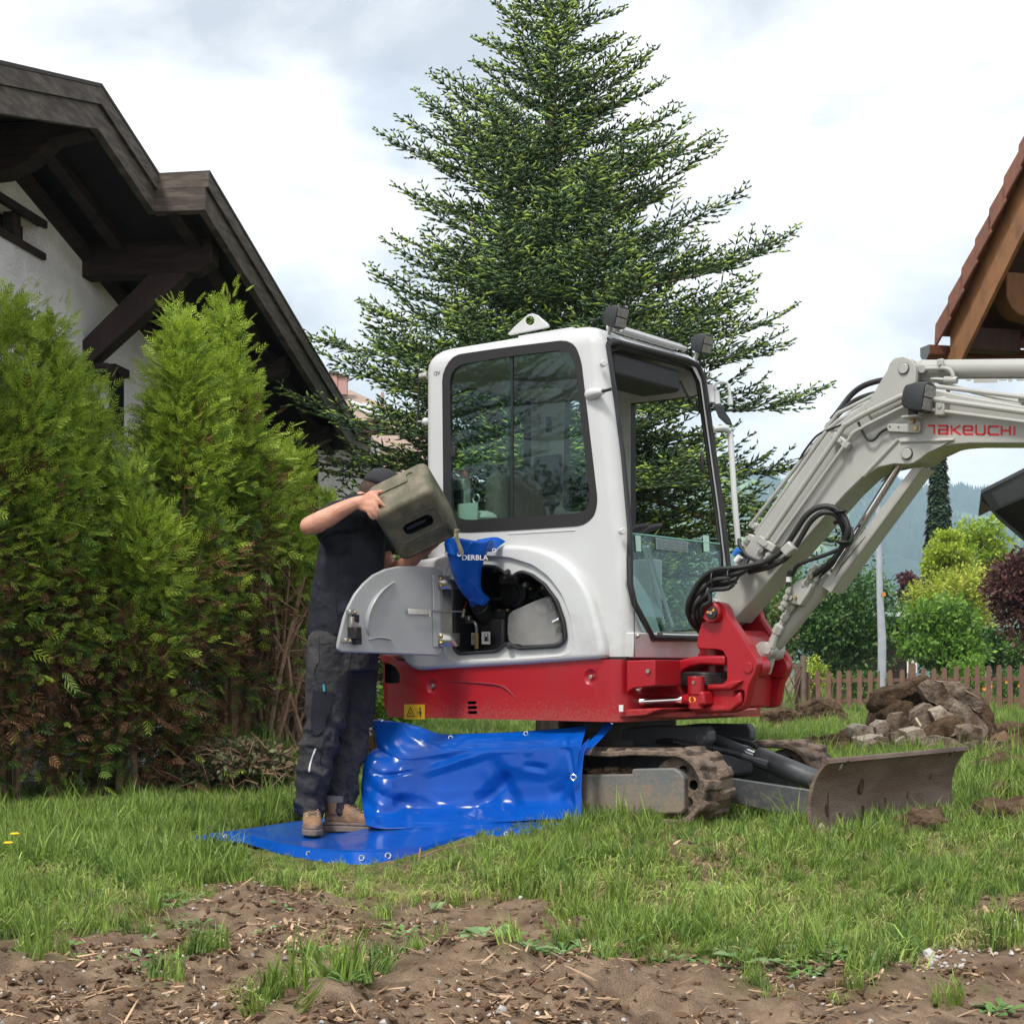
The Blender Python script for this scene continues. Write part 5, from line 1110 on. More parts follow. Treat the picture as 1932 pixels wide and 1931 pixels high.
# hatch cavity
hatch = [(855, 1222), (863, 1233), (934, 1228), (942, 1224), (950, 1216), (959, 1213), (967, 1218), (976, 1223), (1049, 1219), (1061, 1213), (1066, 1200), (1062, 1170), (1049, 1133), (1026, 1102), (1002, 1084), (985, 1078), (974, 1080), (966, 1087), (958, 1087), (948, 1078), (934, 1069), (914, 1067), (885, 1067), (864, 1072), (855, 1088)]
HV = -.055
HA = rp(hatch, .012, HV, 2)
cs.append(cutter(extl(MB(), HA, -.2, .5), M_blkp))
bool_t(cab, cs)
# --- fender with the arched edge round the hatch
fen = [(722, 1216), (728, 1120), (745, 1072), (785, 1056), (828, 1049), (880, 1034), (951, 1027), (994, 1029), (1024, 1037), (1052, 1050), (1075, 1069), (1095, 1093), (1112, 1124), (1123, 1162), (1134, 1200), (1140, 1242), (1000, 1252), (785, 1264), (768, 1256), (757, 1241), (748, 1229)]
FE = rp(fen, .04, HV, 3)
fender = extl(MB(), FE, HV, .5).build('fender', M_wp, exc)
bv = fender.modifiers.new('b', 'BEVEL'); bv.width = .042; bv.segments = 6; bv.limit_method = 'ANGLE'; bv.angle_limit = R(50); me = evaluated(fender); fender.modifiers.clear(); fender.data = me
# recessed apron inside the arch, then the hatch itself
ap = [(840, 1232), (852, 1246), (935, 1243), (1056, 1236), (1078, 1226), (1081, 1205), (1074, 1160), (1058, 1120), (1034, 1088), (1004, 1066), (960, 1052), (900, 1048), (850, 1056), (838, 1080)]
bool_t(fender, [cutter(extl(MB(), rp(ap, .03, HV, 4), HV-.1, HV+.018), M_wp), cutter(extl(MB(), HA, HV-.1, .46), M_blkp)])
bv = fender.modifiers.new('b', 'BEVEL'); bv.width = .010; bv.segments = 3; bv.limit_method = 'ANGLE'; bv.angle_limit = R(50)
def seal(pts3, r, name, m, par, closed=True, seg=8):
    P_ = list(pts3)+([pts3[0], pts3[1]] if closed else []); return MB().tube(P_, r, seg, cap=not closed).build(name, m, par)
seal([Vector((a, HV+.006, b)) for a, b in HA], .0085, 'hatch_seal', M_rub_, exc)
for p in ((958, 1078), (961, 1219)):
    MB().cyl(Lp(p, HV-.02), Lp(p, HV+.02), .014, 12).build('rubber_buffer', M_rub_, exc, bevel=.003)
# white lower apron of the cab front and left front corner
# --- window glass and black frames
def ring(Ao, Ai, fn, d0, d1):
    """band between two outlines resampled to equal counts"""
    def res(P_, n=96):
        P_ = [Vector(p) for p in P_]; c = sum(P_, Vector((0,)*len(P_[0])))/len(P_); th = sorted(((math.atan2(p[1]-cc[1], p[0]-cc[0])) for p in P_)) if False else None
        L = [0]; Q = P_+[P_[0]]
        for a, b in zip(Q, Q[1:]): L.append(L[-1]+(b-a).length)
        o_ = []
        for k in range(n):
            s_ = L[-1]*k/n; i = max(j for j in range(len(L)) if L[j] <= s_); i = min(i, len(Q)-2); o_.append(Q[i].lerp(Q[i+1], (s_-L[i])/max(1e-9, L[i+1]-L[i])))
        return o_
    A = res(Ao); B = res(Ai); n = len(A); k0 = min(range(n), key=lambda k: (B[k]-A[0]).length); B = B[k0:]+B[:k0]
    V = [fn(p, d0) for p in A]+[fn(p, d0) for p in B]+[fn(p, d1) for p in A]+[fn(p, d1) for p in B]
    Fs = []
    for i in range(n):
        j = (i+1) % n; Fs += [(i, j, n+j, n+i), (2*n+i, 3*n+i, 3*n+j, 2*n+j), (i, 2*n+i, 2*n+j, j), (n+i, n+j, 3*n+j, 3*n+i)]
    return MB().add(V, Fs)
sv = lambda p, d: Vector((p[0], d, p[1]))
SI = rp(side_i, .07)
side_win = ring(SO, SI, sv, -.003, .018).build('side_window', M_rub_, exc)
sp0 = Lp((963, 700), .0); 
def clip_pane(x0, x1, d, name, m):
    P_ = [p for p in SI]; bm = bmesh.new(); vs = [bm.verts.new((a, d, b)) for a, b in P_]; bm.faces.new(vs)
    for X_, s_ in ((x0, -1), (x1, 1)):
        if X_ is not None: bmesh.ops.bisect_plane(bm, geom=bm.verts[:]+bm.edges[:]+bm.faces[:], plane_co=(X_, 0, 0), plane_no=(s_, 0, 0), clear_outer=True)
    bmesh.ops.solidify(bm, geom=bm.faces[:], thickness=.004)
    me = bpy.data.meshes.new(name); bm.to_mesh(me); bm.free(); return link(name, me, m, side_win)
clip_pane(None, sp0.x, .004, 'glass_pane', M_gl); clip_pane(sp0.x-.03, None, .014, 'glass_pane', M_gl)
MB().box((sp0.x-.005, .012, (SI[0][1]+Lp((963, 975)).z)/2+.0), (.028, .012, .90)).build('window_divider', M_intd, side_win)
h = Lp(Z4(316, 868), -.008); MB().box((h.x, -.006, h.z), (.03, .02, .06)).build('window_latch', M_rub_, side_win, bevel=.006)
# front opening seal
seal(FO, .016, 'front_seal', M_rub_, exc)
FI = [Fp(p, off=-.04) for p in ((1151, 662), (1166, 656), (1290, 690), (1308, 700), (1317, 722), (1354, 985), (1360, 1050), (1364, 1150))]
seal([p for p in FI], .012, 'inner_seal', M_rub_, exc, closed=False)
MB().prism([Fp(p, off=-.005) for p in ((1302, 684), (1317, 690), (1333, 714), (1366, 960), (1378, 1080), (1368, 1080), (1355, 966), (1321, 722))], [Fp(p, off=-.045) for p in ((1302, 684), (1317, 690), (1333, 714), (1366, 960), (1378, 1080), (1368, 1080), (1355, 966), (1321, 722))]).build('window_rail', M_wp, exc, bevel=.004)
lg = [Fp(p, off=-.012) for p in ((1190, 1007), (1357, 1027), (1366, 1120), (1366, 1180), (1240, 1193), (1228, 1190), (1207, 1155), (1195, 1120))]
low = MB().prism(lg, [p+Vector((-.006, 0, 0)) for p in lg]).build('lower_glass', M_gl2, exc)
MB().tube([lg[0]+Vector((.002, 0, .003)), lg[1]+Vector((.002, 0, .003))], .0045, 6).build('glass_edge', mat('glass_edge', (.20, .42, .38), .2, spec=.8), low)
for (x0, x1) in ((1198, 1208), (1326, 1337)):
    q = [Fp(p, off=-.008) for p in ((x0, 1009), (x1, 1010), (x1+1, 1040), (x0+2, 1040))]; MB().prism(q, [p+Vector((.002, 0, 0)) for p in q]).build('clip_tape', mat('pale_green', (.38, .58, .48), .5), low)
q = [Fp(p, off=-.008) for p in ((1237, 1014), (1297, 1021), (1297, 1042), (1238, 1036))]; dc = MB().prism(q, [p+Vector((.002, 0, 0)) for p in q]).build('control_decal', mat('decal_grey', (.20, .26, .26), .5), low)
mb = MB()
for k in range(5):
    a = 1240+k*11.6; q = [Fp(p, off=-.0045) for p in ((a, 1017+k*1.2), (a+9, 1018+k*1.2), (a+9, 1035+k*1.2), (a, 1034+k*1.2))]; mb.tube(q+[q[0]], .0008, 4)
    for j in range(3): z_ = 1021+k*1.2+j*5; mb.tube([Fp((a+2, z_), off=-.0045), Fp((a+7, z_+1), off=-.0045)], .0011, 4)
mb.build('decal_symbol', M_blkp, low)
for (a, b) in (((1215, 1030), (1252, 1175)), ((1222, 1030), (1268, 1178))):
    MB().tube([Fp(a, off=-.10), Fp(b, off=-.30)], .009, 8).build('control_lever', M_wp, exc)
q = Fp((1222, 1110), off=-.3); MB().box(q, (.12, .10, .3)).build('console', M_int, exc, bevel=.01)
sill = [Fp(p) for p in ((1232, 1200), (1311, 1200), (1320, 1240), (1196, 1240), (1196, 1190))]
for p in ((1240, 1197),): q = Fp(p, off=.004); MB().box(q+Vector((0, .02, 0)), (.006, .055, .03)).build('sill_plate', M_steel, exc, bevel=.003)
for p in (Z4(1155, 392), Z4(1258, 1308)):
    q = Fp(p, off=.01); MB().cyl(q+Vector((-.01, -.02, 0)), q+Vector((.02, -.045, 0)), .016, 12).build('hinge_knob', M_wp, exc, bevel=.003)
q = Fp(Z4(1130, 548), off=-.02); MB().tube([q+Vector((-.07, .0, 0)), q+Vector((-.01, -.03, 0)), q+Vector((.03, -.035, 0))], [.030, .022, .015], 14).build('hinge_cone', M_wp, exc); MB().cyl(q+Vector((.02, -.035, 0)), q+Vector((.075, -.03, .008)), .008, 8).build('hinge_pin', M_blkp, exc)
q = Fp(Z4(1328, 1878), off=.006); MB().ball(q, .011).build('bolt_cap', M_steel, exc)
# --- roof: lug, sun-roof strip, lights, rear things
lug = [(958, 629), (972, 614), (996, 593), (1004, 591), (1013, 594), (1034, 612), (1034, 617), (960, 632)]
o = ext(MB(), lug, .12, .135).build('lifting_lug', M_wp, exc); bool_t(o, [cutter(MB().cyl(Lp((1000, 605), .05), Lp((1000, 605), .3), .022, 20), M_wp)]); bev(o, .003)
MB().box((-.45, .12, 2.505), (.34, .05, .02)).build('lug_base', M_wp, exc, bevel=.004)
MB().tube([Vector((-.10, .25, 2.505)), Vector((-.10, .85, 2.505))], .014, 8).build('roof_strip', M_wp, exc)
MB().box((-.13, .52, 2.515), (.06, .62, .022)).build('roof_strip', M_wp, exc, bevel=.004)
def worklight(c, yaw, tilt, s=1.0, par=exc, m_br=M_wp, brk=True):
    """housing tapering back from a framed lens, on a small stem"""
    Rm = Euler((0, tilt, yaw)).to_matrix(); w = .055*s; h_ = .062*s; d_ = .055*s
    def P3(a, b, c_): return c+Rm @ Vector((a, b, c_))
    mb = MB(); secs = [(d_, 1.0), (d_*.75, 1.04), (0, 1.0), (-d_*.75, .8), (-d_, .55)]; V = []
    for (x_, k) in secs:
        for a in range(16):
            th = a/16*6.283; cx, sy = math.cos(th), math.sin(th); q = (abs(cx)**5+abs(sy)**5)**(-1/5); V.append(P3(x_, cx*q*w*k, sy*q*h_*k))
    mb.add(V, [(i*16+k, i*16+(k+1) % 16, (i+1)*16+(k+1) % 16, (i+1)*16+k) for i in range(4) for k in range(16)]+[tuple(range(16)), tuple(64+k for k in range(16))[::-1]])
    hs = mb.build('work_light', M_lamp, par)
    L_ = MB()
    for zz in (-.5, .5): L_.prism([P3(d_+.001, a*w*.82, (zz+b*.44)*h_*.9) for a, b in ((-1, -1), (1, -1), (1, 1), (-1, 1))], [P3(d_+.004, a*w*.82, (zz+b*.44)*h_*.9) for a, b in ((-1, -1), (1, -1), (1, 1), (-1, 1))])
    L_.build('lens', M_lens, hs)
    if brk:
        MB().bar(P3(-.01, 0, -h_), P3(-.02, 0, -h_-.05*s), .03*s, .012).build('lamp_bracket', m_br, hs)
        MB().box(P3(-.02, 0, -h_-.06*s), (.05*s, .05*s, .014)).build('lamp_foot', m_br, hs, bevel=.003)
    return hs
M_lamp = mat('lamp_housing', (.028, .03, .033), .6, bump=.3, bscale=300); M_lens = mat('lamp_lens', (.30, .30, .29), .12, spec=.7, col2=(.12, .12, .12), vscale=60, stretch=(1, 6, 1))
worklight(Fp((1162, 597), off=.03)+Vector((-.01, .0, .0)), R(-4), R(14), .86); worklight(Fp((1322, 648), off=.03), R(-4), R(14), .82)
MB().tube(spline([Fp((1110, 605), off=-.1), Fp((1122, 603), off=-.06), Fp((1140, 597), off=-.03)], 4), .004, 6).build('cable', M_rub_, exc)
MB().tube(spline([Fp((1316, 668), off=.0), Fp((1326, 676), off=.0), Fp((1331, 690), off=.0)], 4), .004, 6).build('cable', M_rub_, exc)
q = Lp(Z4(172, 452), .02); q.x = -1.17; so_ = MB().cyl(q+Vector((.01, 0, 0)), q+Vector((-.035, -.01, -.005)), .022, 14).build('power_socket', M_steel, exc, bevel=.003)
q = Lp(Z4(158, 705), .02); q.x = -1.175; an = MB().ball(q, .022).build('antenna_foot', M_wp, exc)
a0 = Lp(Z4(118, 705), .02); a1 = Lp(Z4(133, 255), .02)
MB().tube([q, a0+Vector((0, 0, -.0))], .007, 6).build('antenna_clamp', M_steel, an); MB().tube([a0+Vector((0, 0, -.02)), a0.lerp(a1, .35), a1], [.007, .005, .0018], 6).build('antenna_rod', M_rub_, an)
def text(name, s, size, place, m, par, ex=.0006):
    cu = bpy.data.curves.new(name, 'FONT'); cu.body = s; cu.size = size; cu.extrude = ex; o = bpy.data.objects.new(name, cu); COL.objects.link(o)
    me = evaluated(o); bpy.data.objects.remove(o)
    o = link(name, me, None, par); me.materials.clear(); me.materials.append(m)
    o.matrix_local = place; return o
def sideplace(p, ang=0): return Matrix.Translation(p) @ Euler((R(90), ang, 0)).to_matrix().to_4x4()
q = Lp((817, 709), -.001); text('lettering', '12V', .03, sideplace(q), M_blkp, exc)
# --- right-hand (far) front post: handrail, mirror bracket
hr = [Fp(Z4(1742, 745), off=.02), Fp(Z4(1790, 740), off=.05), Fp(Z4(1822, 752), off=.06), Fp(Z4(1836, 800), off=.06), Fp(Z4(1860, 1150), off=.06), Fp(Z4(1880, 1380), off=.05)]
MB().tube(spline(hr, 5), .0155, 10).build('handrail', M_wp, exc)
mr_ = [Fp(Z4(1752, 530), off=.02), Fp(Z4(1755, 500), off=.02), Fp(Z4(1780, 488), off=.03), Fp(Z4(1815, 495), off=.04), Fp(Z4(1828, 520), off=.05), Fp(Z4(1835, 585), off=.05)]
mi = MB().tube(spline(mr_, 5), .0085, 8).build('mirror_arm', M_wp, exc)
MB().cyl(Fp(Z4(1757, 535), off=.02), Fp(Z4(1764, 610), off=.02), .017, 12).build('mirror_sleeve', M_wp, mi)
MB().cyl(Fp(Z4(1833, 570), off=.05), Fp(Z4(1836, 615), off=.05), .015, 12).build('mirror_sleeve', M_wp, mi)
MB().bar(Fp(Z4(1722, 500), off=.0), Fp(Z4(1728, 600), off=.0), .04, .012).build('mirror_plate', M_wp, mi, bevel=.003)
mp_ = [Z4(1738, 600), Z4(1770, 680), Z4(1815, 722), Z4(1848, 724), Z4(1835, 690), Z4(1805, 645), Z4(1795, 615)]
MB().prism([Fp(p, off=.05) for p in mp_], [Fp(p, off=.02) for p in mp_]).build('mirror', M_lamp, mi, bevel=.008)
# --- things inside the cab
seat = MB().box((-.72, .5, 1.50), (.5, .5, .12)).build('seat', mat('seat_fabric', (.10, .09, .08), .9, col2=(.16, .13, .11), vscale=30), exc, bevel=.04, seg=3)
bk = MB(); bk.prism([Vector((-.98, .26, 1.5)), Vector((-.98, .74, 1.5)), Vector((-1.02, .70, 1.84)), Vector((-1.02, .60, 1.90)), Vector((-1.02, .40, 1.90)), Vector((-1.02, .30, 1.84))], [Vector((-.86, .26, 1.5)), Vector((-.86, .74, 1.5)), Vector((-.92, .70, 1.84)), Vector((-.92, .60, 1.90)), Vector((-.92, .40, 1.90)), Vector((-.92, .30, 1.84))])
sb = bk.build('backrest', seat.data.materials[0], seat, bevel=.03, seg=3)
M_txt = mat('red_lettering', (.62, .012, .02), .45)
def brand(pl, L, H_, name, m, par, d=.0012):
    """the maker's lettering, drawn letter by letter on a plane; pl(x, y) gives the point for 0..1, 0..1"""
    G = {'T': [[(0, .93), (.62, .93)], [(.78, 1), (.78, 0)], [(.5, .93), (.86, .93)]], 'A': [[(.05, .93), (.85, .93), (.93, .8), (.93, .07)], [(.93, .07), (.1, .07), (.07, .2), (.07, .4), (.12, .5), (.9, .5)]], 'K': [[(.1, 1), (.1, 0)], [(.9, .96), (.3, .5), (.95, .03)]],
         'E': [[(.95, .07), (.2, .07), (.07, .2), (.07, .8), (.2, .93), (.8, .93), (.93, .8), (.93, .5), (.1, .5)]], 'U': [[(.08, 1), (.08, .2), (.2, .07), (.8, .07), (.92, .2), (.92, 1)]], 'C': [[(1, .93), (.2, .93), (.07, .8), (.07, .2), (.2, .07), (1, .07)]], 'H': [[(.1, 1), (.1, 0)], [(.1, .5), (.9, .5)], [(.9, 1), (.9, 0)]], 'I': [[(.3, 1), (.3, 0)]]}
    x = 0; wd = {'T': .9, 'I': .35}; mb = MB(); st = .17
    for ch in 'TAKEUCHI':
        w = wd.get(ch, 1.12)
        for ln in G[ch]:
            P2 = [(x+a*w, b) for a, b in ln]
            for (a, b), (c_, d_) in zip(P2, P2[1:]):
                dx, dy = c_-a, d_-b; l_ = math.hypot(dx, dy); ux, uy = dx/l_, dy/l_; e = st*.42
                a, b, c_, d_ = a-ux*e*(len(P2) > 2), b-uy*e*(len(P2) > 2), c_+ux*e*(len(P2) > 2), d_+uy*e*(len(P2) > 2); nx_, ny_ = -uy*st*.62, ux*st*.62
                q = [(a+nx_, b+ny_), (c_+nx_, d_+ny_), (c_-nx_, d_-ny_), (a-nx_, b-ny_)]
                mb.prism([pl(p[0], p[1], 0) for p in q], [pl(p[0], p[1], d) for p in q])
        x += w+.24
    return x, mb
def brand_build(o_, ex_, ey_, nrm, H_, name, m, par, total):
    tot, _ = brand(lambda x, y, d: Vector((x, y, d)), 0, 0, '', None, None); sx = total/tot
    _, mb = brand(lambda x, y, d: o_+ex_*(x*sx)+ey_*(y*H_)+nrm*d, 0, 0, '', None, None); return mb.build(name, m, par, ang=None)
brand_build(Vector((-.912, .68, 1.78)), Vector((0, -1, 0)), Vector((-.05, 0, 1)), Vector((1, 0, 0)), .035, 'lettering', M_txt, seat, .34)
MB().tube([Vector((-.52, .22, 1.45)), Vector((-.5, .22, 1.62)), Vector((-.5, .22, 1.66))], [.012, .01, .022], 8).build('joystick', M_intd, exc); MB().box((-.5, .22, 1.67), (.09, .03, .03)).build('joystick_grip', M_intd, exc, bevel=.01)
q = Lp(Z4(1020, 1150), .5); MB().tube(spline([Vector((-.2, .45, 1.45)), Vector((-.22, .45, 1.62)), Vector((-.30, .45, 1.78))], 4), [.03, .03, .028, .026, .024, .022, .02, .02, .02], 10).build('armrest', M_intd, exc); MB().box((-.55, .2, 1.42), (.3, .14, .1)).build('armrest', M_int, exc, bevel=.02)
c = Lp(Z4(375, 1075), .12); sc_ = MB(); sc_.tube([c+Vector((0, 0, -.13)), c+Vector((0, 0, .04)), c+Vector((0, 0, .055)), c+Vector((0, 0, .06))], [.036, .036, .026, .014], 16); can_ = sc_.build('spray_can', mat('can_grey', (.30, .32, .26), .35, metal=.5, col2=(.2, .2, .16), vscale=20), None); can_.matrix_world = Matrix.Translation(EC) @ Matrix.Rotation(-AL, 4, 'Z'); tag(can_, 'dented grey spray can with an orange cap standing behind the cab window', 'spray can')
NONE = None; MB().cyl(c+Vector((0, 0, .06)), c+Vector((0, 0, .095)), .017, 12).build('spray_cap', mat('orange_cap', (.42, .10, .05), .6), can_, bevel=.003)
q = Lp(Z4(345, 1130), .13); MB().box(q, (.13, .1, .09)).build('parts_tray', M_intd, exc, bevel=.005)
q = Lp(Z4(440, 1125), .12); mb = MB(); mb.tube([q+Vector((math.cos(a/12*6.283)*.022, 0, math.sin(a/12*6.283)*.022)) for a in range(14)], .005, 6); mb.build('keys_ring', M_steel, exc)
q = Lp(Z4(395, 1215), .07); MB().box(q, (.13, .01, .12)).build('paper_note', mat('note_paper', (.55, .62, .56), .8), exc)
MB().ball(Lp(Z4(470, 1235), .15), .09, sc=(1, .8, .45)).build('cloth_bundle', mat('pale_plastic', (.5, .5, .47), .6), exc)
q = Lp(Z4(838, 1000), .9); MB().box(q, (.19, .03, .23)).build('speaker_grille', M_intd, exc, bevel=.015); q = Lp(Z4(840, 720), .9); MB().box(q, (.03, .03, .09)).build('coat_hook', M_intd, exc, bevel=.006)
q = Lp(Z4(790, 540), .75); MB().ball(q, .14, sc=(1, .7, .22)).build('roof_vent', mat('vent_plastic', (.55, .56, .54), .5), exc)
MB().box((-.22, .5, 2.33), (.24, .62, .12)).build('head_console', M_intd, exc, bevel=.02)
for p in (Z4(1300, 1290), Z4(1380, 1290)):
    q = Fp(p, off=-.12); MB().tube([q+Vector((-.04, -.05, -.05)), q, q+Vector((.03, .08, .02))], [.03, .022, .012], 8).build('joystick_grip', M_intd, exc)
q = Fp(Z4(1680, 930), off=-.02); MB().box(q, (.02, .02, .1)).build('door_latch', M_rub_, exc, bevel=.008)
MB().tube([Fp(Z4(1560, 480), off=-.06), Fp(Z4(1600, 560), off=-.05), Fp(Z4(1655, 645), off=-.03)], .006, 6).build('gas_strut', M_rub_, exc)

# --- inside the hatch
def add(name, mb, m, par=exc, **k): return mb.build(name, m, par, **k)
cav = {}
tank = add('fuel_tank', MB().box((Lp((905, 1190), .25).x, .28, Lp((905, 1203), .25).z), (.52, .3, .20)), M_blkp, bevel=.02)
add('engine_block', MB().box((-.45, .40, 1.17), (.5, .16, .36)), M_blkp, bevel=.03)
n0 = Lp((898, 1134), .05); n1 = Lp((922, 1168), .16)
nk = add('filler_neck', MB().tube([n0, n0.lerp(n1, .3), n0.lerp(n1, .32), n1], [.040, .042, .048, .045], 18), M_rub_)
add('neck_rim', MB().tube([n0+Vector((-.0, -.002, .002)), n0+Vector((.004, .004, -.006))], [.033, .041], 18), M_steel, nk)
q = Z6(1150, 440); c = Lp(q, .3); add('fan_housing', MB().tube([c+Vector((0, -.03, 0)), c+Vector((0, .06, 0))], [.062, .066], 22), M_blkp, bevel=.006); add('fan_housing', MB().tube([c+Vector((.03, -.02, .005)), c+Vector((.03, .05, .0))], [.075, .075], 22), M_intd, bevel=.006)
c = Lp(Z6(1290, 375), .3); add('pump', MB().tube([c+Vector((0, -.06, 0)), c+Vector((0, .05, 0))], [.02, .035], 14), M_intd); add('pump_cap', MB().cyl(c+Vector((0, -.075, 0)), c+Vector((0, -.06, 0)), .012, 12), M_steel); add('pump', MB().tube([c+Vector((.05, -.0, -.05)), c+Vector((.03, .0, -.06)), c+Vector((-.02, .0, -.055))], .02, 8), M_blkp)
for p in ((1030, 280), (1100, 325), (1172, 325), (1270, 400), (1350, 392), (1060, 540), (1120, 538), (1022, 583)):
    c = Lp(Z6(*p), .16); add('bolt', MB().cyl(c, c+Vector((0, .02, 0)), .007, 8), M_brass)
add('bracket_bar', MB().bar(Lp(Z6(1075, 335), .2), Lp(Z6(1200, 335), .2), .02, .05), M_intd); add('bracket_bar', MB().bar(Lp(Z6(1000, 465), .22), Lp(Z6(1095, 465), .22), .02, .012), M_intd); add('bracket_bar', MB().bar(Lp(Z6(1030, 575), .2), Lp(Z6(1130, 575), .2), .06, .06), M_intd)
bt = rp([Z6(*p) for p in ((1135, 570), (1160, 545), (1330, 470), (1410, 445), (1470, 600), (1490, 700), (1485, 760), (1440, 775), (1200, 790), (1140, 760), (1128, 680))], .02, .05)
M_pc = bpy.data.materials.new('clear_plastic'); M_pc = mat('clouded_plastic', (.40, .40, .38), .25, col2=(.28, .28, .27), vscale=6); 
t = M_pc.node_tree; b_ = t.nodes['Principled BSDF']; trn = N('ShaderNodeBsdfTransparent', t); ms = N('ShaderNodeMixShader', t); ms.inputs[0].default_value = .45; LK(t, b_.outputs[0], ms.inputs[1]); LK(t, trn.outputs[0], ms.inputs[2]); LK(t, ms.outputs[0], t.nodes['Material Output'].inputs[0])
pc = add('reservoir_cover', extl(MB(), bt, .03, .12), M_pc, bevel=.012)
rv = [Z6(*p) for p in ((1225, 540), (1470, 545), (1480, 770), (1235, 785))]; rs = add('water_bottle', ext(MB(), rv, .13, .22), mat('milky_plastic', (.62, .63, .65), .4), bevel=.012)
c = Lp(Z6(1330, 545), .13); add('bottle_cap', MB().cyl(c+Vector((-.05, 0, -.0)), c+Vector((.03, 0, .0)), .022, 12), M_intd, rs); c = Lp(Z6(1300, 530), .11); add('bottle_label', MB().box(c+Vector((.05, 0, 0)), (.06, .02, .04)), M_wp, rs)
add('bottle_hose', MB().tube([Lp(Z6(1288, 560), .1), Lp(Z6(1290, 780), .1)], .004, 6), mat('yellow_hose', (.45, .38, .22), .5), rs)
add('cover_latch', MB().tube([Lp(Z6(1420, 622), -.0), Lp(Z6(1465, 600), .01)], [.01, .012], 8), M_chr)
# gauges and labels on the tank
pl_ = lambda a, b, v=.095: Lp(Z6(a, b), v)
def plate(a, b, c_, d_, m, name, v=.09, th=.004, par=exc):
    P_ = [Lp(Z6(x_, y_), v) for x_, y_ in ((a, d_), (c_, d_), (c_, b), (a, b))]; return MB().prism(P_, [p+Vector((0, th, 0)) for p in P_]).build(name, m, par)
lb = mat('label_white', (.68, .68, .66), .6)
g1 = plate(950, 683, 1005, 764, lb, 'fuel_label'); 
i1 = [Lp(Z6(*p), .088) for p in ((967, 745), (995, 745), (993, 735), (990, 735), (990, 692), (970, 692), (970, 735), (967, 735))]; MB().prism(i1, [p+Vector((0, .0015, 0)) for p in i1]).build('pump_symbol', M_blkp, g1)
i2 = [Lp(Z6(*p), .086) for p in ((974, 714), (986, 714), (986, 696), (974, 696))]; MB().prism(i2, [p+Vector((0, .0015, 0)) for p in i2]).build('pump_window', lb, g1)
MB().tube([Lp(Z6(*p), .087) for p in ((991, 700), (998, 704), (998, 735), (1001, 745))], .0012, 4).build('pump_hose', M_blkp, g1)
g2 = plate(883, 690, 915, 768, lb, 'oil_label'); MB().tube([Lp(Z6(*p), .087) for p in ((892, 700), (892, 755), (912, 755))]+[], .0018, 4).build('level_symbol', M_blkp, g2); MB().tube([Lp(Z6(*p), .087) for p in ((892, 722), (905, 722), (905, 700))], .0018, 4).build('level_symbol', M_blkp, g2)
dr = [Lp(Z6(*p), .087) for p in ((908, 726), (914, 742), (908, 748), (902, 742))]; MB().prism(dr, [p+Vector((0, .0015, 0)) for p in dr]).build('drop_symbol', M_blkp, g2)
g3 = plate(820, 698, 860, 803, mat('gauge_metal', (.55, .50, .42), .4, metal=.4), 'level_gauge', v=.08, th=.012)
plate(833, 715, 848, 785, mat('amber', (.45, .24, .06), .25), 'gauge_glass', v=.076, par=g3)
for yy_ in (712, 785): c = pl_(833, yy_, .07); add('gauge_bolt', MB().cyl(c, c+Vector((0, .012, 0)), .011, 12), M_chr, g3)
MB().tube([Lp(Z6(918, 795), .06), Lp(Z6(918, 690), .06)], .011, 10).build('sight_tube', mat('amber_tube', (.22, .16, .03), .2), exc)
MB().tube(spline([Lp(Z6(800, 600), .05), Lp(Z6(830, 622), .05), Lp(Z6(895, 615), .05), Lp(Z6(915, 640), .05), Lp(Z6(918, 690), .06)], 5), .008, 8).build('steel_pipe', M_steel, exc)
add('pipe_fitting', MB().box(Lp(Z6(845, 595), .06), (.07, .03, .025)), M_steel, bevel=.004)
MB().tube(spline([Lp(Z6(790, 470), .1), Lp(Z6(820, 520), .12), Lp(Z6(790, 600), .15), Lp(Z6(775, 700), .15)], 5), .02, 8).build('rubber_hose', M_rub_, exc)
MB().tube(spline([n0+Vector((-.05, -.01, .0)), Lp(Z6(840, 515), -.01), Lp(Z6(825, 545), -.02)], 5), .0015, 5).build('red_wire', mat('red_wire', (.6, .03, .02), .5), exc)
q = Lp(Z6(832, 560), -.02); MB().box(q, (.012, .008, .045), Euler((0, R(25), 0)).to_matrix()).build('wire_plug', M_steel, exc)

# --- the open hatch door (hinged on the fender, swung out towards the camera)
dh = Vector((-.80, -.60, 0)).normalized()                  # world direction from hinge to free edge
DY0 = at(850, 1150, 8.04)
def DP(p, off=0.):
    """photo point on the door plane, in excavator coordinates"""
    k = (p[0]-PC)/F; o = Vector((DY0.x, DY0.y, 0)); s_ = (k*o.y-o.x)/(dh.x-k*dh.y); q = o+dh*s_; nn = Vector((-dh.y, dh.x, 0))      # nn points away from the camera side
    w = Vector((q.x, q.y, CH+(HOR-p[1])/F*q.y))+nn*off
    d_ = w-EC; return Vector((d_.dot(EU), d_.dot(EV), w.z))
Z3 = lambda x, y: (525.6+x*.2292, 830+y*.2292)
dn_ = Vector((dh.y, -dh.x, 0)); dn_ = -dn_ if dn_.y > 0 else dn_
dout = [Z3(*p) for p in ((1335, 1090), (1320, 1060), (1260, 1045), (1100, 1037), (960, 1040), (860, 1062), (760, 1110), (680, 1180), (610, 1265), (560, 1360), (520, 1460), (485, 1600), (467, 1690), (470, 1722), (500, 1745), (860, 1758), (1290, 1776), (1325, 1755), (1338, 1720))]
A_d = [DP(p) for p in dout]; door_mb = MB().prism(A_d, [DP(p, .022) for p in dout])
M_dpaint = mat('door_inner_paint', (.33, .34, .35), .4, spec=.5, coat=.15, col2=(.29, .295, .30), vscale=4)
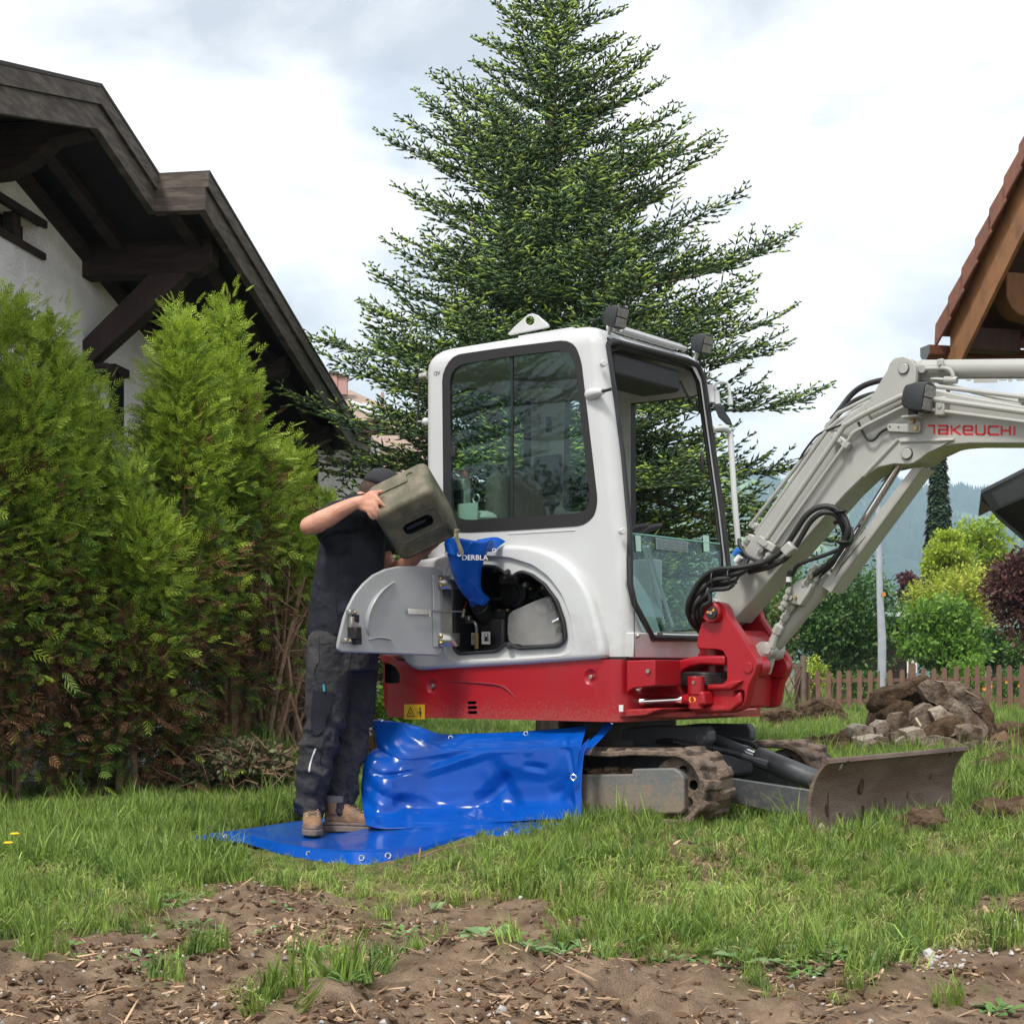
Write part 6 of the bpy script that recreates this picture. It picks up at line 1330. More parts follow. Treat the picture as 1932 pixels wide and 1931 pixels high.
door = door_mb.build('hatch_door', M_dpaint, exc, bevel=.008, seg=3)
# pressed swage following the curved edge
sw = [DP(Z3(*p), .024) for p in ((720, 1610), (700, 1540), (705, 1440), (750, 1330), (830, 1235), (930, 1165))]
MB().tube(spline(sw, 5), [.006+.022*math.sin(math.pi*i/25) for i in range(26)], 12, ry=.22).build('swage', M_dpaint, door)
MB().tube(spline([DP(Z3(*p), .023) for p in ((720, 1640), (800, 1625), (900, 1640))], 5), .012, 8, ry=.3).build('swage', M_dpaint, door)
hb = [DP(Z3(*p), .026) for p in ((1238, 1106), (1302, 1108), (1308, 1706), (1248, 1704))]; MB().prism(hb, [DP(Z3(*p), .034) for p in ((1238, 1106), (1302, 1108), (1308, 1706), (1248, 1704))]).build('hinge_rail', M_dpaint, door, bevel=.004)
hr_ = [Z3(*p) for p in ((1325, 1225), (1415, 1228), (1415, 1590), (1325, 1590))]; MB().prism([DP(p, .0) for p in hr_], [DP(p, .012) for p in hr_]).build('hinge_plate', M_steel, door)
for (y0, y1) in ((1118, 1228), (1590, 1696)):
    a_ = [DP(Z3(x_, (y0+y1)/2), .03+.028*math.sin((x_-1280)/180*math.pi)) for x_ in (1285, 1310, 1335, 1360, 1390, 1420, 1452)]; zc = (Z3(0, y0)[1], Z3(0, y1)[1]); h_ = (zc[1]-zc[0])/F*8.0
    mb = MB(); V = []; [V.extend([p+Vector((0, 0, h_/2)), p-Vector((0, 0, h_/2))]) for p in a_]; mb.add(V, [(2*i, 2*i+1, 2*i+3, 2*i+2) for i in range(6)]); o = mb.build('hinge_strap', M_steel, door); sm_ = o.modifiers.new('s', 'SOLIDIFY'); sm_.thickness = .006
    for yy_ in (y0+25, y1-25): c = DP(Z3(1296, yy_), .045); MB().ball(c, .011).build('hinge_bolt', M_brass, door)
st = [DP(Z3(*p), .05) for p in ((1200, 1455), (1200, 1418), (1215, 1408), (1460, 1412), (1475, 1425), (1478, 1450))]
MB().tube(st, .0045, 8).build('stay_rod', M_steel, door); hp_ = [DP(Z3(*p), .04) for p in ((1025, 1408), (1032, 1384), (1185, 1392), (1190, 1440), (1030, 1436))]; MB().prism(hp_, [p+Vector((0, .0, 0))+Vector((.01, .02, 0)) for p in hp_]).build('stay_bracket', M_steel, door, bevel=.003)
for (pp, w_, h_, m, nme) in (((585, 1590), .06, .06, M_blkp, 'lock_body'), ((572, 1500), .022, .055, M_steel, 'lock_arm'), ((595, 1470), .016, .04, M_blkp, 'lock_arm'), ((555, 1418), .03, .024, M_steel, 'lock_nut'), ((520, 1650), .028, .024, M_steel, 'lock_nut'), ((608, 1640), .028, .05, M_intd, 'lock_arm')):
    c = DP(Z3(*pp), .045); MB().box(c, (w_, .04, h_), Euler((0, 0, -.02)).to_matrix()).build(nme, m, door, bevel=.005)
for pp in ((582, 1420), (542, 1655)): c = DP(Z3(*pp), .05); MB().ball(c, .011).build('lock_bolt', M_brass, door)

# --- red lower body
RV = -.03
def plan_body(pts, z0, z1): return MB().prism([Vector((a, b, z0)) for a, b in pts], [Vector((a, b, z1)) for a, b in pts])
z_t = .872; z_b = .575
foot = round_poly([(.10, RV), (-1.47, RV), (-1.53, .4), (-1.53, .95), (-1.40, 1.36), (.10, 1.36)], .10, 5)
body = plan_body(foot, z_b, z_t).build('lower_body', M_red, exc)
# the swept lower tail and the rise at the tail
tl_ = [Lp(p, RV-.1) for p in ((700, 1405), (771, 1366), (735, 1354), (722, 1320), (716, 1300), (690, 1300))]
cs = [cutter(MB().prism([Vector((-1.6, -.2, .5)), Vector((-1.29, -.2, .545)), Vector((-1.40, -.2, .575)), Vector((-1.47, -.2, .68)), Vector((-1.49, -.2, .8)), Vector((-1.7, -.2, .8))], [Vector((-1.6, 1.5, .5)), Vector((-1.29, 1.5, .545)), Vector((-1.40, 1.5, .575)), Vector((-1.47, 1.5, .68)), Vector((-1.49, 1.5, .8)), Vector((-1.7, 1.5, .8))]), M_red)]
gr_ = rp([Z6(*p) for p in ((300, 890), (345, 892), (385, 915), (410, 960), (410, 1018), (350, 1022), (300, 1020))], .01, RV)
cs.append(cutter(extl(MB(), gr_, -.2, .06), M_blkp))
for k in range(3):
    sl = rp([Z6(858+k*2, 1140+k*32), Z6(916+k*3, 1138+k*32), Z6(916+k*3, 1158+k*32), Z6(858+k*2, 1160+k*32)], .008, RV); cs.append(cutter(extl(MB(), sl, -.2, .04), M_blkp))
sl = rp([Z8(330, 885), Z8(355, 885), Z8(358, 1040), Z8(335, 1045)], .008, RV); 
for p in ((625, 1040), (1668, 980)):
    c = Lp(Z6(*p), RV); mbx = MB(); mbx.ball(c+Vector((0, -.045, 0)), .06, 20, 14); cs.append(cutter(mbx, M_red))
bool_t(body, cs); bev(body, .012, 3, 40)
tp_ = round_poly([(-1.42, RV+.005), (-1.30, RV+.005), (-1.20, RV+.005), (-1.20, .5), (-1.5, .5), (-1.49, RV+.02)], .02, 3)
rr_ = [(718, 1234), (738, 1236), (752, 1247), (768, 1262), (780, 1268), (770, 1268), (750, 1252), (718, 1249)]
ext(MB(), rr_, RV+.001, .9).build('tail_weight', M_red, exc, bevel=.015, seg=3)
for p in ((625, 1040), (1668, 980)):
    c = Lp(Z6(*p), RV); add('bolt', MB().cyl(c+Vector((0, -.004, 0)), c+Vector((0, .03, 0)), .012, 6), M_steel, body, bevel=.002)
grl = MB()
for k in range(9): a_ = Lp(Z6(308+k*12, 900), .03); grl.box((a_.x, .03, .79), (.004, .01, .14))
grl.build('grille', M_intd, body)
# groove in the side, its shade put in as a darker red strip
gv = [Lp(Z6(*p), RV-.001) for p in ((700, 1008), (800, 1012), (950, 1020), (1070, 1035), (1130, 1070), (1180, 1125))]
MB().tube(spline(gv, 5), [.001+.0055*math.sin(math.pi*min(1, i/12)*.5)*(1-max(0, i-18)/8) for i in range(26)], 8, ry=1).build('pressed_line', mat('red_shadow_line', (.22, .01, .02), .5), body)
st_ = plate(440, 1160, 575, 1258, mat('sticker_yellow', (.75, .45, .02), .5), 'warning_sticker', v=RV-.002, th=.003, par=body)
tri_ = [Lp(Z6(*p), RV-.004) for p in ((458, 1238), (510, 1240), (482, 1178))]; MB().tube(tri_+[tri_[0], tri_[1]], .0022, 5).build('warning_triangle', M_blkp, st_)
MB().tube([Lp(Z6(*p), RV-.004) for p in ((472, 1215), (484, 1222), (496, 1218), (484, 1222), (484, 1232))], .0016, 4).build('warning_symbol', M_blkp, st_)
MB().tube([Lp(Z6(*p), RV-.004) for p in ((548, 1245), (548, 1215), (546, 1200))], [.002, .006, .004], 6).build('figure_symbol', M_blkp, st_); MB().ball(Lp(Z6(545, 1186), RV-.004), .005).build('figure_symbol', M_blkp, st_); MB().tube([Lp(Z6(*p), RV-.004) for p in ((525, 1213), (545, 1213))], .0018, 4).build('figure_symbol', M_blkp, st_)
MB().tube([Lp(Z6(*p), RV-.004) for p in ((510, 1192), (525, 1192), (525, 1235), (510, 1235))], .0010, 4).build('machine_symbol', M_blkp, st_)
P_ = [Lp(Z8(*p), RV-.002) for p in ((268, 1268), (300, 1268), (302, 1212), (266, 1214))]; MB().prism(P_, [p+Vector((0, .003, 0)) for p in P_]).build('white_label', lb, body)
MB().tube([Lp((1197, 1125), .004), Lp((1197, 1243), .004)], .0022, 5).build('panel_seam', M_intd, exc); MB().tube([Lp((958, 1007), -.001), Lp((1085, 1000), -.001)], .003, 5).build('pressed_line', M_wp, exc)
# seam between cab and body
MB().box((-.65, .4, .878), (1.5, .8, .012)).build('body_seal', M_rub_, exc)
# cab lower front panel: light sill over the red frame
q = [(.06, .88), (.13, .88), (.14, 1.0), (.06, 1.0)]; extl(MB(), q, .02, .97).build('front_panel', M_wp, exc, bevel=.006)
# --- red front frame, swing post and bracket
fr1 = [Z8(*p) for p in ((330, 850), (560, 842), (566, 1055), (390, 1075), (345, 1100), (330, 1130))]
ext(MB(), fr1, RV+.004, .2).build('front_frame', M_red, exc, bevel=.012, seg=3)
c = Lp(Z8(508, 935), RV); add('bolt', MB().cyl(c+Vector((0, -.006, 0)), c+Vector((0, .02, 0)), .011, 6), M_steel)
fr2 = [Z8(*p) for p in ((250, 1290), (345, 1250), (560, 1240), (620, 1245), (560, 1270), (490, 1300), (250, 1320))]; ext(MB(), fr2, RV+.02, .3).build('lower_lip', M_red, exc, bevel=.006)
arm1 = [Z8(*p) for p in ((560, 860), (640, 872), (880, 815), (1000, 806), (1140, 806), (1140, 890), (945, 880), (850, 900), (790, 930), (766, 970), (766, 1080), (800, 1130), (850, 1150), (700, 1240), (560, 1265), (420, 1265), (400, 1080), (560, 1070))]
ext(MB(), arm1, .26, .62).build('swing_arm', M_red, exc, bevel=.012, seg=3)
plan_body(round_poly([(.05, .1), (.05, 1.1), (.25, 1.0), (.34, .62), (.34, .26), (.2, .1)], .03, 3), .595, .625).build('frame_floor', M_red, exc, bevel=.01)
kp = Lp(Z8(1045, 870), .44); KU = kp.x
king = MB().tube([Vector((KU, .44, z)) for z in (.60, .70, .70, .86, .86, .90, .90, .93, .93, .97)], [.05, .05, .062, .062, .075, .075, .068, .068, .072, .072], 24).build('king_post', M_red, exc, ang=40)
MB().tube([Vector((KU, .44, z)) for z in (.972, .99)], [.08, .075], 24).build('dust_seal', M_rub_, exc)
BR = [(970, 440), (985, 395), (1025, 365), (1075, 362), (1120, 378), (1150, 415), (1168, 480), (1390, 820), (1406, 875), (1392, 940), (1340, 1040), (1316, 1180), (1276, 1248), (1180, 1278), (885, 1286), (858, 1262), (858, 1215), (975, 1215), (985, 1100), (960, 1075), (965, 1045), (1120, 1040), (1155, 1000), (1152, 830), (1120, 770), (1070, 757), (920, 752), (903, 730), (912, 660)]
br = ext(MB(), [Z8(*p) for p in BR], .25, .31).build('boom_bracket', M_red, exc)
bool_t(br, [cutter(ext(MB(), [Z8(*p) for p in ((1075, 1110), (1090, 1095), (1150, 1092), (1165, 1110), (1160, 1190), (1140, 1212), (1080, 1215), (1070, 1200))], .1, .5), M_red)]); bev(br, .012, 3, 40)
FB = [(0, 0)]
far = extl(MB(), [(Lp(Z8(*p), .25).x, Lp(Z8(*p), .25).z) for p in ((970, 440), (985, 395), (1025, 365), (1075, 362), (1120, 378), (1150, 415), (1168, 480), (1390, 820), (1406, 875), (1392, 940), (1340, 1040), (1316, 1180), (1296, 1240), (1180, 1250), (1160, 830), (1120, 770), (920, 752), (912, 660))], .565, .61).build('boom_bracket', M_red, exc); bev(far, .012, 3, 40)
bb = [Z8(*p) for p in ((1160, 640), (1240, 590), (1300, 640), (1370, 830), (1330, 870), (1180, 830))]; ext(MB(), bb, .31, .565).build('bracket_web', M_red, exc, bevel=.015, seg=3)
bb = [Z8(*p) for p in ((1215, 860), (1330, 870), (1320, 1040), (1300, 1240), (1200, 1245))]; ext(MB(), bb, .31, .565).build('bracket_web', M_red, exc, bevel=.015, seg=3)
ww = [(985, 1045), (1120, 1042), (1185, 1010), (1280, 1010), (1190, 1090), (985, 1095)]; ext(MB(), [Z8(*p) for p in ww], .225, .26).build('bracket_rib', M_red, exc, bevel=.012, seg=3)
ww = [(880, 1215), (1140, 1218), (1190, 1160), (1260, 1100), (1270, 1200), (1180, 1270), (885, 1280)]; ext(MB(), [Z8(*p) for p in ww], .228, .26).build('bracket_rib', M_red, exc, bevel=.012, seg=3)
c = Lp(Z8(1050, 455), .25); add('pivot_boss', MB().tube([c+Vector((0, -.035, 0)), c+Vector((0, .03, 0))], [.048, .05], 24), M_red, bevel=.005)
c = Lp(Z8(1032, 455), .21); add('pivot_pin', MB().cyl(c+Vector((0, -.006, 0)), c+Vector((0, .02, 0)), .029, 20), M_intd, bevel=.003); add('paint_mark', MB().cyl(c+Vector((-.018, -.0075, .003)), c+Vector((-.018, 0, .003)), .006, 8), mat('orange_mark', (.85, .35, .02), .5)); add('paint_mark', MB().cyl(c+Vector((.012, -.0075, .012)), c+Vector((.012, 0, .012)), .006, 8), bpy.data.materials['orange_mark']); add('pin_bolt', MB().cyl(c+Vector((0, -.012, 0)), c, .009, 8), M_steel)
c = Lp(Z8(1330, 908), .25); add('pivot_pin', MB().cyl(c+Vector((0, -.006, 0)), c+Vector((0, .02, 0)), .026, 20), M_red, bevel=.002)
c = Lp(Z8(1400, 900), .31); add('pivot_boss', MB().cyl(Vector((c.x-.01, .30, c.z)), Vector((c.x-.01, .375, c.z)), .052, 20), M_red, bevel=.004); add('pivot_boss', MB().cyl(Vector((c.x-.01, .53, c.z)), Vector((c.x-.01, .57, c.z)), .052, 20), M_red, bevel=.004)
# swing cylinder
c0 = Lp(Z8(385, 1190), .12); c1 = Lp(Z8(800, 1168), .2); add('swing_rod', MB().tube([c0, c1], .021, 18), M_chr)
add('swing_gland', MB().tube([c0+Vector((-.03, -.005, 0)), c0+Vector((.0, 0, 0)), c0+Vector((.006, 0, 0))], [.052, .05, .036], 20), M_red); add('orange_seal', MB().tube([c0+Vector((.004, 0, 0)), c0+Vector((.016, 0, 0))], [.032, .03], 18), mat('orange_seal', (.75, .25, .02), .5))
add('rod_eye', MB().tube([c1, c1+Vector((.04, .0, 0)), c1+Vector((.08, .0, 0))], [.022, .03, .034], 14), M_red)
pc_ = Lp(Z8(903, 1100), .19); add('swing_yoke', MB().tube([Vector((pc_.x, .19, z)) for z in (pc_.z-.085, pc_.z-.02, pc_.z-.015, pc_.z+.07)], [.036, .036, .04, .04], 18), M_red, bevel=.004)
add('yoke_block', ext(MB(), [Z8(*p) for p in ((858, 1110), (960, 1100), (975, 1215), (858, 1225))], .165, .25), M_red, bevel=.012, seg=3)
c = Lp(Z8(873, 1170), .16); mb = MB(); mb.tube([c+Vector((math.cos(a/16*6.283)*.014, 0, math.sin(a/16*6.283)*.014)) for a in range(18)], .0055, 6); mb.build('orange_ring', mat('yellow_ring', (.85, .42, .02), .45), exc); add('grease_nipple', MB().cyl(c, c+Vector((0, .03, 0)), .008, 8), M_intd)
c = Lp(Z8(878, 1030), .148); add('bolt', MB().cyl(c, c+Vector((0, .02, 0)), .009, 8), M_steel)
for k in range(6):
    y_ = 955+k*17; MB().tube(spline([Lp(Z8(760, y_+12), .30), Lp(Z8(830, y_+3), .27), Lp(Z8(960, y_+4), .24), Lp(Z8(1080, y_+10), .30), Lp(Z8(1165, y_-4), .34)], 5), .0105, 8).build('hydraulic_hose', M_rub_, exc)

# --- boom
BP = [(285, 1450), (310, 1500), (345, 1545), (385, 1590), (890, 1012), (985, 905), (1075, 818), (1120, 785), (1160, 765), (1200, 752), (1240, 748), (1310, 750), (1345, 744), (1380, 722), (1420, 690), (1470, 664), (1560, 646), (1640, 640), (1931, 640), (3000, 664), (3000, 520), (1931, 440), (1650, 392), (1450, 350), (1390, 338), (1330, 330), (1200, 345), (1130, 390), (900, 565), (620, 955), (420, 1240)]
BV0, BV1 = .36, .54
boom = ext(MB(), [Z5(*p) for p in BP], BV0, BV1).build('boom', M_bp, exc); bev(boom, .006, 2, 25)
earp = [(1085, 450), (1205, 250), (1216, 215), (1245, 188), (1288, 177), (1330, 190), (1354, 225), (1358, 290), (1352, 335), (1300, 420), (1130, 520)]
for v_ in (.345, .525): extl(MB(), [(Lp(Z5(*p), .345).x, Lp(Z5(*p), .345).z) for p in earp], v_, v_+.03).build('boom_ear', M_bp, boom, bevel=.004)
gus = [(1070, 825), (1260, 615), (1290, 605), (1560, 612), (1500, 652), (1420, 690), (1380, 722), (1345, 744), (1310, 750), (1240, 748), (1160, 765)]
for v_ in (.348, .534): extl(MB(), [(Lp(Z5(*p), .348).x, Lp(Z5(*p), .348).z) for p in gus], v_, v_+.018).build('gusset_plate', M_bp, boom, bevel=.004)
MB().tube([Lp(Z5(*p), .346) for p in ((1080, 812), (1262, 618))], .009, 8).build('weld_bead', M_bp, boom); MB().tube([Lp(Z5(*p), .346) for p in ((1275, 628), (1480, 624), (1560, 620))], [.008, .008, .003], 8).build('weld_bead', M_bp, boom)
for p, v_, r_ in (((1288, 241), .335, .024), ((1305, 693), .335, .024)):
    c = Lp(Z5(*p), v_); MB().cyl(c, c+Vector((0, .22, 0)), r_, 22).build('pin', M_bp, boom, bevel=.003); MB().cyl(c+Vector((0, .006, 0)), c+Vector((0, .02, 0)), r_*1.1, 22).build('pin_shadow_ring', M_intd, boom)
c = Lp(Z8(1050, 455), .36); MB().cyl(Vector((c.x, .32, c.z)), Vector((c.x, .58, c.z)), .07, 24).build('boom_foot', M_bp, boom, bevel=.004)
# arm cylinder on top
a0 = Lp(Q2(640, 285), .45); a1 = Lp(Q2(1931, 275), .45); dd_ = (a1-a0)/(a1-a0).length
cyl_ = MB().tube([a0, a1, a0+dd_*1.5], .0425, 26).build('arm_cylinder', M_bp, exc)
MB().tube([a0+dd_*-.02, a0+dd_*.025], [.036, .046], 26).build('end_cap', M_bp, cyl_, bevel=.003); c = Lp(Z5(1288, 241), .45); MB().cyl(c+Vector((0, -.05, 0)), c+Vector((0, .05, 0)), .042, 20).build('cylinder_eye', M_bp, cyl_); MB().bar(c, a0, .09, .06).build('cylinder_eye', M_bp, cyl_)
c = Lp(Q2(697, 278), .40); MB().tube([c+Vector((0, -.008, 0)), c+Vector((0, .03, 0))], .021, 6).build('hex_plug', M_bp, cyl_, bevel=.002)
MB().tube(spline([Lp(Q2(*p), .385) for p in ((740, 275), (860, 272), (960, 268), (1030, 290), (1065, 345), (1070, 400))], 5), .0095, 10).build('oil_pipe', M_bp, cyl_)
c = Lp(Q2(918, 225), .39); MB().box(c, (.032, .02, .05)).build('pipe_clip', M_bp, cyl_, bevel=.006); MB().cyl(c+Vector((0, -.02, 0)), c, .006, 6).build('clip_bolt', M_bp, cyl_)
MB().tube([Lp(Q2(*p), .39) for p in ((960, 412), (1120, 412))], .017, 10).build('pipe_elbow', M_bp, cyl_, bevel=.003); MB().tube([Lp(Q2(*p), .39) for p in ((800, 400), (870, 405), (955, 412))], [.008, .011, .013], 10).build('hose_fitting', M_steel, cyl_)
mb = MB()
for k, (x0, x1, h_) in enumerate(((1230, 1290, 22), (1320, 1610, 44), (1625, 1720, 20), (1740, 1790, 30), (1840, 1931, 22), (1960, 2400, 30))): mb.add([Lp(Q2(x_, y_), v_) for v_ in (.42, .48) for x_, y_ in ((x0, 395), (x1, 393), (x1, 400+h_), (x0, 404+h_))], [(0, 1, 2, 3), (7, 6, 5, 4), (0, 4, 5, 1), (1, 5, 6, 2), (2, 6, 7, 3), (3, 7, 4, 0)])
mb.build('weld_bracket', M_bp, cyl_)
# lettering
o_ = Lp(Q2(766, 1068), BV0-.0005); e1_ = Lp(Q2(1838, 1086), BV0-.0005); t1_ = Lp(Q2(766, 957), BV0-.0005); dx_ = (e1_-o_); brand_build(o_, dx_.normalized(), Vector((0, 0, 1)), Vector((0, -1, 0)), (t1_-o_).z, 'lettering', M_txt, boom, dx_.length*1.03)
# steel tubes
QA = lambda *p: [Q1(*q) for q in p]; QB = lambda *p: [Q2(*q) for q in p]
tubes = ((QA((805, 1665), (1490, 700), (1520, 650), (1580, 600), (1650, 565))+QB((0, 970), (440, 748), (475, 738), (530, 740), (860, 780), (1931, 920), (3400, 1110)), .0085, .322),
         (QA((730, 1620), (1410, 630), (1450, 565), (1520, 520))+QB((0, 820), (420, 618), (460, 608), (530, 610), (860, 650), (1931, 800), (3400, 1000)), .0130, .318),
         (QA((625, 1570), (1200, 730), (1370, 540), (1420, 500), (1480, 470))+QB((0, 740), (560, 475), (600, 462), (700, 470), (1931, 620), (3400, 800)), .0105, .375),
         (QA((570, 1500), (1105, 815), (1240, 650), (1360, 490), (1400, 440), (1470, 405))+QB((0, 650), (510, 398), (560, 385), (640, 385), (830, 410), (1100, 500), (1931, 690), (3400, 900)), .0095, .44),
         (QA((665, 1590), (1300, 650), (1460, 470))+QB((0, 690), (450, 530), (700, 520), (1100, 590), (1931, 720)), .007, .43))
for P_, r_, v_ in tubes: MB().tube(spline([Lp(p, v_) for p in P_], 4), r_, 10).build('steel_tube', M_bp, boom)
def clamp(p0, p1, w_, v_, name='tube_clamp', th=.035, m=M_bp):
    a, b = Lp(p0, v_), Lp(p1, v_); o = MB().bar(a, b, th, w_, up=(0, 1, 0)).build(name, m, boom, bevel=.006); 
    c = a.lerp(b, .5)+Vector((0, -w_/2-.004, 0)); MB().tube([c, c+Vector((0, .01, 0))], .011, 6).build('clamp_bolt', m, boom); d_ = (b-a).normalized()
    return o
clamp(Q1(1365, 640), Q1(1510, 755), .04, .335); clamp(Q1(665, 1620), Q1(820, 1720), .05, .335, th=.04); clamp(Q1(1150, 745), Q1(1235, 795), .035, .43); clamp(Q1(560, 1600), Q1(650, 1640), .035, .43); clamp(Q1(590, 1480), Q1(650, 1515), .03, .45); clamp(Q2(945, 620), Q2(925, 850), .05, .335, th=.045); clamp(Q1(1290, 540), Q1(1330, 570), .02, .47); clamp(Q2(1930, 580), Q2(1925, 690), .03, .4, th=.04)
for (p0, p1, v_) in (((700, 1680), (640, 1770), .33), ((780, 1740), (720, 1820), .33), ((620, 1650), (560, 1730), .42), ((560, 1600), (520, 1690), .45)):
    a, b = Lp(Q1(*p0), v_), Lp(Q1(*p1), v_); MB().tube([a, a.lerp(b, .3), a.lerp(b, .31), a.lerp(b, .6), a.lerp(b, .61), b], [.015, .015, .019, .019, .014, .014], 6).build('hose_fitting', M_bp, boom)
# hoses
HS = lambda pts, v, r, name='hydraulic_hose', par=None: MB().tube(spline([Lp(p, vv) for p, vv in zip(pts, v)], 5), r, 10).build(name, M_rub_, par or boom)
loopA = QA((480, 1925), (700, 1840), (870, 1730), (985, 1570), (1100, 1400), (1230, 1320), (1370, 1330), (1465, 1430), (1490, 1560), (1400, 1760), (1220, 1925)); HS(loopA+[Z5(808, 1335)], [.27, .28, .29, .29, .29, .30, .31, .32, .32, .34, .36, .37], .0135)
loopB = QA((560, 1930), (760, 1880), (920, 1790), (1030, 1640), (1140, 1460), (1250, 1375), (1370, 1385), (1430, 1480), (1460, 1560), (1440, 1680), (1330, 1860)); HS(loopB+[Z5(835, 1345)], [.30]*6+[.32, .34, .36, .37, .38, .39], .0125)
loopC = QA((1370, 1465), (1440, 1450), (1520, 1530), (1520, 1640), (1440, 1700), (1280, 1770), (1100, 1830), (1010, 1880), (970, 1960)); HS(loopC+[Z5(686, 1320), Z5(680, 1400)], [.40, .37, .34, .33, .33, .33, .33, .33, .34, .34, .34], .0095)
HS(QA((470, 1620), (478, 1680), (550, 1780), (680, 1835), (860, 1840)), [.33, .32, .31, .30, .29], .0085)
HS(QA((1340, 500), (1420, 400), (1520, 270), (1640, 180), (1800, 130), (1931, 120)), [.47, .48, .5, .5, .5, .5], .0135); HS(QA((1310, 560), (1420, 430), (1560, 320), (1700, 265), (1800, 250)), [.46, .47, .48, .48, .48], .0125)
HS(QA((1035, 890), (1080, 800), (1200, 650), (1320, 590), (1480, 530)), [.44, .42, .40, .36, .32], .005, 'cable'); HS(QA((1590, 520), (1625, 600), (1680, 685), (1740, 685), (1800, 620), (1860, 585)), [.33, .33, .335, .335, .335, .33], .006, 'cable')
rngh = np.random.default_rng(11)
for k in range(7):
    s_ = k*7; w1 = rngh.uniform(-6, 6, 8); top_e = QA((700-20*k, 1840-3*k))[0] if k < 4 else QA((560-28*(k-4), 1800-24*(k-4)))[0]
    P_ = [top_e, Z5(420-6*k, 1296+16*k), Z5(290-3*k, 1312+18*k+w1[0]*.5), Z5(203+w1[1]*.5+10*k, 1380+16*k), Z5(148+13*k+w1[2]*.4, 1490+3*k), Z5(156+12*k, 1568+w1[3]), Z5(205+8*k, 1632), Z5(290+3*k, 1690)]
    HS(P_, [.28+.01*k, .22+.02*(k % 2), .20+.025*(k % 3), .20+.02*(k % 2), .20+.025*(k % 3), .24+.02*(k % 2), .30+.015*k, .36], .0108, par=exc)
for a_, b_ in ((Z5(285, 1330), Z5(293, 1400)), (Z5(370, 1318), Z5(382, 1375))): c = Lp(a_, .21); d_ = Lp(b_, .21); MB().tube(spline([c+Vector((0, .05, .01)), c+Vector((0, -.01, .008)), c.lerp(d_, .5)+Vector((0, -.03, 0)), d_+Vector((0, -.01, -.008)), d_+Vector((0, .05, 0))], 4), .0035, 5).build('cable_tie', M_rub_, exc)
for (p, v_, m) in ((Q1(448, 1745), .30, mat('blue_tape', (.02, .16, .55), .5)), (Q1(462, 1808), .30, lb), ):
    c = Lp(p, v_); MB().cyl(c+Vector((-.012, 0, -.012)), c+Vector((.012, 0, .012)), .0155, 12).build('hose_band', m, exc)
c = Lp(Q1(940, 1715), .285); MB().box(c, (.06, .05, .05), Euler((0, R(-40), 0)).to_matrix()).build('hose_clip', M_bp, boom, bevel=.008)
for p in ((1425, 1360), (1450, 1650)): c = Lp(Q1(*p), .31); MB().ball(c, .022, sc=(1.4, 1, .4)).build('cable_tie', M_rub_, boom)
# work light on the boom with its bracket
wl_ = worklight(Lp(Q2(632, 620), .28), R(-4), R(10), 1.02, par=boom, brk=False)
MB().box(Lp(Q2(583, 790), .285), (.035, .03, .055)).build('lamp_stem', M_intd, wl_, bevel=.004); MB().box(Lp(Q2(580, 862), .30), (.075, .08, .01)).build('lamp_shelf', M_bp, wl_, bevel=.003)
bp_ = [Q2(*p) for p in ((265, 960), (285, 940), (560, 945), (600, 930), (600, 900), (660, 905), (668, 930), (668, 1020), (650, 1048), (620, 1055), (285, 1040), (265, 1020))]; ext(MB(), bp_, .335, .345).build('lamp_plate', M_bp, wl_, bevel=.004)
for p in ((300, 977), (405, 983)): c = Lp(Q2(*p), .333); MB().cyl(c, c+Vector((0, .004, 0)), .004, 8).build('plate_hole', M_intd, wl_)
for p in ((605, 992), (568, 900)): c = Lp(Q2(*p), .325); MB().tube([c, c+Vector((0, .02, 0))], .011, 6).build('plate_bolt', M_brass, wl_)
# --- boom cylinder below the boom
cb0 = Lp((1452, 1228), .45); cb1 = Lp((1562, 1092), .45); cb2 = Lp((1709, 857), .45); d_ = (cb1-cb0).normalized()
bc = MB().tube([cb0+d_*.03, cb0+d_*.05, cb0+d_*.07, cb1, cb1+d_*.03], [.03, .040, .0405, .0405, .045], 26).build('boom_cylinder', M_bp, exc)
MB().tube([cb1, cb2], .0185, 18).build('piston_rod', M_chr, bc); MB().cyl(Vector((cb2.x, .39, cb2.z)), Vector((cb2.x, .51, cb2.z)), .04, 20).build('rod_eye', M_bp, bc); MB().cyl(Vector((cb0.x, .38, cb0.z)), Vector((cb0.x, .52, cb0.z)), .045, 20).build('cylinder_eye', M_bp, bc)
gd_ = [(845, 1375), (925, 1415), (1378, 775), (1325, 765), (1180, 960), (1030, 1135)]; gd_ = [(856, 1395), (905, 1430), (1392, 768), (1338, 768)]
A_ = [Lp(Z5(*p), .40) for p in gd_]; MB().prism(A_, [p+Vector((0, .012, 0)) for p in A_]).build('rod_guard', M_bp, bc, bevel=.002)
up_ = Vector((d_.z, 0, -d_.x)); B_ = [Lp(Z5(*p), .40) for p in ((905, 1430), (1392, 768))]; B2 = [p+Vector((0, .13, 0)) for p in B_]; MB().prism([B_[0], B_[1], B2[1], B2[0]], [p-up_*.006 for p in (B_[0], B_[1], B2[1], B2[0])]).build('rod_guard', M_bp, bc)
sc2 = [Lp(Z5(*p), .398) for p in ((928, 1345), (960, 1290), (1000, 1240), (1090, 1130))]
MB().tube(sc2, [.002, .005, .004, .001], 5, ry=.3).build('scratch', M_intd, bc)
bk_ = [Z5(*p) for p in ((700, 1385), (740, 1358), (805, 1385), (790, 1430), (745, 1500), (700, 1490), (665, 1470), (668, 1440))]; vb_ = ext(MB(), bk_, .36, .42).build('valve_block', M_bp, bc, bevel=.006)
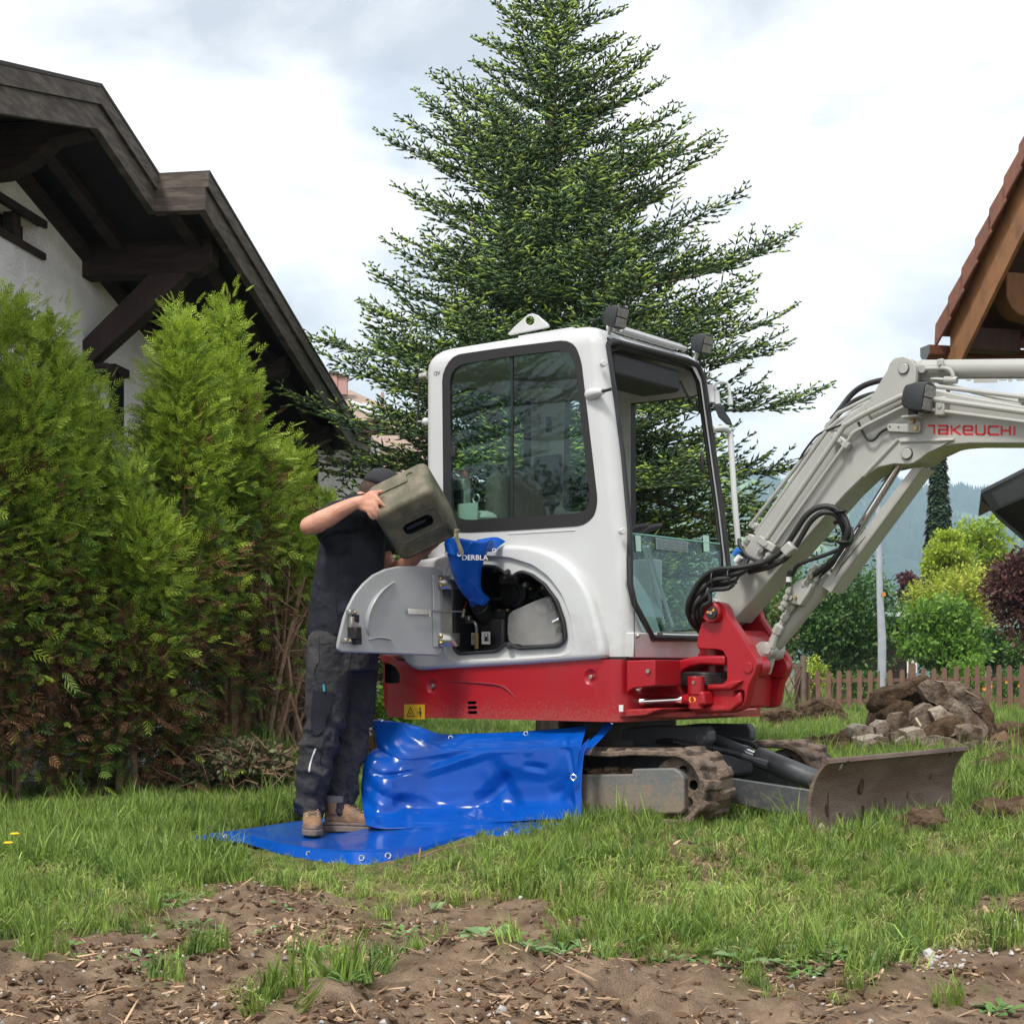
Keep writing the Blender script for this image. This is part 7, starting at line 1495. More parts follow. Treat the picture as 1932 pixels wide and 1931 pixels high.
for p, r_, m in (((687, 1455), .013, M_bp), ((712, 1455), .008, M_brass)): c = Lp(Z5(*p), .345); MB().tube([c, c+Vector((0, .02, 0))], r_, 6).build('valve_plug', m, vb_)
def fit(p0, p1, r_, v0, v1=None, n=3, par=None, m=M_bp):
    a, b = Lp(Z5(*p0), v0), Lp(Z5(*p1), v1 if v1 is not None else v0); P_ = []; Rr = []
    for i in range(n):
        for t_, q in ((i/n, .8), ((i+.1)/n, 1.15), ((i+.55)/n, 1.15), ((i+.6)/n, .8)): P_.append(a.lerp(b, t_)); Rr.append(r_*q)
    P_.append(b); Rr.append(r_*.8); return MB().tube(P_, Rr, 6).build('pipe_fitting', m, par or bc)
fit((705, 1490), (610, 1650), .017, .39, n=3); fit((640, 1600), (600, 1680), .022, .39, n=1)
MB().tube([Lp(Z5(*p), .385) for p in ((625, 1610), (615, 1650), (590, 1720))], [.016, .014, .02], 10).build('oil_pipe', M_bp, bc)
c = Lp(Z5(565, 1735), .375); MB().cyl(c, c+Vector((0, .06, 0)), .034, 22).build('banjo_boss', M_bp, bc, bevel=.004); c = Lp(Z5(565, 1735), .365); MB().tube([c, c+Vector((0, .02, 0))], .022, 6).build('hex_plug', M_bp, bc, bevel=.002)
fit((760, 1400), (830, 1280), .016, .37, n=2); fit((800, 1400), (860, 1300), .013, .38, n=3); fit((775, 1385), (810, 1330), .012, .36, n=2, m=M_steel); fit((650, 1500), (690, 1400), .012, .34, n=3); fit((640, 1520), (670, 1480), .014, .34, n=2)
c = Lp(Z5(683, 1360), .34); MB().cyl(c+Vector((0, 0, -.012)), c+Vector((0, 0, .012)), .013, 10).build('hose_band', lb, bc)
mb = MB().tube([cb0+Vector((0, -.0, 0)), Lp(Z5(570, 1810), .44), Lp(Z5(565, 1860), .44)], [.035, .03, .02], 12).build('cylinder_foot', M_bp, bc)

# --- undercarriage
uc = MB().tube([Vector((-.40, .66, z)) for z in (.44, .47, .47, .575)], [.36, .36, .31, .31], 32).build('slew_ring', M_blkp, exc)
mb = MB(); mb.box((-.38, .66, .36), (1.2, .72, .16)); mb.build('chassis', M_dgrey, exc, bevel=.02)
ef = [Z7(*p) for p in ((100, 480), (380, 445), (620, 448), (640, 475), (640, 520), (615, 545), (560, 555), (420, 555), (100, 560))]
ext(MB(), [p for p in ef], .42, .50).build('chassis_ear', M_dgrey, exc, bevel=.008); extl(MB(), [(Lp(p, .42).x, Lp(p, .42).z) for p in ef], .84, .90).build('chassis_ear', M_dgrey, exc, bevel=.008)
c = Lp(Z7(600, 508), .40); add('pivot_pin', MB().cyl(c, c+Vector((0, .03, 0)), .028, 20), M_dgrey, bevel=.003)
def track(v0, v1, name='crawler_track'):
    r_ = .172; zc_ = .272; uA, uB = -1.30, .36; wv = v1-v0
    def loop(rad, n=26):
        P_ = [(uB+rad*math.sin(a/n*math.pi), zc_+rad*math.cos(a/n*math.pi)) for a in range(n+1)]
        bot = [(lerp(uB, uA, k/10), zc_-rad) for k in range(1, 10)]
        P_ += bot+[(uA-rad*math.sin(a/n*math.pi), zc_-rad*math.cos(a/n*math.pi)) for a in range(n+1)]
        P_ += [(lerp(uA, uB, k/14), zc_+rad-.012*math.sin(math.pi*k/14)-.006*math.sin(k*1.9)) for k in range(1, 14)]; return P_
    O_ = loop(r_); I_ = loop(r_-.026); n = len(O_)
    V = [Vector((a, v0, b)) for a, b in O_]+[Vector((a, v0, b)) for a, b in I_]+[Vector((a, v1, b)) for a, b in O_]+[Vector((a, v1, b)) for a, b in I_]
    Fs = []
    for i in range(n):
        j = (i+1) % n; Fs += [(i, j, n+j, n+i), (2*n+i, 3*n+i, 3*n+j, 2*n+j), (i, 2*n+i, 2*n+j, j), (n+i, n+j, 3*n+j, 3*n+i)]
    tr = MB().add(V, Fs).build(name, M_tr, exc, bevel=.006)
    # lugs: staggered pads round the loop, each its own piece
    per = 2*(uB-uA)+2*math.pi*r_; nl = 44; base = None
    for k in range(nl):
        for side in (0, 1):
            s_ = ((k+.5*side)/nl)*per; L1 = uB-uA
            if s_ < math.pi*r_: a = s_/r_; p = Vector((uB+r_*math.sin(a), 0, zc_+r_*math.cos(a))); nrm = Vector((math.sin(a), 0, math.cos(a)))
            elif s_ < math.pi*r_+L1: p = Vector((uB-(s_-math.pi*r_), 0, zc_-r_)); nrm = Vector((0, 0, -1))
            elif s_ < 2*math.pi*r_+L1: a = math.pi+(s_-math.pi*r_-L1)/r_; p = Vector((uA+r_*math.sin(a), 0, zc_+r_*math.cos(a))); nrm = Vector((math.sin(a), 0, math.cos(a)))
            else: x_ = s_-2*math.pi*r_-L1; p = Vector((uA+x_, 0, zc_+r_-.012*math.sin(math.pi*x_/L1)-.004)); nrm = Vector((0, 0, 1))
            tan = Vector((nrm.z, 0, -nrm.x))
            if base is None:
                mb = MB(); b_ = [(-.030, -.09), (.030, -.09), (.034, .07), (-.020, .07)]
                mb.prism([Vector((a*1.0, b*wv/.30, -.004)) for a, b in b_], [Vector((a*.68, b*.88*wv/.30, .016)) for a, b in b_]); base = mb.build('track_lug', M_tr, tr, bevel=.004); o = base
            else: o = base.copy(); COL.objects.link(o); o.parent = tr
            Mx = Matrix((tan, (0, 1, 0), nrm)).transposed().to_4x4(); o.matrix_local = Matrix.Translation(p+Vector((0, v0+wv*(.30 if side else .70), 0))) @ Mx @ Matrix.Scale(1 if side else -1, 4, (0, 1, 0)) @ Matrix.Rotation(float(rng.normal(0, .04)), 4, 'Z')
    return tr
track(.0, .27); track(1.06, 1.33)
def trackframe(v0, v1):
    fp = [Lp(p, v0) for p in ((1060, 1461), (1192, 1460), (1192, 1450), (1270, 1448), (1283, 1456), (1290, 1466), (1291, 1526), (1286, 1534), (1208, 1536), (1196, 1543), (1160, 1543), (1150, 1538), (1060, 1537))]
    pts = [(p.x, p.z) for p in fp]+[(-1.15, fp[-1].z), (-1.15, fp[0].z)]
    o = extl(MB(), pts, v0, v1).build('track_frame', M_ugrey, exc, bevel=.008)
    return o
tf = trackframe(.012, .10); extl(MB(), [(p[0], p[1]) for p in [(-1.15, .15), (.33, .15), (.33, .30), (-1.15, .30)]], 1.07, 1.30).build('track_frame', M_ugrey, exc, bevel=.008)
for v_ in (.05, 1.10):
    o = MB().cyl((.36, v_, .272), (.36, v_+.17, .272), .145, 28).build('idler_wheel', M_tr, exc, bevel=.006)
    bool_t(o, [cutter(MB().cyl((.36+.085*math.cos(a), v_-.1, .272+.085*math.sin(a)), (.36+.085*math.cos(a), v_+.3, .272+.085*math.sin(a)), .024, 14), M_blkp) for a in (0.2, 1.25, 2.3, 3.35, 4.4, 5.45)])
    for u_ in (-1.0, -.7, -.4, -.1, .12): MB().cyl((u_, v_, .16), (u_, v_+.15, .16), .055, 16).build('road_roller', M_tr, exc, bevel=.004)
c = Lp(Z7(205, 858), .0); MB().ball(c, .017, sc=(1, 1, 1)).build('frame_bolt', M_tr, exc)
# mud lying on the frame
mb = MB(); q = MB()
for k in range(70):
    c = Lp(Z7(rng.uniform(60, 300), rng.uniform(650, 672)), .06+rng.uniform(0, .1)); mb.ball(c, rng.uniform(.008, .024), 6, 4, sc=(1.4, 1, .7))
tag(mb.build('caked_mud', M_earth, exc), kind='stuff')
# push arms, blade, blade cylinder
for v_, a_, b_ in ((.36, ((1330, 1455), (1376, 1467), (1556, 1494), (1553, 1552), (1376, 1512), (1330, 1500)), .035), (1.0, ((1330, 1430), (1376, 1438), (1640, 1470), (1640, 1500), (1376, 1478), (1330, 1470)), .035)):
    ext(MB(), a_, v_, v_+b_).build('push_arm', M_dgrey if v_ > .5 else M_dgrey, exc, bevel=.004)
prof = [(1.185, .418), (1.165, .408), (1.135, .372), (1.112, .325), (1.098, .27), (1.094, .215), (1.100, .16), (1.115, .11), (1.135, .07)]
back = [(a-.016, b-.002) for a, b in prof[::-1]]; back[-1] = (prof[0][0]+.004, prof[0][1]+.018)
bl = extl(MB(), [(prof[0][0], prof[0][1]), *prof[1:], *back[:-1], (1.150, .425), (1.178, .434)], -.05, 1.49).build('dozer_blade', M_bl, exc, ang=50)
bool_t(bl, [cutter(MB().cyl((.9, v_, .405), (1.4, v_, .40), .022, 16), M_intd) for v_ in (.13, 1.30)]) ; bev(bl, .003, 2, 45)
MB().tube([Vector((1.168, -.05, .424)), Vector((1.168, 1.49, .424))], .014, 12).build('blade_rim', M_bl, bl)
q = bl; MB().box((1.10, .11, .25), (.006, .004, .32)).build('weld_seam', M_bl, bl)
for (v_, z_, s_) in ((.10, .2, .02), (.22, .16, .016), (.42, .30, .03), (.46, .17, .02), (.70, .20, .015), (.95, .22, .014), (1.2, .3, .012)):
    u_ = np.interp(z_, [p[1] for p in prof[::-1]], [p[0] for p in prof[::-1]]); MB().ball((float(u_), v_, z_), s_, 10, 7, sc=(.35, .8, 1.6)).build('mud_splash', M_earth, bl)
e0 = Lp(Z7(650, 500), .62); e1 = Lp(Z7(868, 590), .64); e2 = Lp(Z7(1150, 705), .66); d_ = (e2-e1).normalized()
dc_ = MB().tube([e1, e1+d_*.01, e2, e2+d_*.01], [.045, .052, .052, .045], 26).build('blade_cylinder', M_dgrey, exc); MB().tube([e0, e0.lerp(e1, .78)], [.026, .030], 16).build('rod_cover', M_dgrey, dc_); MB().tube([e0.lerp(e1, .75), e1], .02, 16).build('piston_rod', M_chr, dc_); MB().tube([e0+Vector((-.03, -.03, .01)), e0+Vector((-.03, .05, .01))], .035, 16).build('rod_eye', M_dgrey, dc_); MB().cyl(e2+Vector((.03, -.05, -.01)), e2+Vector((.03, .05, -.01)), .045, 18).build('cylinder_eye', M_bl, dc_)
def corrugated(P_, r_, par):
    S_ = spline(P_, 9); L_ = [0]
    for a, b in zip(S_, S_[1:]): L_.append(L_[-1]+(b-a).length)
    n = int(L_[-1]/.006); Q_ = []
    for k in range(n): s_ = L_[-1]*k/n; i = min(max(j for j in range(len(L_)) if L_[j] <= s_), len(S_)-2); Q_.append(S_[i].lerp(S_[i+1], (s_-L_[i])/max(1e-9, L_[i+1]-L_[i])))
    return MB().tube(Q_, [r_*(1.0 if k % 2 else .78) for k in range(n)], 10).build('ribbed_hose', M_rub_, par)
corrugated([Lp(Z7(*p), v_) for p, v_ in (((480, 522), .36), ((560, 540), .36), ((680, 558), .40), ((760, 575), .5), ((800, 590), .55))], .017, dc_); corrugated([Lp(Z7(*p), v_) for p, v_ in (((690, 502), .75), ((770, 512), .75), ((840, 530), .72), ((885, 560), .70))], .014, dc_)
MB().tube([Lp(Z7(*p), v_) for p, v_ in (((400, 522), .37), ((440, 520), .37), ((482, 522), .36))], [.012, .018, .014], 8).build('hose_fitting', M_blkp, dc_); MB().tube([Lp(Z7(*p), v_) for p, v_ in (((795, 588), .55), ((850, 605), .56), ((880, 618), .56), ((920, 632), .57))], [.016, .014, .022, .024], 8).build('hose_fitting', M_dgrey, dc_)
q = at(1550, 1568, 6.85); sN = stone('stone', [(1530, 1562), (1540, 1548), (1552, 1550), (1560, 1566), (1550, 1577), (1528, 1576)], 6.95, .06, M_pale, 'pale stone wedged under the near corner of the dozer blade', 'stone', None, disp=.008, voxd=.008)
# ------------------------------------------------------------------ worker
MY_ = 8.08                                          # distance of the worker
man = empty('person', (at(640, 1272, MY_).x, MY_, 0), 0, 'worker in black T-shirt, dark work trousers and boots pouring from a jerrycan', 'person')
mo = Vector(man.location)
def mp(px, py, dy=0.): return at(px, py, MY_+dy)-mo     # in the worker's own frame
M_skin = mat('skin', (.50, .22, .145), .5, spec=.4, col2=(.60, .32, .225), vscale=18, bump=.3, bscale=160)
M_skin.node_tree.nodes['Principled BSDF'].inputs['Subsurface Weight'].default_value = .0
M_shirt = mat('black_shirt', (.014, .015, .021), .9, spec=.2, col2=(.026, .028, .038), vscale=8, bump=.55, bscale=16, bdist=.03); M_trou = mat('work_trousers', (.032, .032, .037), .9, spec=.15, col2=(.085, .08, .075), vscale=6, contrast=(.45, .75), bump=.8, bscale=26, bdist=.02)
M_boot = mat('boot_leather', (.30, .16, .075), .75, col2=(.17, .11, .075), vscale=18, bump=.5, bscale=90); M_brub = mat('boot_rubber', (.13, .105, .085), .9, col2=(.22, .17, .13), vscale=20, bump=.4)
def skinmesh(name, chains, m, parent, vox=.008, it=4, disp=None):
    mb = MB()
    for pts, r in chains:
        P_ = spline(pts, 4) if len(pts) > 2 else [Vector(p) for p in pts]
        n = len(P_); rr = [float(np.interp(i/(n-1)*(len(r)-1), range(len(r)), r)) for i in range(n)]
        mb.tube(P_, rr, 16)
        mb.ball(P_[0], rr[0]*.98, 14, 9); mb.ball(P_[-1], rr[-1]*.98, 14, 9)
    o = mb.build(name, m, parent); remeshed(o, vox, it)
    if disp: disp(o)
    return o
def elliptic(mb, secs, n=28):
    """stack of ellipses: centre, half width x, half depth y"""
    V = []
    for c, a, b, tilt in secs:
        for k in range(n):
            th = k/n*6.283; V.append(Vector(c)+Vector((a*math.cos(th), b*math.sin(th), tilt*math.cos(th)*a)))
    mb.add(V, [(i*n+k, i*n+(k+1) % n, (i+1)*n+(k+1) % n, (i+1)*n+k) for i in range(len(secs)-1) for k in range(n)]+[tuple(range(n))[::-1], tuple((len(secs)-1)*n+k for k in range(n))]); return mb
# key joints
shN = mp(648, 972, -.17); elN = mp(583, 992, -.26); wrN = mp(672, 948, -.30); hdN = mp(700, 945, -.31)      # near arm
shF = mp(700, 985, .20); elF = mp(735, 1085, .16); wrF = mp(785, 1052, .03); hdF = mp(812, 1035, -.02)
neck = mp(690, 945, .05); head = mp(722, 925, .06)
# body: head, neck, arms and hands as one surface
ch = [([neck+Vector((-.03, 0, -.14)), neck, head+Vector((0, 0, -.03))], [.075, .062, .06]),
      ([shN, shN.lerp(elN, .5)+Vector((0, -.01, 0)), elN], [.062, .054, .047]), ([elN, elN.lerp(wrN, .30)+Vector((0, 0, -.006)), elN.lerp(wrN, .7), wrN], [.047, .053, .041, .031]), ([wrN, wrN.lerp(hdN, .6), hdN], [.031, .034, .034]),
      ([shF, shF.lerp(elF, .5), elF], [.062, .052, .044]), ([elF, elF.lerp(wrF, .35), elF.lerp(wrF, .75), wrF], [.044, .047, .036, .030])]
elliptic_secs = None
bodymb = MB()
for pts, r in ch:
    P_ = spline(pts, 4); n = len(P_); rr = [float(np.interp(i/(n-1)*(len(r)-1), range(len(r)), r)) for i in range(n)]
    bodymb.tube(P_, rr, 16); bodymb.ball(P_[0], rr[0]*.98, 14, 9); bodymb.ball(P_[-1], rr[-1]*.98, 14, 9)
# head: skull, jaw, brow, nose, ear; he looks right and down at the funnel
Rh = Euler((0, R(16), 0)).to_matrix()
bodymb.ball(head, .098, 20, 14, sc=(1.02, .80, 1.08), rot=Rh); bodymb.ball(head+Rh @ Vector((.035, 0, -.06)), .068, 16, 12, sc=(1, .82, 1.1), rot=Rh)
bodymb.tube([head+Rh @ Vector((.09, 0, .0)), head+Rh @ Vector((.118, 0, -.03)), head+Rh @ Vector((.098, 0, -.038))], [.012, .016, .012], 10)
for s_ in (-1, 1): bodymb.ball(head+Rh @ Vector((-.008, s_*.078, -.01)), .03, 12, 8, sc=(.7, .35, 1.05), rot=Rh)
bodymb.ball(head+Rh @ Vector((.09, 0, -.068)), .018, 10, 8, sc=(.8, 1.5, .5)); bodymb.ball(head+Rh @ Vector((.078, 0, .02)), .03, 10, 8, sc=(.6, 1.7, .4))
# near hand: palm over the edge of the can, thumb along its top, four fingers down its face
def F5(px, py, dy): return mp(px, py, dy)
palm = [(mp(686, 942, -.315), mp(708, 938, -.335), .020), (mp(684, 950, -.315), mp(704, 952, -.345), .020), (mp(682, 957, -.31), mp(697, 962, -.345), .018), (mp(678, 950, -.305), mp(690, 950, -.32), .026)]
for a, b, r_ in palm: bodymb.tube([a, b], [r_, r_*.92], 14); bodymb.ball(a, r_, 12, 8); bodymb.ball(b, r_*.92, 12, 8)
fingers = [([F5(704, 934, -.335), F5(714, 943, -.352), F5(724, 954, -.352), F5(731, 961, -.342)], [.0125, .0115, .0105, .0092]),      # index
           ([F5(703, 945, -.345), F5(709, 955, -.358), F5(716, 966, -.356), F5(722, 974, -.345)], [.0128, .0118, .0108, .0094]),
           ([F5(698, 953, -.345), F5(703, 963, -.356), F5(709, 972, -.352), F5(713, 978, -.342)], [.0122, .0112, .0102, .0090]),
           ([F5(692, 960, -.338), F5(696, 968, -.348), F5(700, 975, -.345), F5(704, 979, -.336)], [.0108, .0100, .0090, .0080]),
           ([F5(690, 938, -.32), F5(700, 930, -.325), F5(711, 929, -.318), F5(720, 927, -.308)], [.0175, .0145, .0125, .0105])]      # thumb
for pts, r in fingers:
    P_ = spline(pts, 4); n = len(P_); rr = [float(np.interp(i/(n-1)*3, range(4), r)) for i in range(n)]
    bodymb.tube(P_, rr, 10); bodymb.ball(P_[0], rr[0], 10, 7); bodymb.ball(P_[-1], rr[-1], 10, 7); bodymb.ball(P_[4], rr[4]*1.08, 8, 6)
# far hand under the can, fingers spread along its lower edge
for a, b, r_ in ((mp(785, 1050, .03), mp(806, 1038, .0), .026), (mp(784, 1045, .05), mp(804, 1034, .05), .024)):
    bodymb.tube([a, b], [r_, r_*.9], 14); bodymb.ball(a, r_, 12, 8); bodymb.ball(b, r_*.9, 12, 8)
for k, (pts, r) in enumerate((([F5(806, 1038, -.02), F5(815, 1034, -.04), F5(823, 1029, -.05), F5(828, 1024, -.045)], [.0125, .0115, .0105, .0092]), ([F5(808, 1036, .01), F5(817, 1030, .0), F5(826, 1025, -.01), F5(831, 1020, -.005)], [.0125, .0115, .0105, .0092]), ([F5(806, 1034, .04), F5(814, 1028, .04), F5(822, 1024, .03), F5(827, 1018, .03)], [.012, .011, .010, .009]), ([F5(802, 1031, .07), F5(809, 1025, .07), F5(815, 1021, .065), F5(819, 1016, .06)], [.0105, .0095, .0088, .008]), ([F5(788, 1040, -.01), F5(793, 1028, -.04), F5(799, 1022, -.055), F5(804, 1018, -.06)], [.0165, .014, .012, .010]))):
    P_ = spline(pts, 4); n = len(P_); rr = [float(np.interp(i/(n-1)*3, range(4), r)) for i in range(n)]
    bodymb.tube(P_, rr, 10); bodymb.ball(P_[-1], rr[-1], 10, 7); bodymb.ball(P_[0], rr[0], 10, 7)
# torso core and legs under the clothes, so that the figure is one continuous body
tc_ = [(mp(652, 1195), .135, .115, 0), (mp(652, 1130), .145, .12, 0), (mp(660, 1060), .15, .12, 0), (mp(668, 1000), .15, .13, 0), (mp(672, 965), .12, .12, 0)]
elliptic(bodymb, tc_, 24)
for s_ in (-1, 1): bodymb.tube([mp(660, 975, .0), (shN if s_ < 0 else shF)], [.09, .058], 14)
LN = [mp(622, 1205, -.07), mp(618, 1300, -.09), mp(606, 1390, -.11), mp(588, 1480, -.12), mp(584, 1530, -.12)]; LF = [mp(670, 1210, .09), mp(668, 1300, .10), mp(662, 1385, .10), mp(645, 1470, .03), mp(640, 1530, -.03)]
for L_ in (LN, LF):
    P_ = spline(L_, 5); n = len(P_); rr = [float(np.interp(i/(n-1), (0, .3, .5, .6, 1), (.062, .068, .055, .052, .032))) for i in range(n)]; bodymb.tube(P_, rr, 16); bodymb.ball(P_[0], .06, 12, 8)
elliptic(bodymb, [(mp(648, 1240), .125, .11, 0), (mp(650, 1190), .13, .11, 0)], 24)
skin = bodymb.build('body', M_skin, man); remeshed(skin, .0068, 4)
# fingernails
for c in ((731.5, 960.5, -.349), (722.5, 973.5, -.352), (713.5, 977.5, -.349)):
    MB().ball(mp(*c), .0062, 10, 6, sc=(.8, .45, 1)).build('fingernail', mat('nail', (.68, .42, .34), .35) if 'nail' not in bpy.data.materials else bpy.data.materials['nail'], skin)
# T-shirt
def wrinkle(o, amp, fx, fz, seed=0, bands=None):
    me = o.data; n = len(me.vertices); co = np.zeros(n*3); me.vertices.foreach_get('co', co); co = co.reshape(-1, 3); nr = np.zeros(n*3); me.vertices.foreach_get('normal', nr); nr = nr.reshape(-1, 3)
    a = co[:, 0]*fx+co[:, 1]*fx*.7; b = co[:, 2]*fz
    d = (np.abs(fbm(a+seed+co[:, 2]*3, b+seed, 3, .55)-.5)*2-.25)*amp*2
    if bands is not None: d = d*bands(co)
    me.vertices.foreach_set('co', (co-nr*d[:, None]).ravel()); me.update()
sh = MB()
secs = [(mp(650, 1199), .184, .152, 0), (mp(650, 1188), .186, .152, 0), (mp(651, 1150), .182, .158, 0), (mp(654, 1105), .180, .160, 0), (mp(660, 1060), .176, .158, .02), (mp(666, 1020), .168, .155, .02), (mp(668, 985), .160, .162, 0), (mp(672, 958), .125, .15, 0), (mp(680, 942), .080, .085, 0), (mp(684, 934), .066, .068, 0)]
elliptic(sh, secs, 36)
sl = spline([shN+Vector((.06, .06, -.01)), shN, shN.lerp(elN, .45), shN.lerp(elN, .72)], 4); sh.tube(sl, [.085, .084, .082, .081, .080, .079, .078, .077, .076, .076, .077, .078, .079][:len(sl)], 18)
sh.ball(shN, .082, 16, 10)
sl = spline([shF+Vector((-.04, -.08, .0)), shF, shF.lerp(elF, .35), shF.lerp(elF, .62)], 4); sh.tube(sl, [.082]*len(sl), 18); sh.ball(shF, .08, 16, 10)
# cloth hanging from the raised sleeve
sh.tube([mp(612, 1004, -.19), mp(630, 1015, -.13), mp(648, 1030, -.10)], [.05, .075, .08], 14)
shirt = sh.build('t_shirt', M_shirt, man); remeshed(shirt, .008, 4); wrinkle(shirt, .012, 6, 5, 3)
# a seam down the side and the hem
MB().tube([p+Vector((0, 0, 0)) for p in [mp(636+3*math.sin(k*.8), 1010+k*19, -.168+.012*abs(k-5)/5) for k in range(10)]], .0014, 5).build('seam', mat('seam_dark', (.006, .006, .008), .9), shirt)
lg_ = mp(748, 1012, -.155); MB().box(lg_, (.018, .004, .012), Euler((0, .6, 0)).to_matrix()).build('chest_print', mat('print_yellow', (.75, .5, .05), .6), shirt); MB().box(lg_+Vector((.012, 0, -.022)), (.006, .004, .026), Euler((0, -.5, 0)).to_matrix()).build('chest_print', lb, shirt)
# trousers
tr = MB()
elliptic(tr, [(mp(648, 1265), .178, .150, 0), (mp(647, 1230), .184, .150, 0), (mp(648, 1192), .178, .142, 0), (mp(649, 1180), .172, .140, 0)], 36)
def leg(P2, R2):
    P_ = spline(P2, 6); n = len(P_); rr = [float(np.interp(i/(n-1), np.linspace(0, 1, len(R2)), R2)) for i in range(n)]; tr.tube(P_, rr, 22); tr.ball(P_[0], rr[0], 16, 10)
leg([mp(622, 1220, -.06), mp(619, 1280, -.085), mp(613, 1350, -.10), mp(603, 1400, -.11), mp(592, 1450, -.12), mp(587, 1500, -.12), mp(585, 1538, -.12)], [.116, .113, .103, .098, .084, .079, .070])
leg([mp(668, 1220, .08), mp(670, 1290, .09), mp(668, 1340, .10), mp(658, 1410, .08), mp(648, 1460, .04), mp(642, 1505, .0), mp(639, 1538, -.03)], [.118, .112, .104, .096, .085, .084, .074])
# bunched cloth above the boots
for (cx, cy, dy, r_) in ((586, 1468, -.12, .080), (585, 1497, -.12, .076), (586, 1524, -.12, .072), (645, 1470, .03, .084), (641, 1500, .0, .083), (640, 1528, -.02, .076)):
    P_ = [mp(cx+r_*330*math.cos(a/16*6.283), cy+3.5*math.sin(a/16*12.566+cx), dy+r_*.82*math.sin(a/16*6.283)) for a in range(17)]; tr.tube(P_, .017, 8)
trou = tr.build('trousers', M_trou, man); remeshed(trou, .008, 3)
wrinkle(trou, .017, 7, 8, 9, lambda co: .45+1.1*sm(.75, .25, co[:, 2])+.9*np.exp(-((co[:, 2]-.52)/.07)**2))
M_seam = bpy.data.materials['seam_dark']; M_pk_ = mat('pocket_cloth', (.022, .023, .03), .9, spec=.1, bump=.4, bscale=120)
def patch(P2, dy, name, m, par, th=.006):
    bm = bmesh.new(); vs = [bm.verts.new(mp(a, b, dy)) for a, b in P2]; bm.faces.new(vs); bmesh.ops.triangulate(bm, faces=bm.faces); bmesh.ops.subdivide_edges(bm, edges=bm.edges, cuts=5, use_grid_fill=True)
    me = bpy.data.meshes.new(name); bm.to_mesh(me); bm.free(); o = link(name, me, m, par); s_ = o.modifiers.new('w', 'SHRINKWRAP'); s_.target = trou; s_.wrap_method = 'PROJECT'; s_.use_project_y = True; s_.use_positive_direction = True; s_.use_negative_direction = True; s_.use_project_x = False; s_.use_project_z = False; s_.offset = .004; s_.wrap_mode = 'ABOVE_SURFACE'
    t_ = o.modifiers.new('t', 'SOLIDIFY'); t_.thickness = th; t_.offset = 0
    me = evaluated(o); o.modifiers.clear(); o.data = me; smooth(me, 60); return o
def seamline(P2, name='stitching', r_=.0016, m=None):
    P_ = spline([Vector((a, b, 0)) for a, b in P2], 5); dg = bpy.context.evaluated_depsgraph_get(); pts = []
    for p in P_:
        w = mp(p.x, p.y, -.6); d = (w+mo-Vector((0, 0, CH))).normalized(); ok, h, nn, _ = trou.ray_cast(w, d)
        if ok: pts.append(h-d*.0015)
    if len(pts) > 2: MB().tube(pts, r_, 5).build(name, m or M_seam, trou)
patch([(586, 1385), (585, 1340), (590, 1302), (628, 1306), (622, 1340), (608, 1380), (596, 1388)], -.24, 'thigh_pocket', M_pk_, trou)
seamline([(592, 1302), (604, 1304), (624, 1305)]); seamline([(584, 1389), (596, 1390), (608, 1384), (617, 1374)]); seamline([(592, 1272), (600, 1250), (594, 1262), (597, 1285), (604, 1300)]); seamline([(627, 1212), (610, 1215), (602, 1214)]); seamline([(603, 1255), (602, 1225), (602, 1200)])
seamline([(632, 1337), (645, 1341), (662, 1348)]); seamline([(612, 1392), (605, 1430), (608, 1442), (640, 1452)]); seamline([(672, 1345), (705, 1345)]); seamline([(688, 1460), (668, 1465), (650, 1458)])
seamline([(668, 1215), (658, 1260), (650, 1340), (642, 1400), (633, 1440)], r_=.0012); seamline([(655, 1470), (656, 1500), (655, 1528)], r_=.0012)
wp = [Vector((a, b, 0)) for a, b in ((594, 1412), (588, 1428), (583, 1445), (582, 1455))]; seamline([(p.x+1.5, p.y) for p in wp], 'piping', .0045, lb)
c = mp(612, 1300, -.215); MB().cyl(c+Vector((0, 0, -.01)), c+Vector((-.004, 0, .025)), .006, 8).build('pen', mat('cyan_pen', (.03, .30, .42), .4), trou)
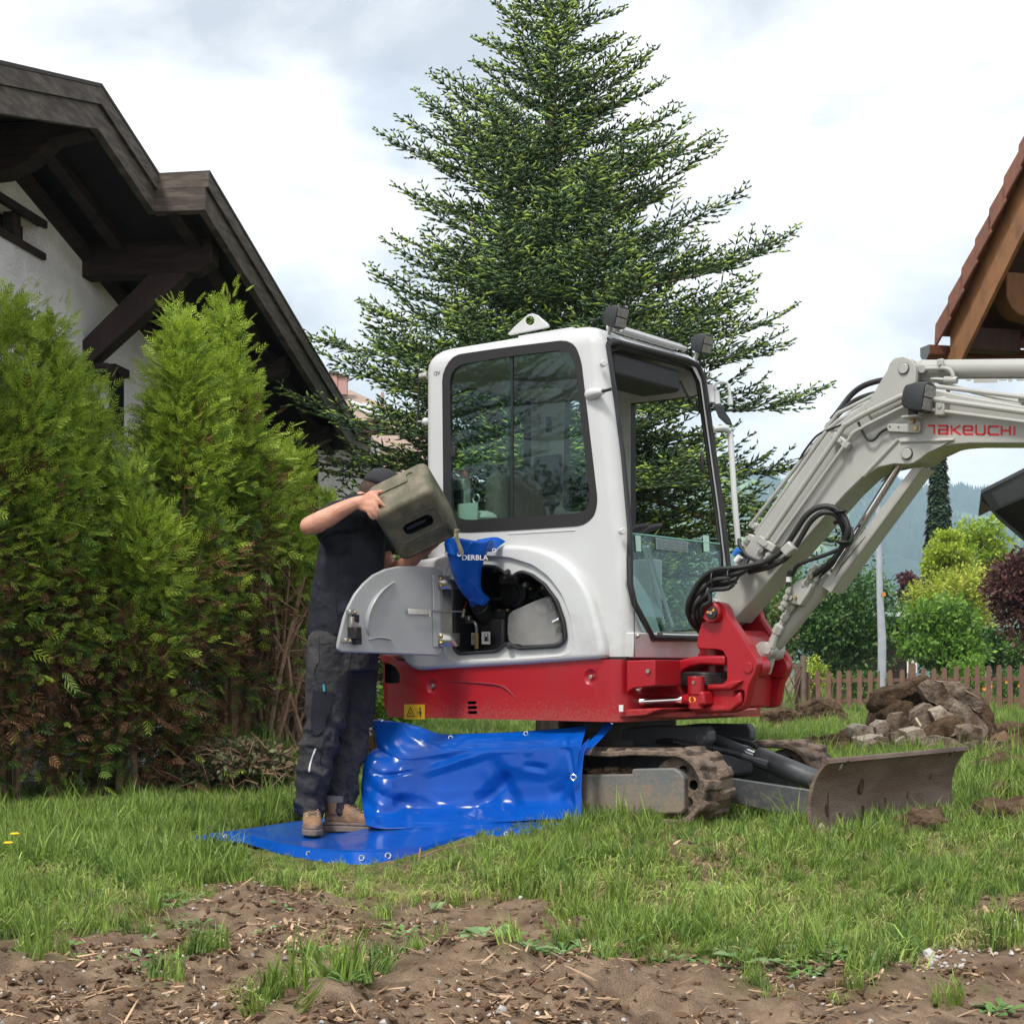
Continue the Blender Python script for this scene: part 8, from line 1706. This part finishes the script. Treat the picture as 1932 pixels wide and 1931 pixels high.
# boots
def boot(foot, toe_dir, L=.30, name='boot'):
    d = Vector((toe_dir[0], toe_dir[1], 0)).normalized(); s_ = Vector((-d.y, d.x, 0)); f0 = foot-d*.09
    prof = [(0, .034, .115, .0), (.05, .041, .125, 0), (.11, .044, .125, 0), (.155, .046, .100, .0), (.20, .048, .075, 0), (.25, .048, .062, 0), (.285, .036, .048, 0), (.303, .018, .035, 0)]
    mb = MB(); V = []; n = 16
    for (x_, w_, h_, _) in prof:
        for k in range(n):
            th = k/n*6.283; cy, cz = math.cos(th), math.sin(th); q = (abs(cy)**3+abs(cz)**3)**(-1/3); V.append(f0+d*x_+s_*(cy*q*w_)+Vector((0, 0, .02+h_/2+cz*q*h_/2)))
    mb.add(V, [(i*n+k, i*n+(k+1) % n, (i+1)*n+(k+1) % n, (i+1)*n+k) for i in range(len(prof)-1) for k in range(n)]+[tuple(range(n))[::-1], tuple((len(prof)-1)*n+k for k in range(n))])
    mb.tube([f0+d*.055+Vector((0, 0, .09)), f0+d*.05+Vector((0, 0, .17))], [.052, .054], 18)
    b = mb.build(name, M_boot, man); remeshed(b, .007, 3); wrinkle(b, .002, 20, 20, 5)
    so_ = MB(); out_ = [(-.012, .038), (.04, .045), (.11, .043), (.17, .050), (.24, .052), (.285, .040), (.312, .014)]
    pts = [f0+d*x_+s_*w_ for x_, w_ in out_]+[f0+d*x_-s_*w_ for x_, w_ in out_[::-1]]; so_.prism([p+Vector((0, 0, .0)) for p in pts], [p+Vector((0, 0, .032)) for p in pts]); so_.build('sole', M_brub, b, bevel=.006)
    # rubber rand, laces, tongue, hooks
    rn = MB(); pts2 = [f0+d*x_+s_*(w_-.002) for x_, w_ in out_]+[f0+d*x_-s_*(w_-.002) for x_, w_ in out_[::-1]]; rn.prism([p+Vector((0, 0, .030)) for p in pts2], [p+Vector((0, 0, .052)) for p in [(q-foot)*.97+foot for q in pts2]]); rn.build('rand', M_brub, b, bevel=.008)
    for k in range(6):
        x_ = .21-k*.027; zt = float(np.interp(x_, [p[0] for p in prof], [p[2] for p in prof]))+.026+(.012*k if k > 3 else 0); w_ = .026
        for q in (-1, 1):
            MB().tube([f0+d*x_+s_*w_*q+Vector((0, 0, zt-.010)), f0+d*(x_-.012)+Vector((0, 0, zt+.004)), f0+d*(x_-.027)-s_*w_*q+Vector((0, 0, zt+.002))], .0024, 5).build('lace', mat('lace', (.10, .08, .065), .8) if 'lace' not in bpy.data.materials else bpy.data.materials['lace'], b)
        for q in (-1, 1): MB().ball(f0+d*x_+s_*(w_+.002)*q+Vector((0, 0, zt-.009)), .0042, 8, 6).build('lace_hook', M_steel, b)
    MB().tube([f0+d*.05+Vector((0, 0, .150)), f0+d*.05+Vector((0, 0, .182))], [.057, .060], 16).build('cuff', mat('boot_cuff', (.16, .15, .145), .9) if 'boot_cuff' not in bpy.data.materials else bpy.data.materials['boot_cuff'], b)
    return b
fN = mp(588, 1545, -.12); fN.z = .012; boot(fN, (.16, -.98)); fF = mp(648, 1545, -.05); fF.z = .008; boot(fF, (.96, -.26))
# cap and hair
M_cap = mat('black_cap', (.022, .023, .028), .85, bump=.8, bscale=420, bdist=.004); M_hair = mat('brown_hair', (.045, .022, .014), .7, col2=(.09, .05, .03), vscale=60, bump=.8, bscale=200)
cp = MB(); V = []; n = 24; rows = 7
for i in range(rows):
    ph = R(90*i/(rows-1)); 
    for k in range(n): th = k/n*6.283; V.append(head+Rh @ Vector((math.cos(th)*math.cos(ph)*.108-.004, math.sin(th)*math.cos(ph)*.088, .022+math.sin(ph)*.092)))
cp.add(V, [(i*n+k, i*n+(k+1) % n, (i+1)*n+(k+1) % n, (i+1)*n+k) for i in range(rows-1) for k in range(n)]); cap_ = cp.build('cap', M_cap, man); cap_.modifiers.new('s', 'SOLIDIFY').thickness = .004
pk_ = [head+Rh @ Vector((.088+.075*math.cos(a), .075*math.sin(a), .022-.02*math.cos(a))) for a in np.linspace(-1.5, 1.5, 12)]; MB().prism(pk_, [p+Vector((0, 0, .005)) for p in pk_]).build('cap_peak', M_cap, cap_)
hr = MB(); hr.ball(head+Rh @ Vector((-.016, 0, -.014)), .104, 20, 12, sc=(1.0, .82, .86), rot=Rh); hb_ = hr.build('hair', M_hair, man)
HH = []; 
for k in range(900):
    a = rng.uniform(R(85), R(275)); z_ = rng.uniform(-.065, .02); s0 = head+Rh @ Vector((math.cos(a)*.097, math.sin(a)*.080, z_)); d_ = (s0-head).normalized()
    HH.append((s0, s0+d_*.012+Vector((rng.normal(0, .004), rng.normal(0, .004), -.012))))
mb = MB(); [mb.tube([a, b], [.0012, .0003], 3, cap=False) for a, b in HH]; mb.build('hair_strands', M_hair, hb_)
for s_ in (-1, 1):
    e_ = MB().ball(head+Rh @ Vector((.083, s_*.032, .0)), .012, 10, 8).build('eye', mat('eye_white', (.75, .74, .72), .25) if 'eye_white' not in bpy.data.materials else bpy.data.materials['eye_white'], man)
    MB().ball(head+Rh @ Vector((.0925, s_*.032, -.001)), .0055, 8, 6).build('iris', M_blkp, e_)
MB().tube([head+Rh @ Vector((.097, -.024, -.078)), head+Rh @ Vector((.104, 0, -.076)), head+Rh @ Vector((.097, .024, -.078))], [.003, .006, .003], 8).build('lips', mat('lips', (.45, .16, .13), .5), man)

# ------------------------------------------------------------------ jerrycan, tilted in his hands
ca = Vector((113, -16, 52)).normalized(); cb_ = Vector((57, 88, -76)); cb_ = (cb_-ca*cb_.dot(ca)).normalized(); cc = ca.cross(cb_); cc = cc if cc.z > 0 else -cc
LA, LB, LC = .325, .34, .25
F2 = at(817, 921, 7.665)                                        # front edge, upper right corner
can = empty('jerrycan', F2-ca*LA/2+cb_*LB/2+cc*LC/2, 0, 'scuffed olive green plastic jerrycan tilted over the blue funnel', 'jerrycan')
co = Vector(can.location)
def cpnt(a, b, c): return ca*a+cb_*b+cc*c                    # a along the long edge, b downwards over the face, c to the back
M_can = mat('olive_plastic', (.095, .095, .06), .6, spec=.4, col2=(.20, .165, .115), vscale=11, contrast=(.42, .68), bump=.25, bscale=120, var=.2)
def cbox(mb, a0, a1, b0, b1, c0, c1): 
    return mb.prism([cpnt(a, b, c0) for a, b in ((a0, b0), (a1, b0), (a1, b1), (a0, b1))], [cpnt(a, b, c1) for a, b in ((a0, b0), (a1, b0), (a1, b1), (a0, b1))])
rpj = round_poly([(-LA/2, -LB/2), (LA/2, -LB/2), (LA/2, LB/2), (-LA/2, LB/2)], .045, 6)
jb = MB().prism([cpnt(a, b, -LC/2) for a, b in rpj], [cpnt(a, b, LC/2) for a, b in rpj]).build('can_body', M_can, can)
bv = jb.modifiers.new('b', 'BEVEL'); bv.width = .03; bv.segments = 5; bv.limit_method = 'ANGLE'; bv.angle_limit = R(50); me = evaluated(jb); jb.modifiers.clear(); jb.data = me
def ccut(P2, c0, c1, m=M_can):
    o = MB().prism([cpnt(a, b, c0) for a, b in P2], [cpnt(a, b, c1) for a, b in P2]).build('cut', m, can); return o
slot = round_poly([(-.085, -.005), (.03, -.055), (.075, -.05), (.08, -.015), (.055, .02), (-.045, .062)], .03, 5)
slot = round_poly([(-.07, -.045), (.085, -.045), (.085, .025), (-.07, .025)], .034, 6)
fr_p = round_poly([(-.10, -.085), (.115, -.085), (.115, .055), (-.10, .055)], .03, 4)
def jbool(o, cs):
    for c in cs:
        b = o.modifiers.new('cut', 'BOOLEAN'); b.operation = 'DIFFERENCE'; b.object = c; b.solver = 'EXACT'; b.material_mode = 'TRANSFER'
    me = evaluated(o); o.modifiers.clear(); o.data = me
    for c in cs: bpy.data.objects.remove(c)
    smooth(o.data, 40)
pan = round_poly([(-.12, .085), (.13, .085), (.13, .145), (-.12, .145)], .015, 3)
cut2 = []
topc = MB(); tp2 = round_poly([(-.02, -.075), (.10, -.075), (.10, .06), (.07, .06), (.07, -.03), (-.02, -.03)], .01, 2)
tp2 = round_poly([(-.125, -.015), (.045, -.02), (.045, -.085), (.085, -.085), (.085, .075), (.05, .075), (.05, .02), (-.125, .025)], .012, 3)
topc.prism([ca*a+cc*b-cb_*(LB/2+.02) for a, b in tp2], [ca*a+cc*b-cb_*(LB/2-.007) for a, b in tp2]); cut2.append(topc.build('cut', M_can, can))
ringp = ccut(pan, -LC/2-.02, -LC/2+.007)
jbool(jb, [ccut(slot, -LC/2-.03, -LC/2+.05, M_blkp), ringp]+cut2)
b_ = jb.modifiers.new('b', 'BEVEL'); b_.width = .004; b_.segments = 2; b_.limit_method = 'ANGLE'; b_.angle_limit = R(55)
gp = round_poly([(-.055, -.018), (.04, -.018), (.055, -.008), (.04, .002), (-.055, .002)], .008, 3); MB().prism([cpnt(a, b, -LC/2+.008) for a, b in gp], [cpnt(a, b, -LC/2+.04) for a, b in gp]).build('grip', M_blkp, jb, bevel=.006, seg=3)
s0 = cpnt(LA/2-.06, LB/2-.01, .02); mb = MB(); mb.tube([s0, s0+cb_*.03, s0+cb_*.032, s0+cb_*.05], [.034, .034, .028, .028], 18); mb.build('spout', M_blkp, jb)
ridge = round_poly([(-.115, -.075), (.125, -.075), (.125, .055), (-.115, .055)], .03, 5); P_ = [cpnt(a, b, -LC/2-.001) for a, b in ridge]; MB().tube(P_+[P_[0], P_[1]], .0035, 6, cap=False).build('moulded_ridge', M_can, jb)
# the liquid running out
l0 = at(847, 1000, 7.72); l1 = at(861, 1043, 7.74)
M_liq = bpy.data.materials.new('liquid'); M_liq.use_nodes = True; pb = M_liq.node_tree.nodes['Principled BSDF']; pb.inputs['Base Color'].default_value = (.85, .82, .55, 1); pb.inputs['Transmission Weight'].default_value = .8; pb.inputs['Roughness'].default_value = .05; pb.inputs['IOR'].default_value = 1.4
li = MB(); [li.tube(spline([at(x0+dx, 998, 7.72), at(861+dx*.4, 1012, 7.73), at(872+dx*.2, 1045, 7.74)], 5), [r_*(1+.25*math.sin(k*1.7+dx)) for k in range(11)], 8) for x0, dx, r_ in ((862, -2, .008), (862, 3, .007), (862, 0, .010))]
tag(li.build('fuel_stream', M_liq), 'thin clear yellowish stream of fuel running from the jerrycan into the blue funnel', 'fuel stream')

# ------------------------------------------------------------------ blue tarpaulin sheets
M_tarp = mat('blue_pvc', (.001, .075, .40), .2, spec=.35, coat=.0, col2=(.001, .062, .34), vscale=4, bump=.05, bscale=180)
def net(rows, nu=14, nv=9, wr=0, seed=0, crease=()):
    """smooth sheet through a net of photo points (px, py, distance)"""
    G_ = [[at(*p) for p in r] for r in rows]
    rowsS = [spline(r, nu) for r in G_]; m_ = len(rowsS[0]); cols = [spline([r[i] for r in rowsS], nv) for i in range(m_)]; n = len(cols[0])
    V = np.array([[tuple(cols[i][j]) for i in range(m_)] for j in range(n)])
    if wr:
        I, J = np.meshgrid(np.linspace(0, 1, m_), np.linspace(0, 1, n)); ed = np.minimum(1, np.minimum(I, 1-I)*14)*np.minimum(1, np.minimum(J, 1-J)*8)
        g_ = np.random.default_rng(int(seed*13+1)); d = (vnoise(I*3.1+seed, J*2.3+seed)-.5)*.9*wr; asp = 2.4
        for k in range(34):                       # straight folds crossing the sheet, each with a sharp ridge
            a0, b0, th, ln = g_.uniform(-.05, 1.05), g_.uniform(0, 1), g_.uniform(0, 3.14), g_.uniform(.12, .55)
            uu = (I-a0)*asp; vv = J-b0; al = uu*math.cos(th)+vv*math.sin(th); ac = -uu*math.sin(th)+vv*math.cos(th); w_ = g_.uniform(.03, .13)
            d = d+g_.choice([-1, 1])*g_.uniform(.25, .9)*wr*np.maximum(0, 1-np.abs(ac)/w_)*np.clip(1-(np.abs(al)/ln)**2, 0, 1)
        d = d*ed
        du = np.gradient(V, axis=1); dv = np.gradient(V, axis=0); nn = np.cross(du, dv); nn /= np.maximum(np.linalg.norm(nn, axis=2, keepdims=True), 1e-9); V = V+nn*d[..., None]
    return V
def sheet_obj(name, grids, m, parent, th=.0022):
    VV = []; FF = []; o_ = 0
    for V in grids:
        n, m_ = V.shape[:2]; VV.append(V.reshape(-1, 3)); i_ = (np.arange(n-1)[:, None]*m_+np.arange(m_-1)[None, :]).ravel()+o_; FF.append(np.stack([i_, i_+1, i_+1+m_, i_+m_], 1)); o_ += n*m_
    o = tri_mesh(name, np.concatenate(VV), np.concatenate(FF), m, parent); smooth(o.data, 180); s_ = o.modifiers.new('s', 'SOLIDIFY'); s_.thickness = th; s_.offset = 0; return o
def grommet(p, nrm, r_, par, off=Vector((0, 0, 0))):
    nrm = Vector(nrm).normalized(); a = nrm.cross(Vector((0, 0, 1))); a = a if a.length > .1 else Vector((1, 0, 0)); a.normalize(); b = nrm.cross(a); c = Vector(p)
    MB().tube([c+(a*math.cos(t_/12*6.283)+b*math.sin(t_/12*6.283))*r_+nrm*.001 for t_ in range(14)], r_*.34, 6, cap=False).build('eyelet', M_chr, par)
tarp = empty('tarpaulin', at(880, 1545, 7.85), 0, 'glossy blue tarpaulin with metal eyelets hung under the machine and spread over the grass', 'tarpaulin'); bpy.context.view_layer.update()
def kid(o, par):
    o.matrix_parent_inverse = Matrix.Translation(-Vector(par.location)); return o
w_top = [(703, 1357, 8.30), (745, 1360, 8.25), (790, 1370, 8.20), (832, 1384, 8.17), (900, 1383, 8.08), (960, 1381, 7.98), (1020, 1377, 7.88), (1075, 1372, 7.80), (1108, 1368, 7.74)]
w_fold = [(712, 1410, 8.20), (738, 1425, 8.14), (770, 1433, 8.10), (840, 1421, 8.04), (900, 1415, 7.96), (960, 1412, 7.87), (1020, 1410, 7.77), (1065, 1408, 7.69), (1095, 1410, 7.62)]
w_mid = [(690, 1430, 8.14), (724, 1452, 8.08), (768, 1455, 8.08), (835, 1450, 8.03), (900, 1448, 7.95), (960, 1446, 7.86), (1020, 1445, 7.76), (1065, 1445, 7.68), (1088, 1448, 7.61)]
w_low = [(682, 1480, 8.12), (716, 1490, 8.03), (766, 1492, 8.06), (830, 1490, 8.02), (900, 1487, 7.94), (960, 1484, 7.86), (1020, 1480, 7.76), (1065, 1478, 7.68), (1087, 1480, 7.60)]
w_bot = [(684, 1520, 8.06), (716, 1536, 8.00), (768, 1532, 8.02), (830, 1530, 7.97), (900, 1526, 7.90), (960, 1520, 7.82), (1020, 1517, 7.72), (1065, 1518, 7.64), (1086, 1522, 7.58)]
w_flr = [(690, 1546, 7.96), (718, 1553, 7.92), (768, 1552, 7.90), (830, 1548, 7.85), (900, 1543, 7.80), (960, 1540, 7.72), (1020, 1536, 7.64), (1065, 1536, 7.56), (1086, 1540, 7.52)]
w_flr = [(a, b+9, c-.13) for a, b, c in w_flr]
w_top2 = [(a*.5+c*.5, b*.5+d*.5, e*.5+f_*.5-.015) for (a, b, e), (c, d, f_) in zip(w_top, w_fold)]
wallg = net([w_top, w_top2, w_fold], 14, 8, .009, 9); wallg2 = net([w_fold, w_mid, w_low, w_bot, w_flr], 16, 18, .022, 2)
# floor part: left to right, back to front; a stiff raised rim runs along the front
f0 = [(400, 1571, 7.98), (470, 1562, 8.22), (550, 1550, 8.55), (640, 1541, 8.80), (700, 1545, 8.1), (800, 1550, 7.84), (900, 1545, 7.76), (1000, 1538, 7.66), (1092, 1530, 7.55)]
f1 = [(388, 1575, 7.85), (470, 1574, 7.88), (550, 1574, 7.90), (640, 1572, 7.92), (700, 1566, 7.86), (800, 1562, 7.74), (900, 1553, 7.66), (1000, 1546, 7.58), (1095, 1537, 7.5)]
f2 = [(378, 1577, 7.80), (470, 1583, 7.60), (540, 1588, 7.48), (620, 1584, 7.56), (700, 1577, 7.52), (800, 1572, 7.50), (900, 1563, 7.50), (1000, 1554, 7.50), (1097, 1543, 7.48)]
f3 = [(368, 1576, 7.79), (455, 1573, 7.62), (530, 1590, 7.18), (620, 1603, 6.87), (700, 1604, 6.76), (800, 1595, 7.05), (880, 1577, 7.42), (980, 1564, 7.22), (1098, 1546, 7.44)]
f4 = [(366, 1582, 7.76), (455, 1590, 7.56), (530, 1611, 7.10), (620, 1627, 6.78), (700, 1633, 6.66), (800, 1617, 6.98), (880, 1597, 7.38), (980, 1582, 7.15), (1098, 1560, 7.40)]
floorg = net([f0, f1, f2, f3], 14, 9, .016, 6); lipg = net([f3, f4], 14, 6, .004, 4)
grids = [wallg, wallg2, floorg, lipg]
ts = sheet_obj('sheet', grids, M_tarp, None); ts.parent = tarp; kid(ts, tarp)
# strip folded back at the right end
s1 = [(1098, 1405, 7.58), (1090, 1440, 7.55), (1083, 1480, 7.53), (1085, 1515, 7.5), (1080, 1550, 7.48)]; s2 = [(1112, 1392, 7.56), (1102, 1420, 7.52), (1097, 1480, 7.50), (1098, 1520, 7.48), (1095, 1553, 7.46)]
hem = net([s1, s2], 8, 5, 0); flap = net([[(1090, 1412, 7.60), (1120, 1390, 7.66), (1146, 1357, 7.72)], [(1104, 1424, 7.54), (1128, 1400, 7.60), (1157, 1368, 7.66)]], 8, 5, 0)
e1 = sheet_obj('hem', [hem], M_tarp, None); e1.parent = tarp; kid(e1, tarp); e2 = sheet_obj('folded_flap', [flap], M_tarp, None); e2.parent = tarp; kid(e2, tarp)
for (px, py, Y, nr, r_) in ((720, 1357, 8.26, (0, -1, .6), .008), (850, 1391, 8.13, (0, -1, .3), .010), (992, 1383, 7.92, (0, -1, .3), .010), (1082, 1466, 7.50, (-.3, -1, 0), .013), (1155, 1362, 7.66, (0, -1, .5), .008), (582, 1610, 6.95, (0, -1, .2), .009), (682, 1618, 6.70, (0, -1, .2), .010), (732, 1614, 6.78, (.1, -1, .2), .011), (425, 1577, 7.63, (0, -1, .5), .008), (955, 1572, 7.20, (0, -1, .3), .009), (1033, 1560, 7.27, (0, -1, .3), .009)):
    q = MB(); grommet(at(px, py, Y-.012), nr, r_, tarp); o = [c for c in tarp.children if c.name.startswith('eyelet')][-1]
for c in tarp.children:
    if c.name.startswith('eyelet'): kid(c, tarp)
# funnel: the same blue sheet rolled to a cone, hung into the filler neck
fun = empty('funnel', at(880, 1100, 7.9), 0, 'funnel made of folded blue tarpaulin hung in the filler neck', 'funnel'); bpy.context.view_layer.update()
def cone_ring(pl, pr, py, Yc, d, n=20, ph=0.0, sq=0):
    """ring from the left to the right photo edge with depth d"""
    L_ = at(pl, py, Yc); R_ = at(pr, py, Yc); c = (L_+R_)/2; h = (R_-L_)/2; V = []
    for k in range(n): a = k/n*6.283; V.append(c+h*math.cos(a)+Vector((0, d*math.sin(a)*(1+.25*math.cos(3*a+ph)), .012*math.sin(2*a+ph*2))))
    return V
rings = [cone_ring(838, 930, 1021, 7.86, .10, ph=.0), cone_ring(841, 924, 1038, 7.86, .085, ph=.4), cone_ring(845, 914, 1058, 7.87, .075, ph=.8), cone_ring(850, 908, 1080, 7.89, .062, ph=1.3), cone_ring(861, 907, 1100, 7.91, .055, ph=1.9), cone_ring(869, 910, 1112, 7.93, .05, ph=2.3), cone_ring(877, 922, 1123, 7.95, .048, ph=2.8), cone_ring(885, 926, 1131, 7.97, .044, ph=3.2), cone_ring(885, 918, 1139, 7.98, .040, ph=3.2)]
rings[0] = [p+Vector((0, 0, .012*(1 if math.cos(k/20*6.283) > 0 else -.2)*abs(math.cos(k/20*6.283)))) for k, p in enumerate(rings[0])]
V = [p for r in rings for p in r]; n = 20
fo_ = mk('funnel_sheet', V, [(i*n+k, i*n+(k+1) % n, (i+1)*n+(k+1) % n, (i+1)*n+k) for i in range(len(rings)-1) for k in range(n)], M_tarp, None, 180); fo_.parent = fun; kid(fo_, fun)
s_ = fo_.modifiers.new('u', 'SUBSURF'); s_.levels = 2; s_.render_levels = 2; s_ = fo_.modifiers.new('s', 'SOLIDIFY'); s_.thickness = .002
fl = sheet_obj('funnel_flap', [net([[(900, 1018, 7.90), (935, 1013, 7.92), (954, 1021, 7.94)], [(905, 1040, 7.86), (928, 1040, 7.88), (940, 1032, 7.90)]], 6, 4, .004)], M_tarp, None); fl.parent = fun; kid(fl, fun)
fl = sheet_obj('funnel_flap', [net([[(838, 1024, 7.85), (846, 1022, 7.80), (862, 1018, 7.78), (880, 1020, 7.77), (893, 1022, 7.775)], [(842, 1046, 7.84), (850, 1048, 7.80), (862, 1052, 7.79), (872, 1048, 7.785), (880, 1044, 7.785)]], 6, 4, .003)], M_tarp, None); fl.parent = fun; kid(fl, fun)
for (px, py, Y, nr, r_) in ((867, 1045, 7.765, (-.2, -1, .1), .010), (932, 1038, 7.87, (.1, -1, .3), .009), (841, 1044, 7.83, (-.6, -1, .1), .007)):
    grommet(at(px, py, Y), nr, r_, fun)
for c in fun.children:
    if c.name.startswith('eyelet'): kid(c, fun)
q = at(871, 1056, 7.765); cu = bpy.data.curves.new('t', 'FONT'); cu.body = 'DERBLA'; cu.size = .036; cu.extrude = .0004; o = bpy.data.objects.new('t', cu); COL.objects.link(o); me = evaluated(o); bpy.data.objects.remove(o)
o = link('lettering', me, None, fo_); me.materials.clear(); me.materials.append(lb); o.matrix_parent_inverse = Matrix.Translation(-Vector(fun.location)) if False else Matrix(); o.matrix_local = Matrix.Translation(q) @ Euler((R(88), 0, R(3))).to_matrix().to_4x4()

# ------------------------------------------------------------------ small things
for i, (px, py, lb_) in enumerate(((28, 1572, 'small yellow buttercup in the grass at the left photo edge, upper one'), (16, 1589, 'small yellow buttercup in the grass at the left photo edge, lower one'))):
    c = at(px, py, 6.45-.1*i); g_ = float(gz(c.x, c.y)); r_ = empty('buttercup', (c.x, c.y, g_), 0, lb_, 'flower', 'buttercups in the grass'); mb = MB()
    for k in range(5): a = k*1.257; mb.ball(Vector((math.cos(a)*.010, math.sin(a)*.010, c.z-g_)), .010, 8, 5, sc=(1, 1, .5))
    mb.build('blossom', mat('buttercup_yellow', (.80, .55, .01), .5), r_); MB().tube([(0, 0, 0), (.01, 0, (c.z-g_)*.6), (0, 0, c.z-g_)], .0013, 5).build('stem', M_g[0], r_)
def twig(P2, Y, r_, label, m=M_stem, grp='twigs and straws lying on the ground'):
    P_ = [at(a, b, Y-(b-P2[0][1])*.008) for a, b in P2]; tag(MB().tube(spline(P_, 4), [r_*(1-.04*i) for i in range(len(spline(P_, 4)))], 6).build('twig', m), label, 'twig', grp)
twig([(792, 1640), (790, 1625), (793, 1600)], 6.45, .006, 'short dark twig standing upright in the grass before the tarpaulin'); twig([(790, 1618), (820, 1605), (850, 1598), (880, 1592)], 6.6, .004, 'thin brown twig leaning across the grass before the tarpaulin')
twig([(468, 1880), (482, 1866), (520, 1848), (545, 1842)], 4.0, .004, 'pale bent straw lying on the soil at the bottom', mat('straw', (.50, .42, .27), .7)); twig([(1820, 1302), (1836, 1310), (1850, 1318)], 16.5, .01, 'thin stick poking from the top of the rubble pile')
twig([(1728, 1354), (1738, 1370)], 16.0, .012, 'pale straw stalk lying on the middle of the rubble pile', bpy.data.materials['straw'])
